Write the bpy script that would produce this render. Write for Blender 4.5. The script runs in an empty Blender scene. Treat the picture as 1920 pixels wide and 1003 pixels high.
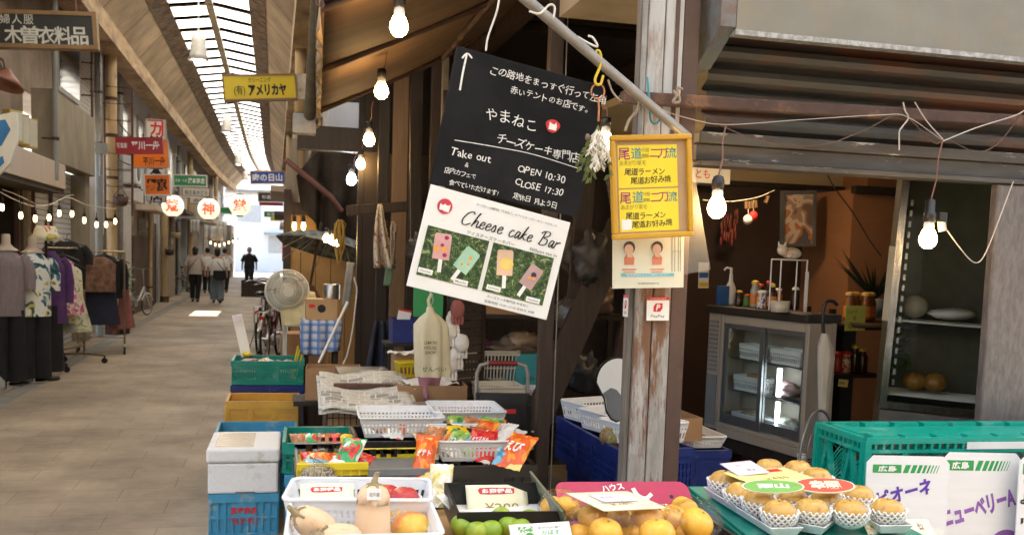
import bpy, bmesh, math, random
from mathutils import Vector, Matrix, Euler, noise
random.seed(7)
S = bpy.context.scene
COL = S.collection
R = math.radians
# ------------------------------------------------------------------ camera, sky, sun, exposure
FOC, CAMZ = 1800.0, 1.52
yc = Vector((-.2472, .0956, -1)).normalized()
zc = Vector((.033, 1, -.2472*.033+.0956)).normalized()
xc = yc.cross(zc)
RC = Matrix((xc, yc, zc))
cd = bpy.data.cameras.new('camera')
cam = bpy.data.objects.new('camera', cd); COL.objects.link(cam); S.camera = cam
cam.matrix_world = Matrix.Translation((0, 0, CAMZ)) @ RC.to_4x4()
cd.sensor_width = 36; cd.lens = 36*FOC/1920
cd.shift_y = (640-501.5)/1920
cd.clip_start = .05; cd.clip_end = 400
cd.dof.use_dof = True; cd.dof.focus_distance = 2.9; cd.dof.aperture_fstop = 9.0
SUN_EL, SUN_AZ = R(71), R(24)          # azimuth measured from +Y towards +X
W = bpy.data.worlds.new('World'); S.world = W; W.use_nodes = True
nt = W.node_tree
sky = nt.nodes.new('ShaderNodeTexSky'); sky.sky_type = 'NISHITA'; sky.sun_disc = False
sky.sun_elevation = SUN_EL; sky.sun_rotation = SUN_AZ; sky.air_density = 1.3; sky.dust_density = 3.0
bg = nt.nodes['Background']; bg.inputs['Strength'].default_value = .15
nt.links.new(sky.outputs[0], bg.inputs['Color'])
sl = bpy.data.lights.new('sun', 'SUN'); sl.energy = 5.0; sl.angle = R(.5); sl.color = (1, .95, .87)
so = bpy.data.objects.new('sun', sl); COL.objects.link(so)
sd = Vector((math.cos(SUN_EL)*math.sin(SUN_AZ), math.cos(SUN_EL)*math.cos(SUN_AZ), math.sin(SUN_EL)))
so.rotation_euler = sd.to_track_quat('Z', 'Y').to_euler()
vs = S.view_settings
vs.view_transform = 'Standard'; vs.look = 'None'; vs.gamma = 1; vs.exposure = 2.15
S.render.engine = 'CYCLES'
cy = S.cycles
cy.max_bounces = 7; cy.diffuse_bounces = 4; cy.glossy_bounces = 3; cy.transmission_bounces = 5
cy.transparent_max_bounces = 12; cy.sample_clamp_indirect = 6; cy.use_denoising = True
cy.caustics_reflective = False; cy.caustics_refractive = False
BULB_POWER = 28

def ray(u, v): return RC @ Vector(((u-960)/FOC, -(v-640)/FOC, -1))
def P(u, v, Y):
    d = ray(u, v); return Vector((0, 0, CAMZ)) + d*(Y/d.y)
def G(u, v, z=0):
    d = ray(u, v); return Vector((0, 0, CAMZ)) + d*((z-CAMZ)/d.z)
def XP(u, v, x):
    d = ray(u, v); return Vector((0, 0, CAMZ)) + d*(x/d.x)
def frame(tl, tr, bl):
    """a real rectangle from three world points: matrix (x right, y up, z out of the face), width, height"""
    x = tr-tl; w = x.length; x.normalize()
    y = tl-bl; h = y.length; z = x.cross(y).normalized(); y = z.cross(x)
    c = (tr+bl)/2
    m = Matrix((x, y, z)).transposed().to_4x4(); m.translation = c
    return m, w, h
def frameY(Y, tl, tr, bl): return frame(P(*tl, Y), P(*tr, Y), P(*bl, Y))

# ------------------------------------------------------------------ mesh builder
class MB:
    def __init__(s): s.v = []; s.f = []; s.mi = []; s.sm = []; s.m = 0
    def add(s, vs, fs, smooth=False, M=None):
        o = len(s.v)
        s.v += [tuple(M @ Vector(p)) if M is not None else tuple(p) for p in vs]
        for f in fs:
            s.f.append(tuple(o+i for i in f)); s.mi.append(s.m); s.sm.append(smooth)
        return s
    def box(s, x0, x1, y0, y1, z0, z1, M=None):
        v = [(x0,y0,z0),(x1,y0,z0),(x1,y1,z0),(x0,y1,z0),(x0,y0,z1),(x1,y0,z1),(x1,y1,z1),(x0,y1,z1)]
        return s.add(v, [(0,3,2,1),(4,5,6,7),(0,1,5,4),(1,2,6,5),(2,3,7,6),(3,0,4,7)], False, M)
    def bar(s, a, b, w, h=None, up=(0,0,1)):
        """a straight bar of rectangular section from a to b"""
        a = Vector(a); b = Vector(b); h = h or w
        z = (b-a); L = z.length; z.normalize(); u = Vector(up)
        if abs(z.dot(u)) > .98: u = Vector((0,1,0))
        x = u.cross(z).normalized(); y = z.cross(x)
        m = Matrix((x,y,z)).transposed().to_4x4(); m.translation = a
        return s.box(-w/2, w/2, -h/2, h/2, 0, L, m)
    def cyl(s, a, b, r0, r1=None, n=12, cap=True, smooth=True):
        a = Vector(a); b = Vector(b); r1 = r0 if r1 is None else r1
        z = (b-a).normalized(); x = z.orthogonal().normalized(); y = z.cross(x)
        vs = []
        for c, r in ((a,r0),(b,r1)):
            for i in range(n):
                t = 2*math.pi*i/n; vs.append(c+x*(r*math.cos(t))+y*(r*math.sin(t)))
        s.add(vs, [(i,(i+1)%n,n+(i+1)%n,n+i) for i in range(n)], smooth)
        if cap: s.add(vs, [tuple(range(n-1,-1,-1)), tuple(range(n,2*n))], False)
        return s
    def tube(s, pts, r, n=8, closed=False, rad=None):
        pts = [Vector(p) for p in pts]; N = len(pts); vs = []; px = None
        for i, p in enumerate(pts):
            if closed: t = pts[(i+1)%N]-pts[i-1]
            else: t = pts[min(i+1,N-1)]-pts[max(i-1,0)]
            t.normalize()
            px = t.orthogonal().normalized() if px is None else (px-t*px.dot(t)).normalized()
            y = t.cross(px); rr = rad[i] if rad else r
            for k in range(n):
                a = 2*math.pi*k/n; vs.append(p+px*(rr*math.cos(a))+y*(rr*math.sin(a)))
        fs = []
        for i in range(N if closed else N-1):
            j = (i+1)%N
            for k in range(n): fs.append((i*n+k, i*n+(k+1)%n, j*n+(k+1)%n, j*n+k))
        s.add(vs, fs, True)
        if not closed: s.add(vs, [tuple(range(n-1,-1,-1)), tuple(range((N-1)*n, N*n))], False)
        return s
    def lathe(s, prof, n=20, M=None, smooth=True, arc=None):
        vs = []; N = len(prof)
        for r, z in prof:
            for i in range(n):
                t = 2*math.pi*i/n; vs.append((r*math.cos(t), r*math.sin(t), z))
        fs = [(j*n+i, j*n+(i+1)%n, (j+1)*n+(i+1)%n, (j+1)*n+i) for j in range(N-1) for i in range(n)]
        s.add(vs, fs, smooth, M)
        caps = []
        if prof[0][0] > 1e-4: caps.append(tuple(range(n-1,-1,-1)))
        if prof[-1][0] > 1e-4: caps.append(tuple(range((N-1)*n, N*n)))
        if caps: s.add(vs, caps, False, M)
        return s
    def ell(s, c, r, n=16, m=10, M=None, fn=None):
        vs = []
        for j in range(m+1):
            ph = math.pi*j/m
            for i in range(n):
                t = 2*math.pi*i/n
                d = Vector((math.sin(ph)*math.cos(t), math.sin(ph)*math.sin(t), -math.cos(ph)))
                k = fn(d) if fn else 1
                vs.append((c[0]+r[0]*d.x*k, c[1]+r[1]*d.y*k, c[2]+r[2]*d.z*k))
        fs = [(j*n+i, j*n+(i+1)%n, (j+1)*n+(i+1)%n, (j+1)*n+i) for j in range(m) for i in range(n)]
        return s.add(vs, fs, True, M)
    def loft(s, rings, n=20, cap=True, fold=0, nf=7, seed=0):
        """rings: (centre, rx, ry) horizontal ellipses"""
        vs = []
        for k, (c, rx, ry) in enumerate(rings):
            for i in range(n):
                t = 2*math.pi*i/n
                w = 1+fold*math.sin(nf*t+seed+k*.5)*(k/len(rings))
                vs.append((c[0]+rx*w*math.cos(t), c[1]+ry*w*math.sin(t), c[2]))
        N = len(rings)
        s.add(vs, [(j*n+i, j*n+(i+1)%n, (j+1)*n+(i+1)%n, (j+1)*n+i) for j in range(N-1) for i in range(n)], True)
        if cap: s.add(vs, [tuple(range(n-1,-1,-1)), tuple(range((N-1)*n, N*n))], False)
        return s
    def prism(s, pts, t, M=None):
        """outline in the local xy plane, thickness t about z = 0"""
        n = len(pts)
        vs = [(x,y,-t/2) for x,y in pts]+[(x,y,t/2) for x,y in pts]
        return s.add(vs, [tuple(range(n-1,-1,-1)), tuple(range(n,2*n))]+[(i,(i+1)%n,n+(i+1)%n,n+i) for i in range(n)], False, M)
    def sheet(s, fn, nu, nv, smooth=True, M=None):
        vs = [fn(i/nu, j/nv) for j in range(nv+1) for i in range(nu+1)]
        w = nu+1
        return s.add(vs, [(j*w+i, j*w+i+1, (j+1)*w+i+1, (j+1)*w+i) for j in range(nv) for i in range(nu)], smooth, M)
    def build(s, name, mats, parent=None, bevel=0, solid=0, sub=0, M=None):
        me = bpy.data.meshes.new(name)
        me.from_pydata(s.v, [], s.f)
        for m in (mats if isinstance(mats, (list, tuple)) else [mats]): me.materials.append(m)
        me.polygons.foreach_set('material_index', s.mi)
        me.polygons.foreach_set('use_smooth', s.sm)
        me.update()
        o = bpy.data.objects.new(name, me); COL.objects.link(o)
        if parent is not None: o.parent = parent
        if M is not None: o.matrix_local = M
        if solid:
            d = o.modifiers.new('s', 'SOLIDIFY'); d.thickness = solid; d.offset = 0
        if sub:
            d = o.modifiers.new('u', 'SUBSURF'); d.levels = d.render_levels = sub
        if bevel:
            d = o.modifiers.new('b', 'BEVEL'); d.width = bevel; d.segments = 2; d.limit_method = 'ANGLE'; d.angle_limit = R(40)
        return o

def tag(o, label=None, cat=None, group=None, kind=None):
    if label: o['label'] = label
    if cat: o['category'] = cat
    if group: o['group'] = group
    if kind: o['kind'] = kind
    return o
def thing(name, label, cat, loc=(0,0,0), rotz=0, group=None, M=None):
    o = bpy.data.objects.new(name, None); COL.objects.link(o); o.empty_display_size = .05
    if M is not None: o.matrix_world = M
    else: o.location = loc; o.rotation_euler = (0, 0, rotz)
    return tag(o, label, cat, group)
def dup(root, label, loc=None, rotz=None, M=None, group=None):
    def cp(o, par):
        c = o.copy(); COL.objects.link(c); c.parent = par
        if par is not None: c.matrix_parent_inverse = o.matrix_parent_inverse
        for k in KIDS.get(o.name, ()): cp(k, c)
        return c
    KIDS = {}
    for o in bpy.data.objects:
        if o.parent is not None: KIDS.setdefault(o.parent.name, []).append(o)
    r = cp(root, None); r['label'] = label
    if group: r['group'] = group
    if M is not None: r.matrix_world = M
    else:
        if loc is not None: r.location = loc
        if rotz is not None: r.rotation_euler = (0, 0, rotz)
    return r
def TM(loc, rx=0, ry=0, rz=0, sc=1):
    return Matrix.Translation(loc) @ Euler((rx,ry,rz)).to_matrix().to_4x4() @ Matrix.Scale(sc, 4)

# ------------------------------------------------------------------ lettering
def glyphs(s, bold=0, shear=0, spacing=1, res=2):
    c = bpy.data.curves.new('t', 'FONT'); c.body = s; c.size = 1; c.offset = bold; c.shear = shear
    c.resolution_u = res; c.space_character = spacing; c.fill_mode = 'FRONT'
    o = bpy.data.objects.new('t', c)
    me = bpy.data.meshes.new_from_object(o)
    vs = [v.co.copy() for v in me.vertices]; fs = [tuple(p.vertices) for p in me.polygons]
    bpy.data.objects.remove(o); bpy.data.meshes.remove(me); bpy.data.curves.remove(c)
    return vs, fs
def text(par, s, mat, cx, cy, w=None, h=None, z=.003, bold=.008, shear=0, rot=0, name='lettering', M=None, spacing=1, into=None, al='c'):
    vs, fs = glyphs(s, bold, shear, spacing)
    if not vs: return None
    x0 = min(v.x for v in vs); x1 = max(v.x for v in vs); y0 = min(v.y for v in vs); y1 = max(v.y for v in vs)
    kx = w/(x1-x0) if w else None; ky = h/(y1-y0) if h else None
    if kx is None: kx = ky
    if ky is None: ky = kx
    ax = (x0+x1)/2 if al == 'c' else x0
    m = Matrix.Translation((cx, cy, z)) @ Matrix.Rotation(rot, 4, 'Z') @ Matrix.Diagonal((kx, ky, 1, 1)) @ Matrix.Translation((-ax, -(y0+y1)/2, 0))
    if M is not None: m = M @ m
    b = into or MB(); b.add(vs, fs, False, m)
    return b if into is not None else b.build(name, mat, par)
def vtext(par, s, mat, cx, y_top, size, z=.003, bold=.01, M=None):
    b = MB()
    for i, ch in enumerate(s): text(None, ch, mat, cx, y_top-size*(i+.5), h=size*.8, z=z, bold=bold, into=b, M=M)
    return b.build('lettering', mat, par)
def hand(par, s, mat, x0, y0, size, adv=1.0, ang=0, z=.003, jit=.085, bold=-.004, seed=1, name='lettering', rnd=None):
    """handwriting: every character set down on its own, a little askew"""
    rg = random.Random(seed); b = MB(); x = x0; y = y0
    for ch in s:
        if ch == ' ': x += size*.5*adv; continue
        k = 1.0 if ord(ch) > 0x2fff else (.72 if ch.isupper() else .62)
        if ch in 'il1:!。、': k = .42
        vs, fs = glyphs(ch, bold, rg.uniform(-.1,.16))
        xa = min(v.x for v in vs); xb = max(v.x for v in vs)
        sc = size*rg.uniform(1-jit*1.4, 1+jit*1.4)
        m = Matrix.Translation((x+k*size*adv/2, y+rg.uniform(-jit,jit)*size, z)) @ Matrix.Rotation(ang+rg.uniform(-jit,jit)*1.6, 4, 'Z') @ Matrix.Scale(sc, 4) @ Matrix.Translation((-(xa+xb)/2, -.35, 0))
        b.add(vs, fs, False, m)
        x += k*size*adv*math.cos(ang); y += k*size*adv*math.sin(ang)
    return b.build(name, mat, par)
def stroke(b, pts, w, z=.003, n=6):
    """a pen stroke: a flat ribbon through Catmull-Rom points (x, y)"""
    p = [Vector(q) for q in pts]; p = [p[0]*2-p[1]]+p+[p[-1]*2-p[-2]]
    out = []
    for i in range(1, len(p)-2):
        for k in range(n):
            t = k/n
            out.append(.5*((2*p[i])+(p[i+1]-p[i-1])*t+(2*p[i-1]-5*p[i]+4*p[i+1]-p[i+2])*t*t+(3*p[i]-p[i-1]-3*p[i+1]+p[i+2])*t**3))
    out.append(p[-2]); vs = []
    for i, q in enumerate(out):
        d = (out[min(i+1,len(out)-1)]-out[max(i-1,0)]); d = d.normalized() if d.length else Vector((1,0))
        nrm = Vector((-d.y, d.x)); ww = w*(.55+.45*abs(d.y))
        vs += [(q.x+nrm.x*ww/2, q.y+nrm.y*ww/2, z), (q.x-nrm.x*ww/2, q.y-nrm.y*ww/2, z)]
    b.add(vs, [(2*i, 2*i+1, 2*i+3, 2*i+2) for i in range(len(out)-1)])

# ------------------------------------------------------------------ materials
def _n(t, k, **kw):
    n = t.nodes.new(k)
    for a, b in kw.items(): setattr(n, a, b)
    return n
def col4(c): return (c[0], c[1], c[2], 1)
def mat(name, c, c2=None, scale=6, rough=.6, bump=.15, metal=0, stretch=(1,1,1), lo=.35, hi=.68, c3=None, s3=1.5, t3=.6, w3=.06, trans=0, alpha=1, spec=.5, bd=.01, dist=0, coat=0, sheen=0, sss=0):
    m = bpy.data.materials.new(name); m.use_nodes = True
    t = m.node_tree; L = t.links.new; p = t.nodes['Principled BSDF']
    c2 = c2 or tuple(x*.72 for x in c)
    tc = _n(t, 'ShaderNodeTexCoord'); mp = _n(t, 'ShaderNodeMapping'); mp.inputs['Scale'].default_value = stretch
    L(tc.outputs['Object'], mp.inputs['Vector'])
    nz = _n(t, 'ShaderNodeTexNoise'); nz.inputs['Scale'].default_value = scale; nz.inputs['Detail'].default_value = 7; nz.inputs['Roughness'].default_value = .65; nz.inputs['Distortion'].default_value = dist
    L(mp.outputs[0], nz.inputs['Vector'])
    rp = _n(t, 'ShaderNodeValToRGB'); e = rp.color_ramp.elements
    e[0].position = lo; e[1].position = hi; e[0].color = col4(c2); e[1].color = col4(c)
    L(nz.outputs['Fac'], rp.inputs['Fac']); out = rp.outputs['Color']
    if c3:
        n3 = _n(t, 'ShaderNodeTexNoise'); n3.inputs['Scale'].default_value = s3; n3.inputs['Detail'].default_value = 9; n3.inputs['Roughness'].default_value = .7
        L(mp.outputs[0], n3.inputs['Vector'])
        r3 = _n(t, 'ShaderNodeValToRGB'); r3.color_ramp.elements[0].position = t3-w3; r3.color_ramp.elements[1].position = t3+w3
        L(n3.outputs['Fac'], r3.inputs['Fac'])
        mx = _n(t, 'ShaderNodeMix', data_type='RGBA'); L(r3.outputs['Color'], mx.inputs['Factor']); L(out, mx.inputs['A']); mx.inputs['B'].default_value = col4(c3)
        out = mx.outputs['Result']
    L(out, p.inputs['Base Color'])
    rr = _n(t, 'ShaderNodeMapRange'); rr.inputs['To Min'].default_value = min(1, rough+.12); rr.inputs['To Max'].default_value = max(.03, rough-.1)
    L(nz.outputs['Fac'], rr.inputs['Value']); L(rr.outputs[0], p.inputs['Roughness'])
    p.inputs['Metallic'].default_value = metal; p.inputs['Specular IOR Level'].default_value = spec
    if coat: p.inputs['Coat Weight'].default_value = coat; p.inputs['Coat Roughness'].default_value = .12
    if sss: p.inputs['Subsurface Weight'].default_value = sss; p.inputs['Subsurface Radius'].default_value = (.01,.006,.003)
    if trans: p.inputs['Transmission Weight'].default_value = trans
    if alpha < 1: p.inputs['Alpha'].default_value = alpha
    if bump:
        bp = _n(t, 'ShaderNodeBump'); bp.inputs['Strength'].default_value = bump; bp.inputs['Distance'].default_value = bd
        L(nz.outputs['Fac'], bp.inputs['Height']); L(bp.outputs[0], p.inputs['Normal'])
    return m
def emit(name, c, st, c2=None):
    m = bpy.data.materials.new(name); m.use_nodes = True
    p = m.node_tree.nodes['Principled BSDF']; p.inputs['Base Color'].default_value = col4(c)
    p.inputs['Emission Color'].default_value = col4(c2 or c); p.inputs['Emission Strength'].default_value = st
    return m
def film(name, c=(1,1,1), op=.12, rough=.08, bump=.5, scale=20, ior=1.22):
    """thin clear plastic: see-through with creased highlights"""
    m = bpy.data.materials.new(name); m.use_nodes = True; t = m.node_tree; L = t.links.new
    t.nodes.remove(t.nodes['Principled BSDF']); o = t.nodes['Material Output']
    tr = _n(t, 'ShaderNodeBsdfTransparent'); tr.inputs['Color'].default_value = col4(c)
    gl = _n(t, 'ShaderNodeBsdfGlossy' if op < .1 else 'ShaderNodeBsdfPrincipled'); gl.inputs[0].default_value = (.9,.9,.9,1); gl.inputs['Roughness'].default_value = rough
    nz = _n(t, 'ShaderNodeTexNoise'); nz.inputs['Scale'].default_value = scale; nz.inputs['Detail'].default_value = 4; nz.inputs['Distortion'].default_value = 1.5
    tc = _n(t, 'ShaderNodeTexCoord'); L(tc.outputs['Object'], nz.inputs['Vector'])
    bp = _n(t, 'ShaderNodeBump'); bp.inputs['Strength'].default_value = bump; bp.inputs['Distance'].default_value = .01
    L(nz.outputs['Fac'], bp.inputs['Height']); L(bp.outputs[0], gl.inputs['Normal'])
    fr = _n(t, 'ShaderNodeFresnel'); fr.inputs['IOR'].default_value = ior; L(bp.outputs[0], fr.inputs['Normal'])
    ad = _n(t, 'ShaderNodeMath', operation='ADD'); ad.use_clamp = True; ad.inputs[1].default_value = op; lm = _n(t, 'ShaderNodeMath', operation='MINIMUM'); lm.inputs[1].default_value = .3; L(fr.outputs[0], lm.inputs[0]); L(lm.outputs[0], ad.inputs[0])
    mx = _n(t, 'ShaderNodeMixShader'); L(ad.outputs[0], mx.inputs[0]); L(tr.outputs[0], mx.inputs[1]); L(gl.outputs[0], mx.inputs[2])
    L(mx.outputs[0], o.inputs['Surface'])
    return m
def print_mat(name, cols, scale=14, rough=.25, vor=True, stretch=(1,1,1), bump=.2):
    """printed packaging: patches of several inks"""
    m = bpy.data.materials.new(name); m.use_nodes = True; t = m.node_tree; L = t.links.new; p = t.nodes['Principled BSDF']
    tc = _n(t, 'ShaderNodeTexCoord'); mp = _n(t, 'ShaderNodeMapping'); mp.inputs['Scale'].default_value = stretch; L(tc.outputs['Object'], mp.inputs['Vector'])
    nz = _n(t, 'ShaderNodeTexNoise'); nz.inputs['Scale'].default_value = scale; nz.inputs['Detail'].default_value = 2.5; nz.inputs['Distortion'].default_value = .8; L(mp.outputs[0], nz.inputs['Vector'])
    rp = _n(t, 'ShaderNodeValToRGB'); cr = rp.color_ramp; cr.interpolation = 'CONSTANT'
    N = len(cols)
    while len(cr.elements) < N: cr.elements.new(.5)
    for i, c in enumerate(cols):
        cr.elements[i].position = 0 if i == 0 else .33+.34*i/N; cr.elements[i].color = col4(c)
    L(nz.outputs['Fac'], rp.inputs['Fac']); L(rp.outputs[0], p.inputs['Base Color']); p.inputs['Roughness'].default_value = rough
    b2 = _n(t, 'ShaderNodeTexNoise'); b2.inputs['Scale'].default_value = 30; b2.inputs['Distortion'].default_value = 1.2; L(tc.outputs['Object'], b2.inputs['Vector'])
    bp = _n(t, 'ShaderNodeBump'); bp.inputs['Strength'].default_value = bump; bp.inputs['Distance'].default_value = .02; L(b2.outputs['Fac'], bp.inputs['Height']); L(bp.outputs[0], p.inputs['Normal'])
    return m
def brick_mat(name, c1, c2, mortar, bw, bh, ms=.006, rough=.7, axes='XY', off=.5, bump=.3, stain=None, nmix=.5, offs=(0,0)):
    m = bpy.data.materials.new(name); m.use_nodes = True; t = m.node_tree; L = t.links.new; p = t.nodes['Principled BSDF']
    tc = _n(t, 'ShaderNodeTexCoord'); sp = _n(t, 'ShaderNodeSeparateXYZ'); L(tc.outputs['Object'], sp.inputs[0]); cb = _n(t, 'ShaderNodeCombineXYZ')
    L(sp.outputs[axes[0]], cb.inputs[0]); L(sp.outputs[axes[1]], cb.inputs[1])
    br = _n(t, 'ShaderNodeTexBrick'); br.offset = off; L(cb.outputs[0], br.inputs['Vector'])
    br.inputs['Scale'].default_value = 1; br.inputs['Brick Width'].default_value = bw; br.inputs['Row Height'].default_value = bh
    br.inputs['Mortar Size'].default_value = ms; br.inputs['Mortar Smooth'].default_value = .3
    br.inputs['Color1'].default_value = col4(c1); br.inputs['Color2'].default_value = col4(c2); br.inputs['Mortar'].default_value = col4(mortar)
    nz = _n(t, 'ShaderNodeTexNoise'); nz.inputs['Scale'].default_value = 1.3; nz.inputs['Detail'].default_value = 10; nz.inputs['Roughness'].default_value = .72; L(tc.outputs['Object'], nz.inputs['Vector'])
    rp = _n(t, 'ShaderNodeValToRGB'); rp.color_ramp.elements[0].position = .3; rp.color_ramp.elements[1].position = .7
    rp.color_ramp.elements[0].color = (1-nmix,)*3+(1,); rp.color_ramp.elements[1].color = (1+nmix*.3,)*3+(1,)
    L(nz.outputs['Fac'], rp.inputs['Fac'])
    nb = _n(t, 'ShaderNodeTexNoise'); nb.inputs['Scale'].default_value = .45; nb.inputs['Detail'].default_value = 6; nb.inputs['Distortion'].default_value = .6; L(tc.outputs['Object'], nb.inputs['Vector'])
    rb = _n(t, 'ShaderNodeValToRGB'); rb.color_ramp.elements[0].position = .38; rb.color_ramp.elements[1].position = .62; rb.color_ramp.elements[0].color = (.74,.72,.7,1); rb.color_ramp.elements[1].color = (1.05,1.04,1.02,1); L(nb.outputs['Fac'], rb.inputs['Fac'])
    mb = _n(t, 'ShaderNodeMix', data_type='RGBA', blend_type='MULTIPLY'); mb.inputs['Factor'].default_value = 1; L(br.outputs['Color'], mb.inputs['A']); L(rb.outputs[0], mb.inputs['B'])
    mx = _n(t, 'ShaderNodeMix', data_type='RGBA', blend_type='MULTIPLY'); mx.inputs['Factor'].default_value = 1
    L(mb.outputs['Result'], mx.inputs['A']); L(rp.outputs[0], mx.inputs['B']); L(mx.outputs['Result'], p.inputs['Base Color'])
    rr = _n(t, 'ShaderNodeMapRange'); rr.inputs['To Min'].default_value = rough+.15; rr.inputs['To Max'].default_value = rough-.15; L(nz.outputs['Fac'], rr.inputs['Value']); L(rr.outputs[0], p.inputs['Roughness'])
    iv = _n(t, 'ShaderNodeMath', operation='SUBTRACT'); iv.inputs[0].default_value = 1; L(br.outputs['Fac'], iv.inputs[1])
    n2 = _n(t, 'ShaderNodeTexNoise'); n2.inputs['Scale'].default_value = 60; n2.inputs['Detail'].default_value = 5; L(tc.outputs['Object'], n2.inputs['Vector'])
    ma = _n(t, 'ShaderNodeMath', operation='MULTIPLY_ADD'); ma.inputs[1].default_value = .25; L(n2.outputs['Fac'], ma.inputs[0]); L(iv.outputs[0], ma.inputs[2])
    bp = _n(t, 'ShaderNodeBump'); bp.inputs['Strength'].default_value = bump; bp.inputs['Distance'].default_value = .006; L(ma.outputs[0], bp.inputs['Height']); L(bp.outputs[0], p.inputs['Normal'])
    return m
def check_mat(name, base, a, b, sx, sy, axes='XZ', rough=.85):
    """woven tartan: two crossing sets of bands"""
    m = bpy.data.materials.new(name); m.use_nodes = True; t = m.node_tree; L = t.links.new; p = t.nodes['Principled BSDF']
    tc = _n(t, 'ShaderNodeTexCoord'); sp = _n(t, 'ShaderNodeSeparateXYZ'); L(tc.outputs['Object'], sp.inputs[0])
    out = None; prev = None
    for ax, s_, c in ((axes[0], sx, a), (axes[1], sy, b)):
        mu = _n(t, 'ShaderNodeMath', operation='MULTIPLY'); mu.inputs[1].default_value = s_; L(sp.outputs[ax], mu.inputs[0])
        fr = _n(t, 'ShaderNodeMath', operation='FRACT'); L(mu.outputs[0], fr.inputs[0])
        rp = _n(t, 'ShaderNodeValToRGB'); rp.color_ramp.interpolation = 'CONSTANT'; e = rp.color_ramp.elements
        e[0].position = 0; e[0].color = (0,0,0,1); e[1].position = .45; e[1].color = (.75,.75,.75,1)
        q = e.new(.8); q.color = (.1,.1,.1,1); q = e.new(.88); q.color = (.55,.55,.55,1); q = e.new(.93); q.color = (0,0,0,1)
        L(fr.outputs[0], rp.inputs['Fac'])
        mx = _n(t, 'ShaderNodeMix', data_type='RGBA'); L(rp.outputs[0], mx.inputs['Factor'])
        if prev is None: mx.inputs['A'].default_value = col4(base)
        else: L(prev, mx.inputs['A'])
        mx.inputs['B'].default_value = col4(c); prev = mx.outputs['Result']
    L(prev, p.inputs['Base Color']); p.inputs['Roughness'].default_value = rough
    return m

K = {}
def kmat(n, *a, **k):
    K[n] = mat(n, *a, **k); return K[n]
kmat('white_plastic', (.8,.81,.82), (.72,.73,.74), rough=.35, bump=.03, c3=(.62,.6,.56), s3=9, t3=.64, w3=.06)
kmat('cream_plastic', (.62,.58,.48), (.5,.46,.37), rough=.45, bump=.05)
kmat('teal_plastic', (.0,.24,.19), (.0,.19,.15), rough=.38, bump=.08, c3=(.08,.26,.22), s3=7, t3=.6, w3=.04)
kmat('bright_teal', (.0,.34,.27), (.0,.29,.23), rough=.33, bump=.06, c3=(.1,.4,.34), s3=9, t3=.6, w3=.04)
kmat('navy_plastic', (.012,.03,.19), (.01,.022,.13), rough=.4, bump=.08, c3=(.08,.1,.2), s3=12, t3=.62, w3=.04)
kmat('blue_plastic', (.06,.33,.55), (.05,.26,.44), rough=.45, bump=.08, c3=(.25,.38,.44), s3=8, t3=.6, w3=.04)
kmat('yellow_plastic', (.75,.6,.02), (.62,.48,.02), rough=.4, bump=.06)
kmat('mustard_plastic', (.62,.36,.06), (.5,.27,.04), rough=.45, bump=.08, c3=(.3,.17,.05), s3=5, t3=.66)
kmat('grey_plastic', (.2,.21,.22), (.15,.16,.17), rough=.45, bump=.06)
kmat('dark_plastic', (.03,.025,.024), (.02,.017,.016), rough=.45, bump=.08)
kmat('black_plastic', (.012,.012,.013), (.008,.008,.009), rough=.35, bump=.03)
kmat('styrofoam', (.82,.83,.84), (.76,.77,.78), scale=90, rough=.75, bump=.2, bd=.003, c3=(.62,.58,.52), s3=5, t3=.62, w3=.05)
kmat('cardboard', (.38,.22,.11), (.31,.175,.085), scale=5, rough=.85, bump=.08, stretch=(1,1,.3))
kmat('cardboard_pale', (.5,.33,.18), (.42,.27,.14), scale=5, rough=.85, bump=.08)
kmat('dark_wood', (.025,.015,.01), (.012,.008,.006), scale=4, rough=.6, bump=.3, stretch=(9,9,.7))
kmat('brown_wood', (.045,.024,.014), (.02,.012,.008), scale=4, rough=.6, bump=.3, stretch=(9,9,.7))
kmat('plank_wood', (.33,.185,.065), (.25,.135,.045), scale=3, rough=.6, bump=.2, stretch=(8,8,.5))
kmat('pale_wood', (.2,.12,.065), (.14,.085,.045), scale=4, rough=.55, bump=.1, stretch=(9,9,.7))
kmat('steel', (.5,.5,.5), (.4,.4,.4), rough=.3, bump=.05, metal=1)
kmat('chrome', (.75,.75,.76), (.65,.65,.66), rough=.14, bump=.02, metal=1)
kmat('grey_pipe', (.34,.33,.31), (.24,.23,.215), scale=14, rough=.5, bump=.2, metal=.35, c3=(.2,.13,.09), s3=9, t3=.66)
kmat('rust', (.085,.045,.032), (.045,.026,.022), scale=10, rough=.8, bump=.3, c3=(.2,.1,.05), s3=6, t3=.6)
kmat('brown_steel', (.1,.055,.04), (.07,.04,.03), scale=8, rough=.6, bump=.15, c3=(.16,.07,.035), s3=5, t3=.63)
kmat('white_paper', (.8,.8,.78), (.76,.76,.74), scale=3, rough=.7, bump=.03)
kmat('cream_card', (.8,.76,.56), (.76,.72,.52), scale=3, rough=.7, bump=.03)
kmat('yellow_card', (.85,.76,.3), (.8,.71,.27), scale=3, rough=.7, bump=.03)
kmat('pink_card', (.78,.66,.76), (.74,.61,.72), scale=3, rough=.7, bump=.03)
kmat('ink_black', (.018,.018,.018), (.012,.012,.012), rough=.7, bump=0)
kmat('ink_grey', (.2,.2,.2), (.16,.16,.16), rough=.7, bump=0)
kmat('ink_red', (.62,.03,.03), (.55,.025,.025), rough=.6, bump=0)
kmat('ink_white', (.82,.82,.8), (.78,.78,.76), rough=.6, bump=0)
kmat('ink_green', (.02,.32,.08), (.02,.29,.07), rough=.6, bump=0)
kmat('chalk', (.8,.8,.77), (.5,.5,.48), scale=160, rough=.9, bump=0, lo=.3, hi=.5)
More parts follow.
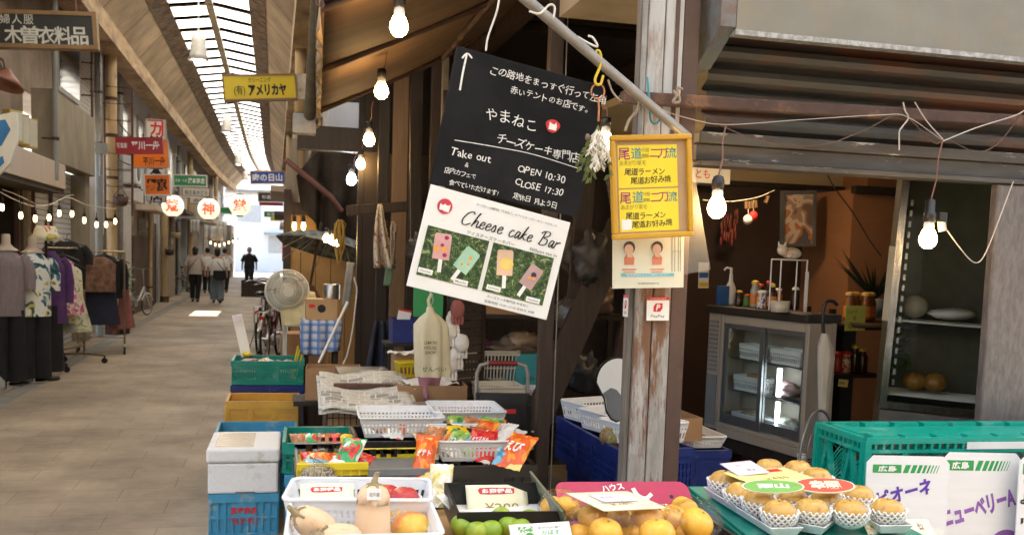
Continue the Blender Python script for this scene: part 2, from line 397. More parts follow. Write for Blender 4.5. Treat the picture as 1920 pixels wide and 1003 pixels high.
kmat('rope', (.42,.34,.25), (.28,.22,.16), scale=60, rough=.9, bump=.4)
kmat('white_cord', (.72,.7,.66), (.6,.57,.52), scale=40, rough=.8, bump=.2)
kmat('rubber', (.02,.02,.02), (.014,.014,.014), rough=.7, bump=.1)
kmat('skin', (.55,.33,.23), (.5,.29,.2), rough=.55, bump=.02)
kmat('hair', (.02,.014,.011), (.01,.008,.007), scale=40, rough=.5, bump=.2)
K['bulb_warm'] = emit('bulb_warm', (1,.8,.5), BULB_POWER, (1,.62,.24))
K['bulb_cool'] = emit('bulb_cool', (1,1,1), BULB_POWER*.9, (.8,.95,1))
K['bulb_small'] = emit('bulb_small', (1,.8,.5), 7, (1,.6,.22))
K['clear_film'] = film('clear_film', op=.015, rough=.12, bump=.8)
K['milky_film'] = film('milky_film', op=.13, rough=.3, bump=.3, ior=1.1)
K['glass'] = film('glass', c=(.93,.96,.95), op=.0, rough=.02, bump=.01, ior=1.25)

# ------------------------------------------------------------------ repeated makers
def wall_lattice(b, p0, p1, z0, z1, t, n, lo=.018, hi=.025, bw=.006, mids=()):
    """a moulded plastic side: bands top and bottom, bars between"""
    a = Vector((p0[0], p0[1], 0)); c = Vector((p1[0], p1[1], 0)); d = (c-a); L = d.length; d.normalize()
    nrm = Vector((-d.y, d.x, 0)); m = Matrix((d, nrm, Vector((0,0,1)))).transposed().to_4x4(); m.translation = a
    b.box(0, L, -t/2, t/2, z0, z0+lo, m); b.box(0, L, -t/2, t/2, z1-hi, z1, m)
    for i in range(n+1):
        x = L*i/n; b.box(max(0,x-bw/2), min(L,x+bw/2), -t/2*.8, t/2*.8, z0+lo, z1-hi, m)
    for zz, hh in mids: b.box(0, L, -t/2*.9, t/2*.9, zz, zz+hh, m)
def basket_mb(L, Wd, H, nl=22, nw=14, taper=.9, mids=None, rim=.012):
    b = MB(); x, y = L/2, Wd/2
    mids = [(H*.5, .008)] if mids is None else mids
    for p, q, n in (((-x,-y),(x,-y),nl),((x,-y),(x,y),nw),((x,y),(-x,y),nl),((-x,y),(-x,-y),nw)):
        wall_lattice(b, p, q, 0, H-.002, .004, n, lo=.016, hi=.022, bw=.0075, mids=mids)
    b.box(-x, x, -y, y, 0, .004)
    t = MB()
    for v in b.v: t.v.append((v[0]*(taper+(1-taper)*v[2]/H), v[1]*(taper+(1-taper)*v[2]/H), v[2]))
    t.f = b.f; t.mi = b.mi; t.sm = b.sm
    rr = .02; pts = []
    for cx, cy_, a0 in ((x-rr,y-rr,0),(-x+rr,y-rr,90),(-x+rr,-y+rr,180),(x-rr,-y+rr,270)):
        for k in range(5):
            a = R(a0+22.5*k); pts.append((cx+(rr+rim*.3)*math.cos(a), cy_+(rr+rim*.3)*math.sin(a), H))
    t.tube(pts, rim*.42, 8, closed=True)
    return t
def crate_mb(L, Wd, H, style='rib', nl=14, nw=9):
    b = MB(); x, y = L/2, Wd/2; t = .012
    sides = (((-x,-y),(x,-y),nl),((x,-y),(x,y),nw),((x,y),(-x,y),nl),((-x,y),(-x,-y),nw))
    for p, q, n in sides:
        a = Vector((p[0],p[1],0)); c = Vector((q[0],q[1],0)); d = c-a; W_ = d.length; d.normalize()
        nrm = Vector((-d.y,d.x,0)); m = Matrix((d,nrm,Vector((0,0,1)))).transposed().to_4x4(); m.translation = a
        if style == 'rib':
            b.box(0, W_, .002, .007, 0, H, m)
            for i in range(n+1):
                xx = W_*i/n; b.box(max(0,xx-.004), min(W_,xx+.004), -.008, .0022, .012, H-.045, m)
            b.box(W_*.32, W_*.68, -.0075, .0024, H*.42, H-.044, m)
            b.box(-.008, W_+.008, -.012, .006, H-.045, H, m); b.box(0, W_, -.010, .004, 0, .014, m); b.box(0, W_, -.0085, .003, H*.40, H*.40+.01, m)
        elif style == 'mesh':
            b.box(0, W_, -.006, .006, 0, .03, m); b.box(-.006, W_+.006, -.01, .007, H-.05, H, m)
            for i in range(n+1):
                xx = W_*i/n; b.box(max(0,xx-.004), min(W_,xx+.004), -.005, .005, .03, H-.05, m)
            k = max(3, int(H/.025))
            for j in range(1, k): b.box(0, W_, -.0035, .0035, .03+(H-.08)*j/k-.003, .03+(H-.08)*j/k+.003, m)
            for xx in (0, W_*.33, W_*.67, W_): b.box(xx-.014, xx+.014, -.009, .004, .005, H-.03, m)
            b.box(W_*.40, W_*.60, -.008, .004, H*.5, H-.03, m)
        elif style == 'diamond':
            b.box(0, W_, -.008, .008, 0, .03, m); b.box(-.008, W_+.008, -.014, .008, H-.02, H, m); b.box(0, W_, -.011, .006, H-.052, H-.04, m)
            for i in range(int(W_/.03)+1):
                xx = W_*i/int(W_/.03); b.box(xx-.004, xx+.004, -.0125, .004, H-.041, H-.019, m)
            hh = H-.085; nn = max(2, round(W_/(hh*1.2)))
            for i in range(nn):
                xa = W_*i/nn; xb = W_*(i+1)/nn; xm = (xa+xb)/2
                for (x0,z0),(x1,z1) in (((xa,.03),(xm,.03+hh)),((xm,.03+hh),(xb,.03))):
                    b.bar(m@Vector((x0,-.004,z0)), m@Vector((x1,-.004,z1)), .016, .016, up=nrm)
                for kx in range(1, 9):
                    for sg in (1,-1):
                        cx_ = xa+(xb-xa)*kx/9
                        x0 = max(xa, cx_-hh*.5); x1 = min(xb, cx_+hh*.5)
                        z0 = .03+hh*.5+sg*(x0-cx_); z1 = .03+hh*.5+sg*(x1-cx_)
                        b.bar(m@Vector((x0,.003,z0)), m@Vector((x1,.003,z1)), .0035, .0035, up=nrm)
            for xx in (0, W_): b.box(xx-.016, xx+.016, -.0115, .007, .004, H-.01, m)
        elif style == 'slot':
            b.box(0, W_, -.005, .005, 0, H*.22, m); b.box(-.006, W_+.006, -.01, .007, H-.035, H, m); b.box(0, W_, -.0045, .0045, H*.68, H-.035, m)
            for i in range(n*2+1):
                xx = W_*i/(n*2); b.box(max(0,xx-.005), min(W_,xx+.005), -.0045, .0045, H*.22, H*.68, m)
            for j in (.36,.52): b.box(0, W_, -.004, .004, H*j, H*j+.007, m)
            for xx in (W_*.38, W_*.62): b.box(xx-.02, xx+.02, -.0065, .004, .01, H-.03, m)
    b.box(-x, x, -y, y, .002, .009)
    return b
def top_mesh(b, name, label, cat, m, loc, rotz=0, group=None, bevel=0, tilt=(0,0)):
    o = b.build(name, m, None, bevel=bevel)
    o.location = loc; o.rotation_euler = (tilt[0], tilt[1], rotz)
    return tag(o, label, cat, group)
def box_mb(L, Wd, H, t=.004, open_top=True, flaps=0):
    b = MB(); x, y = L/2, Wd/2
    b.box(-x, x, -y, y, 0, t); b.box(-x, x, -y, -y+t, t, H); b.box(-x, x, y-t, y, t, H); b.box(-x, -x+t, -y+t, y-t, t, H); b.box(x-t, x, -y+t, y-t, t, H)
    if not open_top: b.box(-x+t, x-t, -y+t, y-t, H-t, H-.0005)
    return b
def pillow_mb(w, h, t, nu=14, nv=16, seed=0, crimp=.09):
    """a filled packet, sealed flat at both ends"""
    b = MB(); rg = random.Random(seed); ph = rg.uniform(0,9)
    def f(sgn):
        def g(u, v):
            x = (u-.5)*w; y = (v-.5)*h
            e = max(0, 1-abs(2*v-1)/(1-crimp)); e = e**.55 if e > 0 else 0
            s = max(0, 1-(2*u-1)**2)**.6
            wr = noise.noise(Vector((u*5+ph, v*7, ph+sgn)))*.12*t
            x *= 1-.08*e*(1)+.03*math.sin(v*11+ph)
            return (x, y, sgn*(t/2*e*s+wr*e*s)+.0015*sgn*(1-e)+.006*math.sin(u*22)*(1 if e==0 else 0)*.4)
        return g
    b.sheet(f(1), nu, nv); n0 = len(b.f); b.sheet(f(-1), nu, nv)
    for k in range(n0, len(b.f)): b.f[k] = b.f[k][::-1]
    return b
def bulb(label, p, sock_top, warm=True, r=.03, group='light bulbs hanging under the eaves', cordtop=None, big=False):
    """hanging lamp bulb at p (bulb centre) under a socket"""
    t = thing('light_bulb', label, 'light bulb', p, 0, group)
    MB().lathe([(.0,-r*1.02),(r*.45,-r*.93),(r*.8,-r*.6),(r,-.05*r),(r*.93,r*.45),(r*.72,r*.95),(r*.55,r*1.25)], 20).build('glass_bulb', K['bulb_warm' if warm else 'bulb_cool'], t)
    MB().lathe([(r*.56,r*1.24),(r*.6,r*1.7),(r*.5,r*2.1)], 18).build('collar', K['white_plastic'], t)
    k = MB(); k.lathe([(r*.5,r*2.05),(r*.66,r*2.1),(r*.66,r*3.1),(r*.55,r*3.2),(r*.55,r*sock_top/r),(r*.2,sock_top+.006)], 18); k.build('socket', K['black_plastic'], t)
    if cordtop is not None:
        c = Vector(cordtop)-Vector(p); s0 = Vector((0,0,sock_top))
        MB().tube([s0, s0.lerp(c,.35)+Vector((.006,0,0)), s0.lerp(c,.7)-Vector((.004,0,0)), c], .0028, 6).build('cord', CORD, t)
    return t
CORD = kmat('cord_brown', (.25,.12,.09), (.17,.08,.06), rough=.6, bump=.1)
# ================================================================== the setting: ground
kf = brick_mat('paving', (.38,.30,.215), (.34,.265,.19), (.23,.18,.13), .6, .3, .004, .62, 'XY', .5, .15, nmix=.5)
b = MB(); b.box(-2.42, 60, -30, 90, -.2, 0); b.box(-60, -2.62, -30, 90, -.2, .0)
tag(b.build('ground', kf), kind='structure')
kg = kmat('gutter_concrete', (.24,.225,.2), (.17,.16,.14), scale=5, rough=.8, bump=.25)
b = MB()
for i in range(80): b.box(-2.615, -2.425, -8+i*.8+.006, -8+(i+1)*.8-.006, -.2, -.004)
tag(b.build('gutter', kg), kind='structure')
kmat('asphalt', (.2,.19,.18), (.15,.145,.14), scale=30, rough=.9, bump=.2)
b = MB(); b.box(-40, 40, 57, 66, -.1, .006); tag(b.build('road', K['asphalt']), kind='structure')

def bend(y): return .0013*max(0, y-38)**2
# ================================================================== arcade roof
KR = brick_mat('ceiling_board', (.64,.5,.34), (.56,.43,.28), (.16,.1,.06), 30, 1.9, .022, .7, 'XY', 0, .3, nmix=.5)
KFAS = mat('fascia_board', (.55,.40,.235), (.38,.255,.135), scale=3.5, rough=.75, bump=.25, stretch=(1,.5,2), c3=(.17,.1,.06), s3=2.2, t3=.57, w3=.1)
KFLAKE = mat('flaking_steel', (.36,.25,.155), (.13,.085,.06), scale=7, rough=.85, bump=.7, lo=.42, hi=.6, c3=(.22,.27,.27), s3=4, t3=.57, w3=.05, bd=.03)
KGL = bpy.data.materials.new('skylight_sheet'); KGL.use_nodes = True
t = KGL.node_tree; t.nodes.remove(t.nodes['Principled BSDF']); tl = t.nodes.new('ShaderNodeBsdfTranslucent'); tl.inputs['Color'].default_value = (.8,.75,.64,1)
df = t.nodes.new('ShaderNodeBsdfDiffuse'); df.inputs['Color'].default_value = (.7,.7,.7,1); mx = t.nodes.new('ShaderNodeMixShader'); mx.inputs[0].default_value = .85
t.links.new(df.outputs[0], mx.inputs[1]); t.links.new(tl.outputs[0], mx.inputs[2]); t.links.new(mx.outputs[0], t.nodes['Material Output'].inputs['Surface'])
KCANL = KGL.copy(); KCANL.name = 'added_canopy_sheet'; KCANL.node_tree.nodes['Translucent BSDF'].inputs['Color'].default_value = (.62,.62,.6,1)
KRAF = mat('painted_steel', (.7,.63,.52), (.52,.45,.35), scale=9, rough=.6, bump=.15, c3=(.22,.13,.08), s3=4, t3=.62)
roof = thing('arcade_roof', 'long arched arcade roof of tan boards with a bright glass skylight strip down its middle', 'arcade roof', (-1.2, 2, 0))
Y0, Y1, ST = 2.2, 56.0, .95
ys = [Y0+ST*i for i in range(int((Y1-Y0)/ST)+1)]
def strip(name, m, xa, za, xb, zb, th=.05, y_list=None):
    b = MB(); q = y_list or ys
    for y0, y1 in zip(q, q[1:]):
        v = []
        for y in (y0, y1):
            d = bend(y)
            v += [(xa+d+1.2, y-2, za), (xb+d+1.2, y-2, zb), (xb+d+1.2, y-2, zb+th), (xa+d+1.2, y-2, za+th)]
        b.add(v, [(0,1,5,4),(2,3,7,6),(0,4,7,3),(1,2,6,5)]+([(0,3,2,1)] if y0 == q[0] else [])+([(4,5,6,7)] if y1 == q[-1] else []))
    return b.build(name, m, roof)
XL, XR, XM = -2.45, .23, -1.11
for xs, x2 in ((XL,-2.03),(XR,-.19)): strip('ceiling_board', KR, xs, 4.92, x2, 5.39, .04)
for x2, x3 in ((-2.03,-1.76),(-.19,-.46)): strip('flaking_band', KFLAKE, x2, 5.375, x3, 5.51, .04)
for xa in (-2.78, XR): strip('fascia_beam', KFAS, xa, 4.62, xa+.33, 4.62, .32)
strip('ridge_beam', KRAF, XM-.06, 5.56, XM+.06, 5.56, .1)
strip('roof_edge', KFAS, -3.6, 4.96, -2.78, 4.96, .05); strip('roof_edge', KFAS, .56, 4.96, 1.2, 4.96, .05)
b = MB()
for i, y in enumerate(ys):
    d = bend(y)+1.2; w = .10 if i % 2 == 0 else .055
    for x in (-1.76, -.46):
        b.bar((x+d, y-2, 5.52), (XM+d, y-2, 5.62), .05, w, up=(0,1,0))
    b.build('rafter', KRAF, roof)
hole = min(range(len(ys)), key=lambda i: abs(ys[i]-(24.1+5.6/math.tan(SUN_EL)*math.cos(SUN_AZ)-.5)))
HX = -1.54+5.6/math.tan(SUN_EL)*math.sin(SUN_AZ)
for side, x in ((0, -1.79), (1, -.43)):
    for i, (y0, y1) in enumerate(zip(ys, ys[1:])):
        if i in (hole, hole-1) and ((HX > XM) == (side == 1)): continue
        if i % 2 and False: continue
        d0 = bend(y0)+1.2; d1 = bend(y1)+1.2; xe = XM
        v = [(x+d0,y0-2,5.60),(xe+d0,y0-2,5.70),(xe+d1,y1-2,5.70),(x+d1,y1-2,5.60)]
        if i*2+side < 100 or True:
            MB().add(v, [(0,1,2,3)]).build('skylight_pane', KGL, roof)
# pendant lamps in a row along the ridge
KLAMP = kmat('lamp_enamel', (.62,.6,.56), (.5,.48,.44), scale=12, rough=.4, bump=.05)
KLIN = kmat('lamp_inside', (.8,.8,.76), rough=.4, bump=0)
KLIT = emit('lamp_lit', (1,1,1), 2.0, (1,.97,.9))
lamp = None
for i, (u, v, Y) in enumerate(((372,92,17), (425,236,28), (447,300,40), (460,331,50))):
    p = P(u, v, Y); lab = ['white bell shaped pendant lamp nearest under the arcade skylight', 'second white pendant lamp seen below the yellow sign', 'third smaller white pendant lamp further down the arcade', 'smallest white pendant lamp near the blue sign'][i]
    if lamp is None:
        lamp = thing('pendant_lamp', lab, 'pendant lamp', p, 0, 'pendant lamps along the arcade ridge')
        MB().lathe([(.05,.24),(.1,.235),(.115,.1),(.14,-.1),(.165,-.19),(.155,-.19),(.13,-.1),(.1,.1),(.0,.2)], 24).build('lamp_shade', KLAMP, lamp)
        MB().lathe([(0,-.12),(.1,-.12),(.11,-.17),(.07,-.2),(0,-.21)], 18).build('lamp_bulb', KLIT, lamp)
        b = MB(); b.cyl((0,0,.23), (0,0,1.0), .012, n=8); b.cyl((0,0,.23),(0,0,.3),.03); b.build('stem', KLAMP, lamp)
    else: dup(lamp, lab, p)

# unseen translucent canopy, added to drop soft light on the stalls
cn = thing('added_canopy', 'unseen translucent canopy added above the stalls to soften the daylight', 'canopy', (0, -2, 5.6))
for i in range(6):
    for j in range(5):
        x = -2.6+i*1.45; y = -3.6+j*1.55
        MB().box(x+.03, x+1.42, y+.03, y+1.52, .0, .004).build('sheet_pane', KCANL, cn)
b = MB()
for i in range(7): b.box(-2.6+i*1.45-.03, -2.6+i*1.45+.03, -3.6, 4.15, -.08, -.002)
for j in range(6): b.box(-2.6, 6.1, -3.6+j*1.55-.025, -3.6+j*1.55+.025, -.14, -.081)
b.build('frame', KRAF, cn)
# unseen building behind the camera, added to cut low sky light
h = thing('shop_building', 'plain unseen building behind the camera, added to block low daylight', 'building', (2, -6.5, 0))
b = MB(); b.box(-14, 14, -6, 0, 0, 8.5); b.build('wall', mat('plaster_far', (.4,.36,.3), rough=.9), h); b = MB()
for i in range(8): b.box(-12+3*i, -10.4+3*i, .0, .05, 4.2, 5.8)
b.build('window', kmat('window_far', (.1,.11,.12), rough=.2), h)
# ================================================================== left row of shop buildings
def part_box(name, m, par, bx, **k):
    b = MB(); b.box(*bx); return b.build(name, m, par, **k)
PL1 = mat('plaster_brown', (.30,.235,.17), (.22,.17,.12), scale=2.5, rough=.9, bump=.25, c3=(.15,.115,.085), s3=1.1, t3=.58, w3=.12)
PL2 = mat('plaster_grey', (.36,.31,.235), (.27,.23,.17), scale=3, rough=.9, bump=.3, stretch=(1,1,.45), c3=(.19,.16,.12), s3=1.4, t3=.58, w3=.12)
SHUT = brick_mat('shutter_white', (.66,.67,.68), (.62,.63,.64), (.2,.2,.2), 40, .075, .008, .5, 'YZ', 0, .9, nmix=.25)
TILE = brick_mat('tile_white', (.5,.47,.42), (.45,.42,.37), (.22,.2,.17), .16, .075, .008, .5, 'YZ', .5, .4, nmix=.35)
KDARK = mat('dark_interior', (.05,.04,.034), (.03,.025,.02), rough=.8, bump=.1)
KCAN = mat('canopy_cream', (.62,.52,.44), (.54,.45,.37), scale=3, rough=.6, bump=.06, stretch=(1,2,.3))
KWIN = mat('window_dark', (.05,.06,.07), (.03,.035,.045), rough=.08, bump=0)
KFRM = mat('frame_aluminium', (.45,.44,.42), (.36,.35,.33), rough=.4, bump=.03, metal=.6)
KTIN = brick_mat('tin_brown', (.12,.075,.06), (.1,.06,.05), (.04,.025,.02), .09, 20, .008, .6, 'YZ', 0, .8, nmix=.4)
KPALE = mat('wall_pale', (.55,.53,.5), (.46,.44,.41), scale=2, rough=.8, bump=.15, stretch=(1,1,.5), c3=(.34,.31,.27), s3=1.6, t3=.6, w3=.1)
KPINK = mat('wall_pinkish', (.42,.34,.29), (.35,.28,.235), scale=2, rough=.85, bump=.15)
KGRY = mat('wall_grey_blue', (.3,.33,.36), (.24,.265,.29), scale=3, rough=.7, bump=.1)

h = thing('shop_building', 'clothes shop with brown plaster upper wall and a long cream box canopy', 'shop building', (-3.1, 9, 0))
part_box('wall', PL1, h, (-.6, 0, -4, 4.44, 2.62, 6.2))
part_box('canopy', KCAN, h, (-.0, .40, -4, 4.92, 2.22, 2.54), bevel=.006)
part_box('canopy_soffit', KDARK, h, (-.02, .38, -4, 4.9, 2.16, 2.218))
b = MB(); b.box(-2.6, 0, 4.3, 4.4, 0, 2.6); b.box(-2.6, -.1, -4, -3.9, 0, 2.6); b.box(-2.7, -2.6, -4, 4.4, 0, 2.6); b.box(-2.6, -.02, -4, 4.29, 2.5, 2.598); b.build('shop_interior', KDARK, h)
b = MB()
for y in (-2.6,-1.1,.35,1.7,3.1,4.2): b.box(-.06, 0, y, y+.055, .12, 2.16)
b.box(-.06, 0, -4, 4.4, .02, .11); b.build('shopfront_frame', K['brown_steel'], h)
for i in range(6): part_box('shelf', K['brown_wood'], h, (-1.6, -1.55, -3.6+i*1.2, -2.8+i*1.2, .1, 1.4))
b = MB()
for i in range(16): b.bar((.06, 1.6+i*.1, 3.55), (.22, 1.6+i*.1, 3.2), .012, .012)
b.bar((.22,1.55,3.2),(.22,3.2,3.2),.02); b.bar((.06,1.55,3.55),(.06,3.2,3.55),.02); b.build('drying_rail', K['brown_steel'], h)

h = thing('shop_building', 'narrow shop with grey plaster parapet above a closed white roller shutter', 'shop building', (-2.95, 13.45, 0))
part_box('parapet', PL2, h, (-.06, .2, 0, 2.92, 2.56, 3.46), bevel=.01)
part_box('wall', TILE, h, (-.75, -.22, .0, 6.2, 3.46, 6.2))
part_box('wall_base', PL2, h, (-.7, -.1, -.02, .1, 0, 2.56)); part_box('wall_base', PL2, h, (-.7, .12, 2.62, 2.92, 0, 2.56))
part_box('roller_shutter', SHUT, h, (-.14, -.10, .1, 2.62, 0, 2.56))
b = MB(); b.box(-.09,-.05,1.12,1.17,0,2.56); b.box(-.09,-.05,.1,.14,0,2.56); b.build('shutter_guide', K['brown_steel'], h)
w = part_box('window', KFRM, h, (-.22, -.15, 2.1, 3.7, 3.75, 5.4)); part_box('pane', KWIN, w, (-.15, -.144, 2.16, 3.64, 3.81, 5.34))
part_box('wall', PL1, h, (-.75, -.2, .0, 2.05, 3.47, 6.2))

h = thing('shop_building', 'tall shop with pale wall and brown tin lower front behind the folding bicycle', 'shop building', (-3.05, 17.3, 0))
part_box('wall', KPINK, h, (-.6, 0, 2.4, 5.2, 2.5, 6.2)); part_box('wall', KPALE, h, (-.6, .03, 5.2, 10.4, 2.5, 6.2))
part_box('wall_panel', KPALE, h, (-.6, .02, .0, 5.1, 0, 2.48)); part_box('tin_wall', KTIN, h, (-.6, .06, 5.12, 9.0, 0, 1.72)); part_box('wall_panel', PL1, h, (-.6, .04, 5.12, 9.0, 1.722, 2.498))
part_box('door', K['dark_wood'], h, (-.6, .0, 9.02, 9.8, 0, 2.1)); part_box('wall_panel', KPALE, h, (-.6, .05, 9.82, 10.4, 0, 2.498))
part_box('canopy', KCAN, h, (.06, .5, 5.4, 8.4, 2.3, 2.42))
for y in (3.2, 5.8, 8.3):
    w = part_box('window', KFRM, h, (0, .07, y, y+1.0, 3.3, 4.4)); part_box('pane', KWIN, w, (.07, .076, y+.06, y+.94, 3.36, 4.34))
h2 = thing('air_conditioner', 'white outdoor air conditioner unit hanging beside the tan pole', 'air conditioner', (-2.93, 20.9, 2.75))
part_box('casing', K['white_plastic'], h2, (-.11, .2, 0, .75, 0, .56), bevel=.02)
b = MB(); b.lathe([(.2,0),(.21,.012),(.19,.02),(.0,.015)], 24, TM((.2,.3,.28),0,R(90),0)); b.build('fan_grille', K['grey_plastic'], h2)
for y in (.05,.7): MB().bar((-.1,y,-.03),(.2,y,-.03),.03).build('bracket', K['rust'], h2)
h = thing('shop_building', 'distant shop with grey front and pale sheets hanging behind the walkers', 'shop building', (-3.0, 27.8, 0))
part_box('wall', KPALE, h, (-.6, 0, 0, 8.0, 2.6, 6.2)); part_box('wall_panel', PL2, h, (-.6, .04, 0, 3.4, 0, 2.598)); part_box('wall_panel', KGRY, h, (-.6, .02, 5.0, 8.0, 0, 2.598))
part_box('door', K['dark_wood'], h, (-.62, -.06, 3.42, 4.98, 0, 2.3)); part_box('canopy', KTIN, h, (.0, .6, .4, 3.2, 2.45, 2.55)); part_box('canopy', K['grey_pipe'], h, (.0, .55, 4.6, 7.8, 2.4, 2.5))
for y in (.8, 3.2, 5.8):
    w = part_box('window', KFRM, h, (0, .07, y, y+1.2, 3.2, 4.3)); part_box('pane', KWIN, w, (.07, .076, y+.06, y+1.14, 3.26, 4.24))
h = thing('shop_building', 'far shop with brown plaster wall and dark doorway at the middle of the left row', 'shop building', (-2.95, 35.9, 0))
part_box('wall', PL2, h, (-.6, 0, 0, 10, 2.5, 6.2)); part_box('wall_panel', PL1, h, (-.6, .03, 0, 4, 0, 2.498)); part_box('roller_shutter', SHUT, h, (-.6, .0, 4.3, 7, 0, 2.4)); part_box('wall_panel', KPALE, h, (-.6, .03, 7.2, 10, 0, 2.498)); part_box('canopy', KCAN, h, (0, .6, 4, 7.2, 2.5, 2.7))
for y in (1, 4, 7):
    w = part_box('window', KFRM, h, (0, .07, y, y+1.3, 3.2, 4.3)); part_box('pane', KWIN, w, (.07, .076, y+.06, y+1.24, 3.26, 4.24))
h = thing('shop_building', 'farthest shop of the left row beside the bright arcade exit', 'shop building', (-2.75, 46, 0))
part_box('wall', KPALE, h, (-.6, 0, 0, 11, 2.7, 6.2)); part_box('wall_panel', KGRY, h, (-.6, .3, 0, 6, 0, 2.698)); part_box('wall_panel', PL2, h, (-.6, .55, 6, 11, 0, 2.698)); part_box('roller_shutter', SHUT, h, (.55, .6, 7, 10, 0, 2.3))
for y in (2, 7):
    w = part_box('window', KFRM, h, (0, .07, y, y+1.6, 3.2, 4.3)); part_box('pane', KWIN, w, (.07, .076, y+.06, y+1.54, 3.26, 4.24))

# poles and pipes of the left side
KTAN = mat('tan_paint', (.55,.40,.22), (.44,.31,.165), scale=6, rough=.55, bump=.15, c3=(.22,.12,.06), s3=5, t3=.64, w3=.05, stretch=(1,1,.4))
kmat('tan_paint_dark', (.4,.3,.18), (.3,.21,.12), rough=.6)
def pole(label, x, y, r=.075, ztop=4.72, bands=()):
    t = thing('arcade_pole', label, 'pole', (x, y, 0), 0, 'tan steel poles carrying the arcade roof')
    MB().cyl((0,0,0), (0,0,ztop), r, n=18).build('shaft', KTAN, t)
    MB().cyl((0,0,0),(0,0,.16), r*1.35, n=18).build('foot', K['rust'], t)
    for z in bands: MB().cyl((0,0,z),(0,0,z+.05), r*1.15, n=18).build('band', K['rust'], t)
    return t
pole('thick tan pole with rusty bands beside the red sign', -2.66, 17.4, .085, 4.62, (1.9,2.6,3.3,3.9))
pole('tan pole standing behind the folding bicycle', -2.9, 27.6, .09, 4.62, (2.4,))
pole('far tan pole on the left near the people walking', -2.8, 34.5, .09, 4.62)
pole('last tan pole on the left before the exit', -2.5, 44, .09, 4.62)
pole('tan pole on the right side holding the yellow sign', .36, 15.6, .085, 4.62, (3.6,))
pole('tan pole further along the right side behind the canvas', .36, 27, .09, 4.62)
t = thing('ladder_frame', 'rusty ladder frame of thin bars fixed around the tan pole', 'ladder', (-2.62, 17.3, 0))
b = MB(); b.bar((-.13,-.02,1.9),(-.13,-.02,4.6),.02); b.bar((.3,-.03,2.0),(.3,-.03,4.1),.035); b.build('rail', K['brown_steel'], t)
for i in range(8):
    z = 2.2+i*.27; b = MB(); b.tube([(-.13,-.1,z),(.0,-.12,z),(.3,-.05,z),(.3,.0,z+.03),(.0,.1,z+.03),(-.13,-.06,z+.03)], .006, 6, closed=True); b.build('rung', K['brown_steel'], t)
KDP = mat('downpipe_grey', (.3,.31,.3), (.22,.23,.22), scale=6, rough=.5, bump=.1, stretch=(1,1,.3))
def downpipe(label, x, y, r, z0, z1, m=KDP):
    t = thing('drain_pipe', label, 'drain pipe', (x, y, 0), 0, 'vertical drain pipes on the left walls')
    MB().cyl((0,0,z0),(0,0,z1), r, n=14).build('tube', m, t)
    for z in (z0+.5, (z0+z1)/2, z1-.5): MB().cyl((0,0,z),(0,0,z+.04), r*1.25, n=14).box(-.16, 0, -.012, .012, z+.01, z+.03).build('clip', K['rust'], t)
    return t
downpipe('grey drain pipe between brown plaster and grey parapet', -2.70, 13.33, .035, 2.3, 6.0)
downpipe('thick grey drain pipe left of the tan pole', -2.78, 16.9, .06, 0, 6.0)
t = downpipe('thin white drain pipe with a square hopper beside the tan pole', -2.72, 16.7, .028, 2.6, 5.2, K['grey_pipe'])
part_box('hopper', KDP, t, (-.07, .1, -.07, .07, 2.95, 3.12)); downpipe('brown drain pipe beside the tiled wall', -2.8, 16.45, .02, 3.3, 4.8, K['brown_steel'])
downpipe('pale pipe on the wall past the air conditioner', -2.94, 20.2, .06, 0, 4.9, K['grey_pipe'])
downpipe('slim pipe beside the brown tin wall', -2.9, 24.6, .045, 0, 4.6, KTAN)
downpipe('grey pipe near the far parked bicycle', -2.9, 31.6, .06, 0, 4.6)
t = thing('floor_pipe', 'grey plastic pipe elbow lying on the ground under the mannequins', 'pipe', (-2.72, 10.75, 0))
MB().tube([(-.5,0,.15),(-.2,0,.15),(-.06,.0,.13),(0,0,.06),(0,0,.0)], .05, 12).build('elbow', KDP, t)
b = MB(); b.cyl((-.21,0,.15),(-.1,0,.146),.06,n=14); b.cyl((0,0,0),(0,0,.03),.06,n=14); b.build('collar', K['grey_pipe'], t)

# ================================================================== right row beyond the stalls
KB = mat('wall_boards', (.34,.27,.2), (.24,.185,.13), scale=3, rough=.85, bump=.25, stretch=(5,5,.6))
h = thing('shop_building', 'wooden shed with yellowish plank end wall behind the electric fan', 'shed', (.1, 9.6, 0))
KPLK = brick_mat('plank_wall', (.42,.25,.085), (.37,.21,.07), (.12,.065,.025), .145, 30, .005, .6, 'XZ', 0, .5, nmix=.35)
part_box('plank_wall', KPLK, h, (.05, 1.5, 0, .06, 0, 1.86)); b = MB(); b.box(-.02,.05,-.03,.09,0,2.1); b.box(1.5,1.6,-.03,.09,0,2.1); b.box(.05,1.5,-.03,.09,1.862,1.98); b.build('frame_post', K['brown_wood'], h)
part_box('side_wall', KB, h, (.05, .12, .1, 5.6, 0, 2.6)); part_box('roof', KTIN, h, (.3, 1.6, .1, 5.6, 2.62, 2.68))
h = thing('shop_building', 'pale two storey house on the right behind the hanging canvas', 'shop building', (.5, 10.0, 0))
part_box('wall', KPALE, h, (.0, 4, .0, 5.6, 2.7, 6.2)); b = MB()
for y in (1.0, 3.2): b.box(-.06, 0, y, y+1.3, 3.0, 4.2)
w = b.build('window', KFRM, h); b = MB()
for y in (1.0, 3.2): b.box(-.066, -.06, y+.06, y+1.24, 3.06, 4.14)
b.build('pane', KWIN, w)
h = thing('shop_building', 'right hand shop past the yellow sign with grey wall', 'shop building', (.42, 15.9, 0))
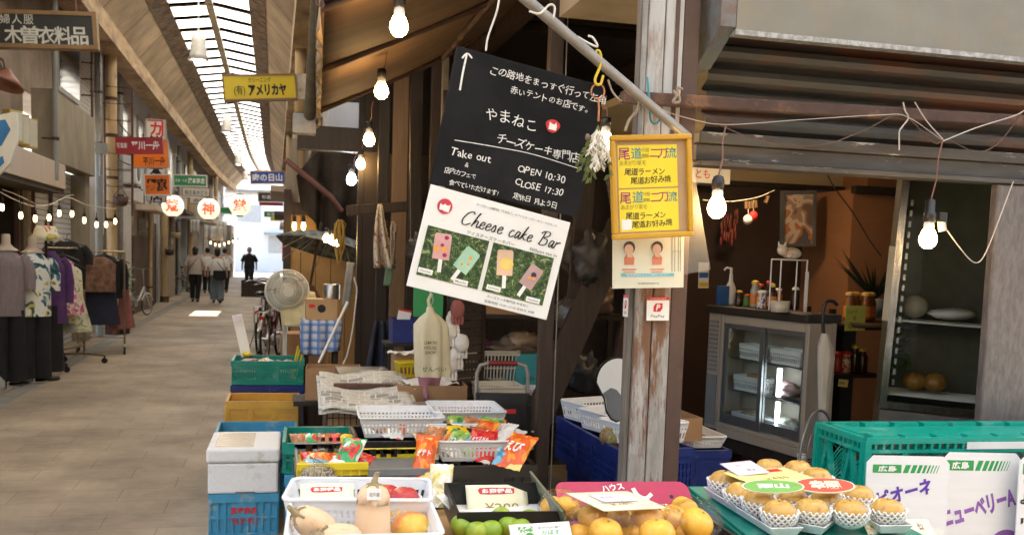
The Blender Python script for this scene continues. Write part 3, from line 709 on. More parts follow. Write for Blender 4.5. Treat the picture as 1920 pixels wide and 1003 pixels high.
part_box('wall', KPALE, h, (0, 4, 0, 11, 2.6, 6.2)); part_box('wall_panel', KTIN, h, (-.03, 4, 0, 5, 0, 2.598)); part_box('wall_panel', PL2, h, (0, 4, 5, 11, 0, 2.598)); part_box('canopy', KCAN, h, (-.5, 0, 1, 4.5, 2.5, 2.6))
h = thing('shop_building', 'far right hand shop with reddish signs near the exit', 'shop building', (.48, 27.2, 0))
part_box('wall', PL2, h, (0, 4, 0, 13, 2.6, 6.2)); part_box('wall_panel', KPALE, h, (.02, 4, 0, 6, 0, 2.598)); part_box('wall_panel', PL1, h, (0, 4, 6, 13, 0, 2.598)); part_box('canopy', KTIN, h, (-.5, 0, 1, 6, 2.5, 2.6))
h = thing('shop_building', 'farthest right hand shop beside the bright exit', 'shop building', (.62, 40.4, 0))
part_box('wall', KPALE, h, (0, 4, 0, 15.6, 0, 6.2)); part_box('canopy', KCAN, h, (-.4, 0, 2, 9, 2.5, 2.7))
# end of the alley: sunlit building across the road
KEND2 = mat('window_pale', (.55,.55,.54), (.45,.45,.44), rough=.3, bump=0)
KEND = mat('render_white', (.85,.84,.82), (.8,.79,.77), scale=2, rough=.8, bump=.05)
h = thing('house', 'bright white building across the road at the end of the arcade', 'building', (-1.0, 66.5, 0))
part_box('wall', KEND, h, (-9, 11, 0, 6, 0, 5.2)); part_box('roof', K['grey_pipe'], h, (-9.3, 11.3, -.3, 6.3, 5.2, 5.4)); part_box('shop_window', KEND2, h, (.6, 3.6, -.06, -.002, 1.3, 2.4)); part_box('awning', KGRY, h, (.3, 3.9, -.9, -.065, 2.5, 2.62)); part_box('roller_shutter', KEND, h, (-4, -1, -.05, -.002, 0, 2.6))
for x in (-5, -1.4, 1.8, 5): part_box('window', KEND2, h, (x, x+1.5, -.05, -.002, 3.3, 4.4))
t = thing('banner_flag', 'red upright banner on a pole outside the arcade exit', 'banner', (.85, 55, 0)); MB().cyl((0,0,0),(0,0,2.6),.02).build('pole', K['steel'], t)
b = MB(); b.sheet(lambda u,v: (-.45*u, .03*math.sin(v*6+u*3), .9+1.5*v), 6, 10); b.build('cloth', kmat('cloth_red', (.5,.03,.05), rough=.8), t, solid=.004)

# ================================================================== projecting signs
def signbox(name, label, Y, tl, tr, bl, mface, mframe, fr=.03, dep=.12):
    M, w, h_ = frameY(Y, tl, tr, bl)
    t = thing(name, label, 'sign', M=M)
    b = MB(); b.box(-w/2, w/2, -h_/2, h_/2, -dep, 0); b.build('panel', mface, t)
    if fr:
        b = MB(); b.box(-w/2-fr*.2, w/2+fr*.2, h_/2-fr, h_/2+fr*.2, -dep-.01, .012); b.box(-w/2-fr*.2, w/2+fr*.2, -h_/2-fr*.2, -h_/2+fr, -dep-.01, .012)
        b.box(-w/2-fr*.2, -w/2+fr, -h_/2+fr, h_/2-fr, -dep-.01, .012); b.box(w/2-fr, w/2+fr*.2, -h_/2+fr, h_/2-fr, -dep-.01, .012); b.build('frame', mframe, t)
    return t, w, h_
KSB = mat('sign_black', (.035,.037,.037), (.025,.027,.027), rough=.35, bump=.03)
KGOLD = mat('frame_bronze', (.3,.18,.08), (.22,.13,.055), rough=.5, bump=.1)
KYS = mat('sign_yellow', (.72,.55,.01), (.66,.5,.01), scale=2, rough=.4, bump=.02)
KRED = mat('sign_red', (.36,.02,.035), (.3,.018,.03), scale=3, rough=.4, bump=.02)
KORG = mat('sign_orange', (.85,.2,.015), (.78,.17,.012), scale=3, rough=.4, bump=.02)
KGRN = mat('sign_green', (.02,.25,.09), (.015,.21,.075), scale=3, rough=.4, bump=.02)
KBLU = mat('sign_blue', (.02,.1,.5), (.018,.085,.44), scale=3, rough=.4, bump=.02)
KWS = mat('sign_white', (.72,.7,.64), (.64,.62,.56), scale=4, rough=.5, bump=.03)
KOW = mat('ink_offwhite', (.66,.68,.62), (.5,.52,.47), scale=20, rough=.6, bump=0)
t, w, h_ = signbox('shop_sign', 'black shop sign with white lettering and bronze frame at upper left', 11.2, (-70,17), (181,25), (-70,86), KSB, KGOLD, .035)
for i, ch in enumerate('木曽衣料品'): text(t, ch, KOW, -w/2+(70+22+31.5*i)/251*w, -.16*h_, w=.17, h=.185, z=.004, bold=.022)
for i, ch in enumerate('婦人服'): text(t, ch, KOW, -w/2+(70+9+22*i)/251*w, .26*h_, w=.095, h=.1, z=.004)
for x in (-w/2+.2,w/2-.2): MB().cyl((x,h_/2,-.06),(x,h_/2+.6,-.06),.015).build('bracket', K['brown_steel'], t)
t, w, h_ = signbox('shop_sign', 'yellow cleaning shop sign with black lettering and white end cap', 15.0, (418,141), (556,139), (418,189), KYS, KGOLD, .02, .16)
text(t, 'クリーニング', K['ink_black'], .0, h_*.28, w=w*.31, h=.07, z=.004); text(t, '(有)', K['ink_black'], -w*.28, -h_*.13, w=w*.15, h=.16, z=.004); text(t, 'アメリカヤ', K['ink_black'], w*.1, -h_*.11, w=w*.52, h=.17, z=.004, bold=.05)
part_box('end_cap', kmat('cap_white', (.6,.56,.47), (.4,.32,.24), scale=8, rough=.6, c3=(.25,.12,.06), s3=6, t3=.62), t, (w/2+.012, w/2+.2, -h_/2, h_/2, -.15, -.01))
t, w, h_ = signbox('shop_sign', 'tall white upright sign with red mark and black characters', 19.0, (274,223), (311,225), (274,378), KWS, KFRM, .015)
text(t, 'カ', K['ink_red'], .0, h_*.385, w=.2, h=.24, z=.004, bold=.03); b = MB(); b.box(-.14,.13,h_*.475,h_*.475+.035,0,.006); b.box(.10,.135,h_*.3,h_*.475,0,.006); b.build('red_mark', K['ink_red'], t)
text(t, '鮮', K['ink_black'], 0, h_*.22, w=.26, h=.26, bold=.02); text(t, '本', K['ink_black'], 0, -h_*.13, w=.26, h=.26, bold=.02); text(t, '店', K['ink_black'], 0, -h_*.44, w=.24, h=.24, bold=.02)
t, w, h_ = signbox('shop_sign', 'orange sign with black photographer name under the red sign', 18.0, (246,262), (316,262), (246,315), KORG, KFRM, .012)
text(t, '平川一舟', K['ink_black'], w*.1, -h_*.26, w=w*.6, h=h_*.3, bold=.02)
t, w, h_ = signbox('shop_sign', 'dark red sign with white lettering above the orange sign', 17.0, (217,258), (305,258), (217,288), KRED, KRED, .012)
text(t, '写真館', K['ink_white'], -w*.37, 0, w=w*.22, h=h_*.34); text(t, '平川一舟', K['ink_white'], w*.13, 0, w=w*.6, h=h_*.55, bold=.03)
t, w, h_ = signbox('shop_sign', 'square orange photo shop sign with big black characters', 18.6, (270,327), (320,327), (270,367), KORG, KWS, .02)
text(t, '写真', K['ink_black'], 0, 0, w=w*.76, h=h_*.62, bold=.06)
t, w, h_ = signbox('shop_sign', 'green sign with white lettering over the lanterns', 24.0, (325,327), (388,329), (325,349), KGRN, KWS, .02)
text(t, '洋酒・食品', K['ink_white'], -w*.27, 0, w=w*.34, h=h_*.25); text(t, '濵本商店', K['ink_white'], w*.18, 0, w=w*.5, h=h_*.5, bold=.02)
t, w, h_ = signbox('shop_sign', 'cream sign with brushed black lettering below the green sign', 26.0, (341,350), (394,352), (341,368), KWS, KGOLD, .02)
text(t, '和食あかどら', K['ink_black'], .0, -.02, w=w*.8, h=h_*.5, bold=.01)
t, w, h_ = signbox('shop_sign', 'pale sign half hidden behind the middle lantern', 28.0, (355,369), (404,371), (355,382), KWS, KGOLD, .02); text(t, '赤松川', K['ink_black'], 0, 0, w=w*.7, h=h_*.6)
t, w, h_ = signbox('shop_sign', 'blue sign with white lettering hanging over the alley', 31.0, (469,321), (535,321), (469,345), KBLU, kmat('frame_pink', (.55,.3,.28), rough=.5), .03)
text(t, '肉の日山', K['ink_white'], -w*.01, 0, w=w*.85, h=h_*.62, bold=.04)
t, w, h_ = signbox('shop_sign', 'black sign with white brush lettering under the blue sign', 38.0, (484,361), (531,362), (484,378), KSB, KGOLD, .03); text(t, '杉酒販店', K['ink_white'], 0, 0, w=w*.7, h=h_*.45)
t, w, h_ = signbox('shop_sign', 'thin dark red sign board under the black sign', 39.0, (486,379), (531,380), (486,385), KRED, KRED, 0)
t, w, h_ = signbox('shop_sign', 'small green sign near the arcade exit', 44.0, (495,396), (529,397), (495,407), KGRN, KWS, .02); text(t, '谷酒店', K['ink_white'], 0, 0, w=w*.7, h=h_*.55)
t, w, h_ = signbox('shop_sign', 'small yellow sign under the far green sign', 45.0, (507,407), (529,408), (507,414), KYS, KYS, 0)
t, w, h_ = signbox('shop_sign', 'far green sign between the middle and right lanterns', 34.0, (412,388), (435,389), (412,401), KGRN, KWS, .03)
# lanterns
KLAN = emit('lantern_paper', (.85,.8,.68), .26, (1,.82,.58))
wire = [P(0,356,19.5), P(150,349,20.5), P(300,362,21), P(324,367,21), P(392,372,21), P(450,366,21), P(540,352,21.5)]
for i, (ch, u, v, lab) in enumerate((('荒',324,386,'round paper lantern with red character nearest the left wall'), ('神',391.5,392,'round paper lantern hanging lowest in the middle'), ('堂',450,385,'round paper lantern hanging nearest the bright exit'))):
    p = P(u, v, 21); t = thing('paper_lantern', lab, 'lantern', p, 0, 'paper lanterns strung across the alley')
    prof = [(.07,-.215)]+[(.222*math.sin(math.pi*(.1+.8*k/24))*(1+.012*(k%2)), -.215*math.cos(math.pi*(.1+.8*k/24))/.951) for k in range(25)]+[(.07,.215)]
    MB().lathe(prof, 32).build('paper_shade', KLAN, t)
    b = MB(); b.cyl((0,0,.21),(0,0,.235),.075); b.cyl((0,0,-.235),(0,0,-.21),.075); b.build('rim', KSB, t); MB().cyl((0,0,.23),(0,0,.34),.006).build('hook', K['steel'], t)
    vs_, fs_ = glyphs(ch, .03); xa = min(q.x for q in vs_); xb = max(q.x for q in vs_); ya = min(q.y for q in vs_); yb = max(q.y for q in vs_); b = MB(); vv = []
    for q in vs_:
        x = (q.x-xa)/(xb-xa)*.25-.125; z = (q.y-ya)/(yb-ya)*.25-.125
        yy = -math.sqrt(max(0, .232**2-x*x-z*z)); vv.append((x, yy-.002, z))
    b.add(vv, fs_); b.build('lettering', emit('lantern_red', (.85,.12,.05), .16, (1,.14,.06)), t)
tag(MB().tube(wire, .008, 6).build('lantern_wire', K['white_cord']), 'pale wire carrying three paper lanterns across the alley', 'wire')
# lamp, shield sign and box signs over the clothes shop
t = thing('wall_lamp', 'rusty enamel cone lamp on a bent arm at far left', 'wall lamp', XP(10,150,-2.75)+Vector((0,0,0)))
MB().lathe([(.03,.12),(.05,.09),(.15,-.0),(.2,-.06),(.19,-.06),(.14,-.0),(.04,.07)], 22, TM((0,0,0),R(-14),R(12))).build('lamp_shade', mat('enamel_rust', (.32,.13,.08), (.22,.09,.06), scale=9, rough=.5), t)
MB().tube([(0,0,.1),(-.02,0,.2),(-.12,0,.26),(-.35,0,.2)], .012, 8).build('arm', K['brown_steel'], t)
KSH = mat('sign_cream', (.68,.66,.56), (.6,.58,.49), rough=.5)
M, w, h_ = frameY(8.3, (-45,222), (41,210), (-45,305)); t = thing('shield_sign', 'cream shield shaped sign with blue emblem above the cream canopy', 'sign', M=M)
pts = [(-w*.9,h_*.42),(w*.5,h_*.5),(w*.47,h_*.2),(w*.36,-h_*.2),(w*.12,-h_*.62),(-w*.2,-h_*.85),(-w*.9,-h_*.6)]
MB().prism(pts, .05).build('panel', KSH, t)
b = MB()
for rr, cx, cy in ((.1,.03,.02),):
    ring = [(cx-.22,cy+.1),(cx+.05,cy+.1),(cx+.07,cy+.02),(cx-.02,cy-.09),(cx-.22,cy-.13)]; b.prism(ring, .058)
b.prism([(-.2,-.18),(.0,-.15),(.0,-.2),(-.1,-.27),(-.2,-.28)], .058); b.build('emblem', kmat('ink_blue', (.03,.2,.45), rough=.5, bump=0), t)
for i, (u, lab) in enumerate(((32,'leftmost little yellow box sign on the cream canopy'), (45,'middle little yellow box sign on the cream canopy'), (60,'right little yellow box sign on the cream canopy'))):
    p = XP(u, 279, -2.72); p.z = 2.585; t = thing('box_sign', lab, 'box sign', p, R(58), 'little yellow box signs in a row on the canopy')
    part_box('case', kmat('box_yellow', (.6,.45,.12), (.5,.36,.09), rough=.5), t, (-.09, .09, 0, .1, 0, .34), bevel=.006)
    part_box('face', KSH, t, (-.075, .075, -.004, -.001, .02, .32)); vtext(t, '寿司', K['ink_black'], 0, 0, .001)
# small fittings on the left walls
for i,(x,y,z,lab) in enumerate(((-2.9,18.2,1.5,'grey meter box on the pale wall right of the tan pole'),(-2.9,23.4,1.95,'second grey meter box above the brown tin wall'),(-2.92,29.2,1.6,'meter box by the dark door behind the walkers'))):
    t = thing('meter_box', lab, 'meter box', (x,y,z), 0, 'meter boxes on the left walls'); part_box('case', K['grey_pipe'], t, (-.1,.06,-.12,.12,-.18,.18), bevel=.01); MB().cyl((.06,0,.05),(.075,0,.05),.07,n=18).build('dial', K['glass'] if False else KWS, t)
    tag(MB().tube([(x,y,z+.18),(x+.01,y+.02,z+.9),(x,y+.3,z+1.6)],.012,6).build('wall_cable', K['rubber']), ['black cable rising beside the tan pole','black cable rising above the brown tin wall','black cable rising by the dark door far left'][i], 'cable')
for i,(y,z0,z1,lab) in enumerate(((17.6,3.1,3.4,'long black cable sagging under the eave past the tan pole'),(17.8,3.9,3.7,'second black cable strung high along the left wall'),(22.0,2.75,2.9,'thin cable strung over the tin wall'))):
    tag(MB().tube([(-2.85,y+k*.9,z0+(z1-z0)*k/8-.12*math.sin(math.pi*k/8)) for k in range(9)],.012,6).build('wall_cable', K['rubber']), lab, 'cable')
for i,(u,v,Y,w_,h_,lab) in enumerate(((401,437,30,.5,.42,'white sheet hanging high behind the middle lantern'),(366,424,28,.25,.36,'white cloth hanging beside the far tan pole'),(416,430,33,.3,.5,'pale cloth hanging under the right lantern'))):
    p = P(u,v,Y); b = MB(); b.sheet(lambda a,c: ((a-.5)*w_,.05*math.sin(a*14),(.5-c)*h_), 14, 4); o = b.build('hanging_sheet', kmat('sheet_white', (.75,.74,.7), rough=.9), None, solid=.006); o.location = p; tag(o, lab, 'sheet')
for i,(u,v,Y,lab) in enumerate(((226,376,17.2,'dark hanging flower pot on the tan pole'),(318,472,27.4,'dark hanging pot on the pole behind the folding bicycle'),(330,440,27.2,'pale hanging pot on the pole behind the folding bicycle'))):
    p = P(u,v,Y); t = thing('hanging_pot', lab, 'pot', p, 0); MB().lathe([(.02,-.1),(.1,-.08),(.13,.06),(.12,.06),(.08,-.05)],16).build('pot', K['brown_steel'] if i < 2 else KTAN, t); MB().tube([(-.11,0,.06),(0,0,.22),(.11,0,.06)],.006,6).build('hanger', K['rust'], t)
t = thing('green_plant', 'light green leafy plant standing by the wall behind the clothes rack', 'plant', (P(228,560,17.6).x,17.6,0)); rg0 = random.Random(21); b = MB()
for i in range(160):
    p0 = Vector((rg0.uniform(-.16,.16),rg0.uniform(-.16,.16),rg0.uniform(.4,1.15))); a = rg0.uniform(0,6.3); e = p0+Vector((.09*math.cos(a),.07*math.sin(a),rg0.uniform(-.05,.07))); s_ = Vector((-.025*math.sin(a),.025*math.cos(a),.012)); b.add([p0,p0.lerp(e,.5)+s_,e,p0.lerp(e,.5)-s_],[(0,1,2,3)])
b.build('leaf', mat('leaf_light', (.14,.24,.06), (.08,.15,.04), scale=9, rough=.5), t); b = MB()
for i in range(6): b.cyl((0,0,.3),(rg0.uniform(-.12,.12),rg0.uniform(-.12,.12),1.0),.008,n=6)
b.build('stem', K['brown_wood'], t); MB().lathe([(0,0),(.13,0),(.17,.33),(.15,.33),(.12,.04)],20).build('pot', K['brown_steel'], t)
# ================================================================== clothes shop: stands, racks, garments
def cloth(name, c, c2=None, **k):
    a = dict(scale=7, rough=.9, bump=.12); a.update(k); return mat(name, c, c2, **a)
CBLK = cloth('cloth_black', (.014,.014,.017), (.01,.01,.012)); CNAVY = cloth('cloth_navy', (.02,.025,.05)); CGREY = cloth('cloth_mauve', (.26,.21,.215), (.2,.16,.165), stretch=(8,8,1)); CPUR = cloth('cloth_purple', (.11,.045,.16), (.08,.03,.12))
CVEL = cloth('cloth_velvet', (.26,.15,.1), (.12,.065,.045), scale=11, lo=.4, hi=.62, bump=.3); CWHT = cloth('cloth_white', (.72,.71,.68), (.62,.61,.58)); CROSE = cloth('cloth_rose', (.34,.12,.11)); CBEI = cloth('cloth_beige', (.5,.43,.33)); CGRN = cloth('cloth_sage', (.42,.45,.33))
CFLO = print_mat('cloth_floral', [(.02,.06,.08),(.06,.2,.24),(.72,.72,.66),(.74,.74,.68),(.75,.74,.68),(.5,.45,.12),(.05,.1,.1)], 7, .9, bump=.1)
CPNK = print_mat('cloth_pink_floral', [(.5,.08,.2),(.66,.3,.36),(.74,.66,.6),(.72,.64,.58),(.6,.16,.26),(.3,.34,.2)], 10, .9, bump=.1)
CSPR = print_mat('cloth_spring', [(.3,.4,.22),(.68,.66,.5),(.72,.7,.56),(.7,.6,.3),(.45,.5,.3)], 10, .9, bump=.1)
def torso(b, z0, z1, w0, w1, d0=None, seed=0, fold=.02, cx=0, cy=0):
    """a hanging top: waist at z0, shoulders at z1"""
    d0 = d0 or w0*.55; H = z1-z0; rings = []
    for k in range(11):
        t = k/10
        ww = w0+(w1-w0)*min(1,t*1.15)
        if t > .82: ww = w1*(1-(t-.82)/.18*.62)
        dd = d0*(1-.15*t) if t < .82 else d0*.85*(1-(t-.82)/.18*.55)
        rings.append(((cx, cy, z0+H*t), ww, dd))
    rings = rings[::-1]
    b.loft(rings, 28, True, fold, 6, seed)
def sleeve(b, sgn, zs, xs, L, r=.07, seed=0):
    pts = [(sgn*xs, 0, zs), (sgn*(xs+.05), 0, zs-.07), (sgn*(xs+.075), -.01, zs-L*.5), (sgn*(xs+.07), -.015, zs-L)]
    b.tube(pts, r, 12, rad=[r*.9, r, r*.95, r*.9])
def mannequin(label, p, rz, top_m, bot_m, top_lab=None, zt=1.38, legs=True, sleeves=.34, z_w=.84, wide=.2):
    t = thing('mannequin', label, 'mannequin', p, rz, 'dressed mannequins outside the clothes shop')
    b = MB(); b.loft([((0,0,zt-.02),.13,.075),((0,0,zt+.02),.07,.055),((0,0,zt+.05),.045,.045),((0,0,zt+.14),.043,.043),((0,0,zt+.15),.03,.03)], 18); b.build('neck', kmat('mannequin_skin', (.5,.4,.3), (.42,.33,.25), rough=.6, bump=.05), t)
    b = MB(); torso(b, z_w-.08, zt, wide*.98, wide, .13, seed=p[1]); 
    for s_ in (-1, 1): sleeve(b, s_, zt-.09, wide*.82, sleeves)
    b.build('blouse', top_m, t)
    b = MB()
    if legs:
        for s_ in (-1, 1): b.loft([((s_*.075,0,z_w-.02),.1,.105),((s_*.085,0,.6),.098,.095),((s_*.09,0,.3),.092,.09),((s_*.09,0,.05),.098,.095)], 16, True, .03, 4, s_)
        b.build('trousers', bot_m, t)
    b = MB(); b.cyl((0,0,0),(0,0,z_w),.015); b.cyl((0,0,0),(0,0,.02),.14,n=20); b.build('stand', K['chrome'], t)
    return t
mannequin('mannequin in mauve grey knit top and black trousers at the far left edge', (P(12,560,11.0).x, 11.0, 0), R(30), CGREY, CBLK, zt=1.44, z_w=.82, wide=.18)
mannequin('mannequin in white and teal floral blouse with wide black trousers', (P(62,560,11.3).x, 11.3, 0), R(40), CFLO, CBLK, zt=1.42, z_w=.8, wide=.19)
t = thing('mannequin', 'mannequin in a long purple cardigan behind the floral blouse', 'mannequin', (P(92,560,11.9).x, 11.9, 0), R(25), 'dressed mannequins outside the clothes shop')
b = MB(); torso(b, .6, 1.42, .2, .17, .12, 2, .05); sleeve(b, 1, 1.33, .14, .5, .055); sleeve(b, -1, 1.33, .14, .5, .055); b.build('cardigan', CPUR, t)
b = MB(); b.loft([((0,0,.8),.14,.12),((.0,0,.3),.15,.13),((.0,0,.05),.16,.14)], 16, True, .08, 5); b.build('trousers', CBLK, t); MB().cyl((0,0,0),(0,0,.1),.12).build('stand', K['chrome'], t)
# patterned bucket hat on a stand
t = thing('bucket_hat', 'cream bucket hat with orange and green patches on top of the clothes stand', 'hat', P(86,442,11.5), R(20))
MB().lathe([(.19,-.05),(.2,-.055),(.13,.015),(.115,.075),(.09,.105),(0,.11)], 28).build('crown', print_mat('hat_print', [(.6,.12,.04),(.72,.66,.48),(.74,.68,.5),(.72,.68,.5),(.3,.42,.12),(.7,.5,.12)], 5, .9), t)
t = thing('hat_display_stand', 'wooden hat pole standing among the mannequins', 'stand', (P(86,442,11.5).x, 11.5, 0)); MB().cyl((0,0,0),(0,0,1.76),.014).build('pole', K['brown_wood'], t); MB().cyl((0,0,0),(0,0,.03),.13,n=20).build('foot', K['brown_wood'], t)
# rolling racks
KBR = mat('brass_tube', (.4,.32,.2), (.3,.24,.15), rough=.3, metal=.8, bump=.05)
def rack(label, p, rz, wd, hh):
    t = thing('garment_rack', label, 'clothes rack', p, rz, 'rolling garment racks in front of the shop')
    b = MB(); x = wd/2
    for s_ in (-1,1):
        b.cyl((s_*x,0,.09),(s_*x,0,hh),.014); b.tube([(s_*x,-.26,.1),(s_*x,0,.12),(s_*x,.26,.1)],.014,8)
    b.cyl((-x,0,hh),(x,0,hh),.014); b.cyl((-x,0,.22),(x,0,.22),.012); b.build('frame', KBR, t)
    for s_ in (-1,1):
        for y in (-.26,.26):
            c = MB(); c.cyl((s_*x-.014,y,.035),(s_*x+.014,y,.035),.035,n=14); c.cyl((s_*x,y,.05),(s_*x,y,.1),.01); c.build('caster', K['rubber'], t)
    return t
rack('chrome garment rack carrying the brown velvet top', (P(190,560,14.4).x, 14.4, 0), R(8), .6, 1.42)
rack('garment rack with dresses beside the black tee', (P(122,560,12.7).x, 12.7, 0), R(75), 1.0, 1.45)
def hung(label, p, rz, m, kind='top', L=.6, wd=.21, m2=None, sleeves=.3, cat='garment'):
    t = thing('hanging_garment', label, cat, p, rz, 'garments hanging on the racks')
    b = MB(); b.tube([(-.19,0,-.07),(0,0,-.0),(.19,0,-.07)],.008,6); b.tube([(0,0,0),(0,0,.05),(.02,0,.075),(.035,0,.06)],.004,6); b.build('hanger', K['black_plastic'], t)
    b = MB()
    if kind == 'dress':
        b.loft([((0,0,-.05),.05,.03),((0,0,-.1),.13,.05),((0,0,-.25),.14,.07),((0,0,-.45),.15,.08),((0,0,-L*.8),.22,.1),((0,0,-L),.26,.12)], 24, True, .12, 7, p[1])
    else:
        torso(b, -L, -.02, wd, wd, .09, p[1], .03)
        if sleeves:
            for s_ in (-1,1): sleeve(b, s_, -.09, wd*.8, sleeves, .065)
    b.build('cloth', m, t); return t
hung('brown crushed velvet top on the front of the chrome rack', (P(184,540,14.28).x, 14.28, 1.36), R(8), CVEL, L=.5, wd=.23, sleeves=.0)
hung('black long top hanging behind the velvet top', (P(196,540,14.5).x, 14.5, 1.38), R(6), CBLK, L=.62, wd=.23, sleeves=.4)
t = thing('hanging_garment', 'long black skirt hanging below the velvet top', 'garment', (P(187,540,14.34).x, 14.34, .86), R(8), 'garments hanging on the racks')
b = MB(); b.loft([((0,0,.05),.2,.07),((0,0,-.2),.23,.09),((0,0,-.46),.26,.11)], 28, True, .07, 8); b.build('cloth', CNAVY, t)
hung('rose dress at the right end of the chrome rack', (P(226,540,14.75).x, 14.75, 1.32), R(60), CROSE, 'dress', L=1.0)
hung('white blouse squeezed behind the rose dress', (P(212,540,14.65).x, 14.65, 1.36), R(65), CWHT, L=.75, wd=.16)
hung('pink floral sleeveless dress hanging in the middle of the display', (P(118,540,12.45).x, 12.45, 1.38), R(35), CPNK, 'dress', L=.72)
hung('pale green patterned dress beside the pink floral dress', (P(136,540,12.75).x, 12.75, 1.28), R(50), CSPR, 'dress', L=.85)
hung('plain black tee hanging above the floral dress', (P(126,540,13.0).x, 13.0, 1.56), R(25), CBLK, L=.62, wd=.22, sleeves=.22)
hung('white cotton blouse between purple cardigan and floral dress', (P(103,540,12.3).x, 12.3, 1.36), R(60), CWHT, L=.55, wd=.16)
hung('sage green skirt low on the dress rack', (P(112,540,12.6).x, 12.6, .9), R(40), CGRN, 'dress', L=.45)
hung('beige dress at the back of the dress rack', (P(108,540,12.9).x, 12.9, 1.28), R(60), CBEI, 'dress', L=.85)
# string lights over the shop
pts = [(0,372),(20,383),(40,392),(62,399),(84,398),(103,392),(120,383),(135,384),(158,395),(180,400),(199,402),(217,404)]
sl_ = [P(u, v-12, 11.2+i*.32) for i, (u, v) in enumerate(pts)]
tag(MB().tube(sl_, .006, 6).build('string_light_wire', K['white_cord']), 'sagging wire of festoon bulbs in front of the dark shop', 'wire')
tag(MB().tube([q+Vector((0,.1,.03+.03*math.sin(i))) for i, q in enumerate(sl_[:8])], .005, 6).build('cable', K['white_cord']), 'second loose cable running beside the festoon wire', 'cable')
LB = ['under the left end of the cream canopy','second from the left under the canopy','third from the left in front of the dark shop','fourth from the left near the door jamb','at the right end of the cream canopy','first in front of the white shutter','second in front of the white shutter','at the right edge of the white shutter','beside the grey drain pipe','next to the tan pole']
sb = None
for i, (u, v) in enumerate(((4,389),(39,404),(66,410),(92,408),(111,400),(135,401),(158,413),(181,421),(199,421),(216,415))):
    p = P(u, v, 11.3+i*.36); lab = 'small glowing festoon bulb '+LB[i]
    if sb is None:
        sb = thing('festoon_bulb', lab, 'festoon bulb', p, 0, 'festoon bulbs along the shop front')
        MB().lathe([(0,-.04),(.014,-.034),(.02,-.01),(.018,.02),(.011,.04)],14).build('glass_bulb', K['bulb_small'], sb); MB().lathe([(.014,.035),(.018,.04),(.018,.09),(.006,.1),(.005,.16)],12).build('socket', K['black_plastic'], sb)
    else: dup(sb, lab, p)
far = [P(395+8.5*i, 455+4*math.sin(i*.9)+i*.3, 30) for i in range(7)]
for i, q in enumerate(far): dup(sb, 'tiny far festoon bulb %s along the left wall behind the walkers' % ['first','second','third','fourth','fifth','sixth','seventh'][i], q)
for i, (u, v) in enumerate(((552,424),(569,424))): dup(sb, ['small bulb above the plank wall nearest the pole','small bulb above the plank wall under the dark canvas'][i], P(u, v, 9.4))

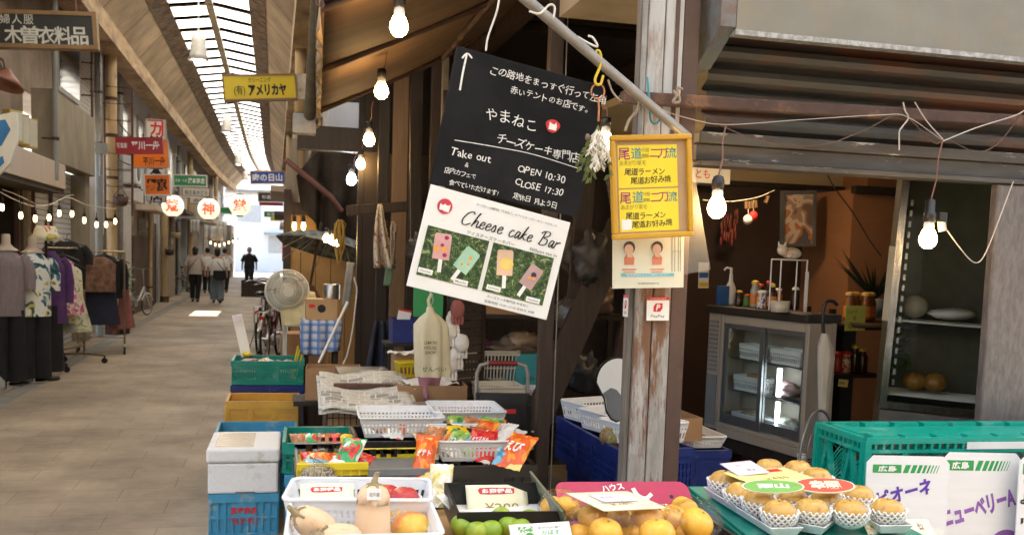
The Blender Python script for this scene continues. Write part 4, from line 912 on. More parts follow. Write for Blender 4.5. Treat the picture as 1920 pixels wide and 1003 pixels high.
# ================================================================== people
def skin_body(name, verts, edges, radii, m, parent, sub=2):
    me = bpy.data.meshes.new(name); me.from_pydata(verts, edges, []); me.materials.append(m)
    o = bpy.data.objects.new(name, me); COL.objects.link(o); o.parent = parent
    md = o.modifiers.new('skin', 'SKIN'); md.use_smooth_shade = True
    for v, r in zip(me.skin_vertices[0].data, radii): v.radius = r if isinstance(r, tuple) else (r, r)
    me.skin_vertices[0].data[0].use_root = True
    s_ = o.modifiers.new('sub', 'SUBSURF'); s_.levels = s_.render_levels = sub
    return o
def person(label, p, rz, shirt, pants, shoes, hgt=1.58, stride=.16, back=True, bag=None, strap=None, hair_long=False, arm_out=.05, jeans_wide=1.0):
    k = hgt/1.64
    t = thing('person', label, 'person', p, rz, None)
    v = [(0,0,.88),(0,.0,1.05),(0,.01,1.22),(0,.01,1.33),(0,0,1.385),(0,-.005,1.42),
         (.085,.0,.84),(.09,-stride*.5,.46),(.09,-stride*.2,.08),(.1,-stride*.2-.13,.03),
         (-.085,.0,.84),(-.09,-stride*.1,.46),(-.09,stride,.1),(-.1,stride-.11,.04),
         (.17,.01,1.31),(.21+arm_out,.02,1.06),(.22+arm_out,-.05,.83),(.22+arm_out,-.07,.75),
         (-.17,.01,1.31),(-.21-arm_out,.03,1.06),(-.22-arm_out,-.0,.83),(-.22-arm_out,-.01,.75)]
    e = [(0,1),(1,2),(2,3),(3,4),(4,5),(0,6),(6,7),(7,8),(8,9),(0,10),(10,11),(11,12),(12,13),(3,14),(14,15),(15,16),(16,17),(3,18),(18,19),(19,20),(20,21)]
    r = [(.14,.1),(.12,.09),(.14,.1),(.11,.08),.045,.045,.08,.055,.038,.03,.08,.055,.038,.03,.055,.04,.032,.026,.055,.04,.032,.026]
    sc = lambda L: [tuple(c*k for c in q) for q in L]
    body = skin_body('body', sc(v), e, r, K['skin'], t)
    b = MB(); b.ell((0,-.01*k,1.51*k),(.076*k,.092*k,.108*k),20,14); b.ell((0,-.1*k,1.495*k),(.014*k,.02*k,.02*k),8,6)
    for s_ in (-1,1): b.ell((s_*.078*k,0,1.5*k),(.012*k,.02*k,.03*k),8,6); 
    b.build('head', K['skin'], t)
    b = MB()
    for s_ in (-1,1): b.ell((s_*.03*k,-.092*k,1.515*k),(.012*k,.008*k,.007*k),8,6); b.box(s_*.03*k-.014*k,s_*.03*k+.014*k,-.1*k,-.092*k,1.535*k,1.54*k)
    b.box(-.02*k,.02*k,-.099*k,-.09*k,1.452*k,1.458*k); b.build('facial_features', K['hair'], t)
    b = MB(); b.ell((0,.018*k,1.54*k),(.086*k,.098*k,.1*k),20,12,fn=lambda d: 1+.04*math.sin(d.x*20)*math.sin(d.z*17)); 
    if hair_long: b.ell((0,.05*k,1.47*k),(.08*k,.06*k,.11*k),16,10)
    b.build('hair', K['hair'], t)
    # shirt over the trunk
    b = MB(); b.loft([((0,.0,1.4*k),.06*k,.055*k),((0,.0,1.36*k),.13*k,.075*k),((0,.005,1.31*k),.19*k,.1*k),((0,.01,1.18*k),.19*k,.125*k),((0,.01,1.0*k),.185*k,.13*k),((0,0,.82*k),.2*k,.145*k)], 22, True, .05, 6)
    for s_ in (-1,1): b.tube([(s_*.15*k,.01,1.335*k),(s_*.2*k,.015,1.25*k),(s_*(.225+arm_out)*k,.02,1.08*k)], .07*k, 12, rad=[.06*k,.066*k,.07*k])
    b.build('shirt', shirt, t)
    b = MB()
    for s_, a, c in ((1,7,8),(-1,11,12)):
        w = jeans_wide; b.tube([(s_*.07*k,0,.88*k),(s_*.085*k,v[a][1]*.4*k,.7*k),(v[a][0]*k,v[a][1]*k,.46*k),(v[c][0]*k,v[c][1]*k,.1*k)], .1*k, 14, rad=[.12*k,.105*k,.078*k*w,.065*k*w])
    b.build('trousers', pants, t)
    for a, c in ((8,9),(12,13)):
        q = Vector(v[a])*k; b = MB(); b.ell((q.x, q.y-.06*k, max(.045, q.z-.05*k)), (.045*k,.13*k,.045*k), 14, 8); b.build('shoe', shoes, t)
    if strap: b = MB(); b.tube([(-.17*k,.02,1.36*k),(-.05*k,.125*k,1.25*k),(.12*k,.14*k,1.02*k),(.2*k,.1*k,.9*k)], .012*k, 6); b.build('bag_strap', strap, t)
    if bag:
        b = MB(); b.prism([(-.16,.1),(.16,.1),(.18,-.08),(.1,-.16),(-.1,-.16),(-.18,-.08)], .1, TM((-.06*k,.2*k,.86*k),R(90),0,0)); b.tube([(-.2*k,.16*k,.95*k),(-.05*k,.14*k,1.15*k),(.14*k,.06*k,1.38*k)], .012*k, 6); b.build('shoulder_bag', bag, t, bevel=.02)
    return t
CSHOE = kmat('shoe_dark', (.03,.03,.03), rough=.5); CJEAN = cloth('denim_pale', (.2,.25,.3), (.14,.18,.23)); CTEE = cloth('cotton_white', (.85,.84,.81), (.8,.79,.76)); CCRM = cloth('cotton_cream', (.6,.53,.46), (.52,.46,.4))
def at_feet(u, v): q = G(u, v); return (q.x, q.y, 0)
person('person in cream top and black trousers with a strap across the back, walking away', at_feet(366,566), R(180-8), CCRM, CBLK, CSHOE, 1.54, strap=cloth('strap_brown', (.2,.15,.1)), hair_long=True)
person('person in white tee with a big black shoulder bag and pale wide jeans', at_feet(407,568), R(180+5), CTEE, CJEAN, CSHOE, 1.52, bag=CBLK, hair_long=True, jeans_wide=1.5)
person('person in white top and black trousers ahead of the two walkers', at_feet(389,550), R(180), CTEE, CBLK, CSHOE, 1.52)
person('person in dark clothes half hidden behind the white tee', at_feet(421,548), R(172), CTEE, CBLK, CSHOE, 1.52, strap=CBLK)
person('person in black tee facing us near the bicycles', at_feet(467,543), R(-6), CBLK, CNAVY, CSHOE, 1.58, back=False)

# ================================================================== bicycles
def bicycle(label, p, rz, frame_c, fr=.33, fold=False, crate=False, basket=False):
    t = thing('bicycle', label, 'bicycle', p, rz, 'bicycles parked along the alley')
    wb = .52 if not fold else .46
    for s_ in (-1, 1):
        wM = TM((s_*wb, 0, fr), R(90))
        w = MB(); pts = [(s_*wb+fr*.95*math.cos(a*.2618), 0, fr+fr*.95*math.sin(a*.2618)) for a in range(24)]
        w.tube(pts, fr*.05, 8, closed=True); wo = w.build('wheel', K['rubber'], t)
        w = MB(); pts = [(s_*wb+fr*.86*math.cos(a*.2618), 0, fr+fr*.86*math.sin(a*.2618)) for a in range(24)]; w.tube(pts, .012, 6, closed=True)
        w.cyl((s_*wb,-.04,fr),(s_*wb,.04,fr),.025); w.build('rim', K['steel'], wo)
        w = MB()
        for a in range(18): w.cyl((s_*wb,(.025 if a%2 else -.025),fr),(s_*wb+fr*.86*math.cos(a*.349),0,fr+fr*.86*math.sin(a*.349)),.002,n=4)
        w.build('spoke', K['steel'], wo)
        w = MB(); w.tube([(s_*wb+fr*1.06*math.cos(R(a)),0,fr+fr*1.06*math.sin(R(a))) for a in range(20,170,15)], .022, 6); w.build('mudguard', kmat('mudguard_pale', (.6,.58,.52), rough=.3, metal=.3) if 'mudguard_pale' not in K else K['mudguard_pale'], t)
    bb = (-.08,0,.29); st = (-.2,0,.62 if not fold else .5); hd = (.36 if not fold else .33,0,.78 if not fold else .62)
    b = MB(); r = .018 if not fold else .026
    b.cyl(bb,st,r); b.tube([bb,(.12,0,.36),hd],r,8); b.cyl((-wb,.05,fr),bb,.01); b.cyl((-wb,-.05,fr),bb,.01); b.cyl((-wb,.05,fr),st,.009); b.cyl((-wb,-.05,fr),st,.009); b.cyl(hd,(wb,.05,fr),.012); b.cyl(hd,(wb,-.05,fr),.012)
    if not fold: b.tube([st,(0,0,.5),(.2,0,.55),hd],r*.9,8)
    b.build('frame', frame_c, t)
    b = MB(); hz = 1.0; hx = hd[0]-.06
    b.cyl(hd,(hx,0,hz),.013); b.tube([(hx-.14,-.28,hz+.02),(hx,-.2,hz+.04),(hx,0,hz),(hx,.2,hz+.04),(hx-.14,.28,hz+.02)],.011,8); b.build('handlebar', K['chrome'], t)
    b = MB(); b.cyl(st,(-.24,0,.84),.013); b.build('seat_post', K['chrome'], t)
    b = MB(); b.ell((-.27,0,.87),(.13,.085,.035),16,8,fn=lambda d: 1-.3*max(0,d.x)); b.build('saddle', K['black_plastic'], t)
    b = MB(); b.cyl((-.08,-.05,.29),(-.08,.05,.29),.08,n=20); b.bar((-.08,.06,.29),(-.0,.06,.15),.015); b.bar((-.08,-.06,.29),(-.16,-.06,.43),.015); b.box(-.04,.04,.06,.14,.135,.155); b.box(-.2,-.12,-.14,-.06,.42,.44); b.build('crank', K['steel'], t)
    if not fold:
        b = MB(); b.bar((-.3,.06,.7),(-.72,.06,.7),.012); b.bar((-.3,-.06,.7),(-.72,-.06,.7),.012); b.bar((-.52,.06,.34),(-.6,.06,.7),.01); b.bar((-.52,-.06,.34),(-.6,-.06,.7),.01)
        for i in range(5): b.bar((-.32-.09*i,-.06,.7),(-.32-.09*i,.06,.7),.008)
        b.build('carrier', K['chrome'], t)
        b = MB(); b.cyl((-.76,0,.62),(-.74,0,.62),.03); b.build('reflector', K['ink_red'], t)
    if basket:
        b = basket_mb(.34,.26,.22,10,8,.8); o = b.build('front_basket', K['steel'], t); o.location = (.58,0,.78)
    b = MB(); b.bar((-wb-.02,.06,.3),(-wb+.08,.16,.0),.012); b.build('kickstand', K['steel'], t)
    return t
bicycle('white folding bicycle leaning by the left wall', (*at_feet(255,593)[:2], 0), R(68), kmat('frame_white', (.7,.7,.68), rough=.3), .23, True)
bicycle('dark red city bicycle with pale mudguards parked nearest on the right', (-.02, 13.6, 0), R(80), kmat('frame_maroon', (.2,.02,.03), rough=.25))
bicycle('black city bicycle just behind the dark red one', (-.16, 14.9, 0), R(84), K['black_plastic'])
bicycle('city bicycle with white mudguards at the back of the right group', (-.0, 16.4, 0), R(88), kmat('frame_red', (.4,.03,.03), rough=.25), basket=True)
bicycle('dark bicycle standing far down by the left wall', (*at_feet(346,551)[:2], 0), R(75), K['black_plastic'])
t = thing('wooden_box', 'brown wooden box strapped on the carrier of the rear bicycle', 'box', (P(478,540,15.4).x, 15.4, P(478,556,15.4).z)); M_ = box_mb(.4,.36,.25,.02); M_.build('case', K['brown_wood'], t)
# ================================================================== corner shop on the right: shutter, post, walls
KSHB = mat('shutter_box_metal', (.21,.205,.18), (.17,.165,.14), scale=2.2, rough=.5, bump=.08, c3=(.27,.2,.11), s3=1.6, t3=.6, w3=.12)
KSLT = mat('shutter_slat', (.07,.07,.062), (.04,.04,.035), scale=3, rough=.5, bump=.3, stretch=(.5,1,3), c3=(.12,.05,.028), s3=2.2, t3=.53, w3=.06)
KRAIL = mat('rail_worn', (.08,.08,.078), (.045,.037,.033), scale=5, rough=.6, bump=.3, stretch=(.6,1,3), c3=(.36,.35,.32), s3=8, t3=.62, w3=.02)
KGWALL = mat('grey_gloss_wall', (.14,.125,.13), (.09,.08,.083), scale=22, rough=.3, bump=.5, stretch=(2,2,.7), lo=.4, hi=.62, bd=.006)
KSIDE = mat('blue_rust_plate', (.19,.22,.23), (.14,.17,.18), scale=5, rough=.6, bump=.2, c3=(.14,.065,.04), s3=3, t3=.52, w3=.07)
YF = 3.2
h = thing('shop_building', 'corner fruit shop front with a half lowered rusty grey shutter', 'shop building', (1.42, YF, 0))
X0 = 1.42
def L_(p): return p-Vector((X0, YF, 0))
b = MB()   # shutter housing
zb = 2.285; ze = 2.45
M_ = Matrix(((0,0,1,0),(1,0,0,0),(0,1,0,0),(0,0,0,1)))
b.prism([(-.2,zb+.012),(-.2,3.4),(.15,3.4),(.15,ze-.0),(.0,2.40)], 2.6, Matrix.Translation((1.36,0,0)) @ M_)
b.build('shutter_housing', KSHB, h)
b = MB(); b.box(.055, 2.66, -.206, -.16, zb-.005, zb+.012); b.build('housing_lip', kmat('lip_worn', (.42,.43,.43), (.25,.25,.25), scale=40, rough=.5, metal=.3, bump=.3, lo=.45, hi=.6), h)
b = MB(); b.prism([(-.2,zb+.02),(-.2,3.4),(.13,3.4),(.13,2.2),(-.02,2.2)], .055, Matrix.Translation((.03,0,0)) @ M_); b.build('housing_side', KSIDE, h)
b = MB()   # slats as one corrugated curtain
prof = []
z = 1.985
while z < 2.47:
    prof += [(.075,z),(.062,z+.008),(.03,z+.025),(.022,z+.045),(.03,z+.065),(.068,z+.076)]; z += .082
vs_ = []; nx = 24
for (y,z) in prof:
    for i in range(nx+1): vs_.append((.07+2.55*i/nx, y, z))
b.add(vs_, [(j*(nx+1)+i, j*(nx+1)+i+1, (j+1)*(nx+1)+i+1, (j+1)*(nx+1)+i) for j in range(len(prof)-1) for i in range(nx)], False)
b.build('shutter_curtain', KSLT, h)
b = MB(); b.box(.03, 2.62, -.02, .06, 1.945, 1.985); b.box(.03, 2.62, .0, .055, 1.885, 1.944); b.box(.03,2.62,-.035,.06,1.865,1.884); b.build('bottom_rail', KRAIL, h, bevel=.004)
part_box('grey_wall', KGWALL, h, (P(1846,600,YF).x-X0, 2.9, -.02, .02, 0, 1.863), bevel=.006)
part_box('upper_wall', PL2, h, (-.35, 3.2, .16, .5, 2.46, 7.2))  # upper wall out of view, made this tall to keep sun off the fruit
b = MB(); b.box(-.05, 3.6, .5, 4.6, 3.35, 3.42); b.box(2.9,3.0,.2,4.6,0,3.35); b.build('shop_shell', KDARK, h)
# old post: two weathered white boards and a brown steel channel
KPEEL = mat('peeling_white_paint', (.52,.52,.52), (.4,.4,.4), scale=5, rough=.7, bump=.35, stretch=(3,3,.6), c3=(.23,.15,.1), s3=2.6, t3=.555, w3=.05, bd=.01)
KPEEL2 = mat('peeling_low_paint', (.42,.41,.4), (.27,.25,.23), scale=9, rough=.75, bump=.6, stretch=(4,4,.6), c3=(.17,.085,.045), s3=3.2, t3=.515, w3=.035, bd=.01)
KGREYW = mat('grey_bare_wood', (.2,.18,.16), (.12,.1,.085), scale=5, rough=.8, bump=.5, stretch=(9,9,.6))
xa = P(1193,500,3.08).x
t = thing('shop_post', 'weathered white peeling wooden post with a brown steel channel at the shop corner', 'post', (xa, 3.08, 0))
b = MB(); b.box(.0, .06, -.012, .04, 1.5, 2.9); b.box(.065, .130, -.008, .04, 1.5, 2.9); b.build('painted_board', KPEEL, t, bevel=.004)
b = MB(); b.box(.0, .06, -.012, .04, 0, 1.498); b.box(.065, .130, -.008, .04, 0, 1.498); b.build('peeled_board', KPEEL2, t, bevel=.004)
part_box('core_timber', KGREYW, t, (-.02, -.002, .0, .045, 0, 2.9), bevel=.004); part_box('groove_backing', K['dark_wood'], t, (.0, .13, .042, .06, 0, 2.9))
part_box('steel_channel', K['brown_steel'], t, (.133, .19, -.002, .12, 0, 2.9), bevel=.003)
b = MB(); b.cyl((-.012,-.014,1.9),(-.012,-.014,2.9),.009); b.build('conduit', K['grey_pipe'], t)
part_box('strip', K['brown_steel'], t, (.098, .112, -.0125, -.0085, 1.75, 2.9))
# horizontal rusty bar tied across the shutter
a = P(1165,183,3.04); c = P(1920,228,3.02); c2 = a+(c-a)*1.25
t = thing('rusty_bar', 'long rusty square bar tied across the shutter', 'bar', a); b = MB(); b.bar((.0,0,0), c2-a, .036, .04); b.build('bar', K['rust'], t, bevel=.004)
# diagonal pole
a = P(940,-40,2.62); c = P(1290,258,2.98)
tag(MB().tube([a, a.lerp(c,.5), c], .0155, 14).build('grey_pole', K['grey_pipe']), 'thick grey pole running down diagonally across the hanging boards to the post', 'pole')
def cordthing(name, label, pts, r, m, cat='cord', n=6): return tag(MB().tube(pts, r, n).build(name, m), label, cat)
kmat('wire_pale', (.5,.46,.42), (.4,.36,.32), rough=.4, metal=.3, bump=0); kmat('cord_teal', (.05,.3,.36), rough=.6, bump=.1)
def px(Y, *uv): return [P(u, v, Y) for u, v in uv]
def smooth_(pts, n=5):
    p = [pts[0]*2-pts[1]]+list(pts)+[pts[-1]*2-pts[-2]]; out = []
    for i in range(1, len(p)-2):
        for k in range(n):
            q = k/n; out.append(.5*((2*p[i])+(p[i+1]-p[i-1])*q+(2*p[i-1]-5*p[i]+4*p[i+1]-p[i+2])*q*q+(3*p[i]-p[i-1]-3*p[i+1]+p[i+2])*q**3))
    return out+[pts[-1]]
cordthing('thin_wire', 'pale thin wire sagging from the pole across the shutter to the right bulb', smooth_(px(2.98,(1135,118),(1200,175),(1240,205),(1290,222),(1360,234),(1500,225),(1650,216),(1700,219),(1765,262))), .0013, K['wire_pale'], 'wire')
cordthing('thin_wire', 'dark wire looping under the rusty bar above the shop opening', smooth_(px(3.0,(1290,190),(1345,232),(1440,268),(1540,272),(1620,245),(1690,216),(1750,268),(1775,262),(1830,285),(1870,270),(1915,215))), .002, K['brown_steel'], 'wire')
cordthing('thin_wire', 'pale wires from the right bulb up to the hook at the right edge', smooth_(px(2.97,(1768,265),(1830,240),(1900,218),(1925,205))), .0022, K['wire_pale'], 'wire')
cordthing('thin_wire', 'slack pale wire tied to the right bulb from the rusty bar', smooth_(px(2.97,(1768,262),(1738,228),(1715,192))), .0022, K['wire_pale'], 'wire')
cordthing('string', 'white string holding the top left corner of the chalkboard', smooth_(px(2.86,(938,-20),(932,20),(915,70),(911,96))), .003, K['white_cord'], 'string')
cordthing('string', 'brown frayed rope end hanging from the grey pole', smooth_(px(2.9,(1200,175),(1196,205),(1180,225),(1172,246))), .0045, K['rope'], 'rope')
cordthing('string', 'pale string looped over the grey pole near its top', smooth_(px(2.64,(992,22),(1012,26),(1030,10),(1040,14),(1038,34))), .003, K['white_cord'], 'string')
cordthing('string', 'short frayed string hanging below the pole', smooth_(px(2.8,(1140,150),(1147,170),(1158,185),(1165,190))), .003, K['rope'], 'string')
cordthing('string', 'knotted string wrapped round the rusty bar at the post', smooth_(px(2.99,(1262,170),(1268,180),(1262,192),(1274,190),(1270,166),(1280,168))), .005, K['rope'], 'string')
cordthing('string', 'pale string twisted round the pole above the yellow hook', smooth_(px(2.83,(1083,70),(1100,80),(1120,88),(1112,72),(1103,68))), .0035, K['white_cord'], 'string')
cordthing('string', 'teal cord hanging down to the yellow picture frame', smooth_(px(2.93,(1214,145),(1217,185),(1220,225),(1230,232),(1238,222),(1234,213))), .0035, K['cord_teal'], 'cord')
t = cordthing('wire_hook', 'small clear tag hook hanging from the rusty bar', smooth_(px(3.0,(1693,192),(1697,208),(1703,222),(1690,240),(1686,250),(1686,282))), .003, K['wire_pale'], 'hook')
# chalkboard
M, w, h_ = frameY(2.88, (863,88), (1140,164), (799,341))
t = thing('chalkboard', 'tilted black chalkboard with white handwritten directions, hanging over the stalls', 'chalkboard', M=M)
KCB = mat('chalkboard_black', (.012,.0125,.0135), (.009,.009,.01), scale=3, rough=.75, spec=.15, bump=.02, c3=(.02,.02,.021), s3=3, t3=.6, w3=.15)
b = MB(); b.box(-w/2, w/2, -h_/2, h_/2, -.008, 0); b.build('board', KCB, t, bevel=.002)
CH = K['chalk']
def U(u, v):   # photograph pixel on the board -> board coordinates
    q = M.inverted() @ P(u, v, 2.88); return q.x, q.y
s_ = .030
hand(t, 'この路地をまっすぐ行って左角', CH, *U(918,131), .0275, .98, .0, seed=2, bold=.004)
hand(t, '赤いテントのお店です。', CH, *U(957,168), .025, .97, .0, seed=3, bold=.004)
hand(t, 'やまねこ', CH, *U(908,212), .045, .96, .0, seed=4, bold=.0)
hand(t, 'チーズケーキ専門店', CH, *U(932,260), .033, .9, .0, seed=5, bold=.002)
hand(t, 'Take out', CH, *U(846,283), .032, .8, .02, seed=6, bold=.004); hand(t, '&', CH, *U(872,309), .022, .8, 0, seed=7)
hand(t, '店内カフェで', CH, *U(834,318), .0185, .88, .0, seed=8, bold=.004); hand(t, '食べていただけます!', CH, *U(842,341), .0185, .9, .0, seed=9, bold=.004)
hand(t, 'OPEN 10:30', CH, *U(972,316), .03, .84, .0, seed=10, bold=.004); hand(t, 'CLOSE 17:30', CH, *U(966,341), .028, .82, .0, seed=11, bold=.004); hand(t, '定休日 月よう日', CH, *U(962,367), .0205, .93, .0, seed=12, bold=.004)
b = MB(); stroke(b, [U(862,170), U(868,135), U(875,103)], .006, .002); stroke(b, [U(866,110), U(876,101), U(885,110)], .006, .002); stroke(b, [U(852,263), U(930,276), U(1000,290), U(1090,318)], .004, .002); b.build('chalk_line', CH, t)
b = MB(); q = U(1036,237); b.prism([(q[0]+.022*math.cos(a*.35)*(1+.12*math.sin(a*.35*3)), q[1]+.02*math.sin(a*.35)) for a in range(18)], .003, Matrix.Translation((0,0,.002))); b.build('round_sticker', K['ink_red'], t)
b = MB(); b.prism([(q[0]-.012,q[1]-.012),(q[0]+.012,q[1]-.012),(q[0]+.013,q[1]+.002),(q[0]+.008,q[1]+.012),(q[0]+.004,q[1]+.005),(q[0]-.005,q[1]+.006),(q[0]-.012,q[1]+.01)], .002, Matrix.Translation((0,0,.0045))); b.build('sticker_print', K['ink_white'], t)
# poster below
M, w, h_ = frameY(2.87, (806,345), (1068,417), (764,536))
t = thing('poster_board', 'white tilted poster board with ice cream bar photos hanging below the chalkboard', 'poster', M=M)
b = MB(); b.box(-w/2, w/2, -h_/2, h_/2, -.006, 0); b.build('board', K['white_paper'], t, bevel=.0015)
def V2(fx, fy): return (fx-.5)*w, (.5-fy)*h_
def rect(name, m, x0, y0, x1, y1, z=.002, par=None):
    a = V2(x0,y0); c = V2(x1,y1); b = MB(); b.box(a[0],c[0],c[1],a[1],.0005,z); return b.build(name, m, par or t)
KHEDGE = print_mat('photo_hedge', [(.012,.025,.012),(.03,.07,.02),(.02,.04,.015),(.09,.17,.04),(.02,.04,.02),(.25,.3,.12)], 60, .35, bump=0)
rect('photo', KHEDGE, .045,.385,.475,.87); rect('photo', KHEDGE, .505,.385,.945,.87)
def bar_pop(fx, fy, ang, bw, bh, m, bits):
    c = V2(fx, fy); Mx = Matrix.Translation((c[0],c[1],.003)) @ Matrix.Rotation(ang,4,'Z')
    b = MB(); b.prism([(-.006,-bh*.5),(.006,-bh*.5),(.006,-bh*1.0),(-.006,-bh*1.0)], .001, Mx); o = b.build('stick_print', K['ink_white'], t)
    b = MB(); b.prism([(-bw/2,-bh/2),(bw/2,-bh/2),(bw/2,bh*.42),(bw*.42,bh/2),(-bw*.42,bh/2),(-bw/2,bh*.42)], .0016, Mx); b.build('ice_bar_print', m, t)
    for (x,y,r,mm) in bits:
        b = MB(); b.prism([(x*bw+r*math.cos(a*.52), y*bh+r*.9*math.sin(a*.52)) for a in range(12)], .0022+(.022-r)*.03, Mx); b.build('fruit_print', mm, t)
kmat('print_berry', (.45,.02,.1), bump=0); kmat('print_orange', (.85,.36,.03), (.75,.3,.03), bump=0, scale=30); kmat('print_lemon', (.85,.62,.12), (.75,.45,.05), bump=0, scale=40); kmat('print_dark', (.04,.03,.06), bump=0)
bar_pop(.17,.55,R(12)-.1,.052,.078,kmat('print_pink',(.75,.42,.4),bump=0),[(-.3,-.1,.009,K['print_orange']),(.2,.35,.007,K['print_berry']),(.0,.05,.006,K['print_berry']),(.15,-.1,.008,K['print_orange']),(.2,-.32,.007,K['print_berry'])])
bar_pop(.355,.62,R(-24),.05,.075,kmat('print_mint',(.42,.68,.5),bump=0),[(.1,.15,.006,K['print_orange']),(-.1,-.25,.004,K['print_orange']),(.2,-.1,.004,K['print_orange'])])
bar_pop(.615,.55,R(11),.05,.078,kmat('print_peach',(.8,.55,.38),bump=0),[(.1,-.05,.022,K['print_lemon']),(.1,-.05,.0185,kmat('print_yellow',(.9,.68,.2),bump=0))])
bar_pop(.82,.62,R(-22),.046,.072,kmat('print_choco',(.52,.34,.33),bump=0),[(.05,.12,.009,K['print_dark']),(-.1,-.1,.005,K['print_orange']),(.2,.0,.006,K['print_orange'])])
b = MB()   # script lettering written stroke by stroke
def wr(strokes, ox, oy, s):
    for st_ in strokes: stroke(b, [(ox+s*(x+.18*y), oy+s*y) for x, y in st_], .0042, .002)
SC = {'C':[[(.75,.85),(.6,1.02),(.3,.85),(.08,.4),(.15,.05),(.4,.0),(.7,.2)]], 'h':[[(.0,.0),(.12,.5),(.25,.95),(.3,1.02),(.2,.75),(.08,.2)],[(.08,.2),(.25,.45),(.36,.4),(.34,.1),(.42,.0),(.52,.12)]],
 'e':[[(.05,.2),(.28,.3),(.32,.44),(.2,.5),(.06,.3),(.08,.06),(.22,.0),(.4,.14)]], 's':[[(.0,.1),(.18,.5),(.28,.25),(.2,.02),(.04,.04)],[(.2,.02),(.34,.1)]], 'c':[[(.32,.42),(.2,.5),(.05,.25),(.1,.02),(.25,.02),(.4,.14)]],
 'a':[[(.32,.42),(.16,.5),(.04,.2),(.12,.0),(.3,.3),(.34,.48),(.3,.1),(.38,.0),(.46,.12)]], 'k':[[(.0,.0),(.14,.55),(.28,1.0),(.22,.8),(.06,.1)],[(.34,.48),(.14,.28),(.3,.06),(.44,.06)]],
 'B':[[(.1,.0),(.2,.5),(.28,.98)],[(.0,.8),(.2,1.0),(.55,1.02),(.62,.78),(.3,.54),(.58,.46),(.6,.14),(.3,-.02),(.05,.08)]], 'r':[[(.02,.0),(.1,.46),(.16,.36),(.3,.5),(.36,.42)]]}
x = -.25*w; s_ = .043; y0 = .21*h_
for ch in 'Cheese cake Bar':
    if ch == ' ': x += s_*.42; continue
    wr(SC[ch], x, y0, s_); x += s_*({'C':.78,'B':.75,'h':.5,'k':.45}.get(ch,.42))*1.06
b.build('script_lettering', K['ink_black'], t)
text(t, 'アイスチーズケーキバー', K['ink_grey'], -.02*w, .145*h_, w=w*.34, h=.0125, z=.002); text(t, '500yen tax in', K['ink_grey'], .36*w, .14*h_, w=w*.2, h=.0125, z=.002); text(t, 'チーズケーキ専門店「やまねこ」のアイスチーズケーキバーできました', K['ink_grey'], .12*w, .43*h_, w=w*.58, h=.008, z=.002)
text(t, 'チーズケーキ専門店 やまねこ', K['ink_grey'], .2*w, -.41*h_, w=w*.3, h=.009, z=.002); text(t, '営業時間 10:30~17:30 定休日 月曜', K['ink_grey'], .22*w, -.46*h_, w=w*.36, h=.008, z=.002)
for fx, fy, s in ((.1,.82,'Chocolate'),(.35,.84,'Matcha'),(.58,.82,'Lemon'),(.87,.84,'Hazelnut')):
    rect('name_tag', K['ink_white'], fx-.05, fy-.025, fx+.05, fy+.025, .0026); q = V2(fx, fy); text(t, s, K['ink_grey'], q[0], q[1], w=w*.075, h=.006, z=.003)
q = V2(.125,.17); b = MB(); b.prism([(q[0]+.023*math.cos(a*.26), q[1]+.023*math.sin(a*.26)) for a in range(24)], .001, Matrix.Translation((0,0,.0012))); b.build('round_emblem', kmat('emblem_red', (.6,.04,.07), bump=0), t)
b = MB()
for ex, sc_ in ((-.008,.9),(.007,1.1)): b.prism([(q[0]+ex+sc_*.009*x_, q[1]-.003+sc_*.011*y_) for x_, y_ in ((-.8,-1),(.8,-1),(.9,.2),(.8,1),(.4,.6),(-.4,.6),(-.8,1),(-.9,.2))], .001, Matrix.Translation((0,0,.0023 if ex<0 else .0026)))
b.build('emblem_print', K['ink_white'], t)
# hook and dried flower swag
t = thing('s_hook', 'yellow wire S hook hanging on the grey pole', 'hook', P(1122,130,2.78))
def o_(*uv, Y=2.78): return [P(u,v,Y)-P(1122,130,Y) for u,v in uv]
MB().tube(smooth_(o_((1117,110),(1118,97),(1124,97),(1127,110),(1124,128),(1116,148),(1118,158),(1126,158),(1131,142))), .004, 8).build('wire', kmat('wire_yellow', (.7,.5,.03), rough=.35, bump=0), t)
t = thing('dried_flower_swag', 'dried flower bunch with green leaves and pale plumes hanging upside down by a rope ring', 'dried flowers', P(1122,235,2.79))
def d_(*uv, Y=2.79): return [P(u,v,Y)-P(1122,235,Y) for u,v in uv]
MB().tube(d_(*[(1121+12.5*math.cos(a*.42),172+14*math.sin(a*.42)) for a in range(15)]), .0025, 6, closed=True).build('ring', kmat('rope_orange', (.5,.22,.1), (.4,.16,.07), scale=60, rough=.8), t)
MB().tube(d_((1122,186),(1123,205),(1122,228)), .003, 6).build('rope', K['rope_orange'], t)
rg = random.Random(4); b = MB(); b2 = MB(); b3 = MB()
for i in range(34):
    ang = rg.uniform(-.42,.42); L = rg.uniform(.1,.2); yy = rg.uniform(-.3,.3)
    tip = Vector((math.sin(ang)*L, yy*.1, -math.cos(ang)*L))
    if i < 17:
        for k in range(7):
            q = tip*(.35+.65*k/7); sd = 1 if k%2 else -1
            e = q+Vector((sd*.018, rg.uniform(-.01,.01), -.02)); n_ = Vector((0,.004,.004))
            b.add([q, q.lerp(e,.5)+Vector((sd*.003,0,.007)), e, q.lerp(e,.5)-Vector((sd*.002,0,.006))], [(0,1,2,3)])
        b.cyl((0,0,0), tip, .0015, n=5)
    elif i < 31:
        tip = tip*.8
        tip.y -= .03
        for k in range(34):
            q = tip*(.2+.8*k/34); e = q+Vector((rg.uniform(-.013,.013), rg.uniform(-.012,.01), -.012)); b2.bar(q, e, .0028)
    else:
        tip = tip*.5+Vector((-.02,0,.01)); b3.ell(tip, (.008,.008,.011), 8, 6)
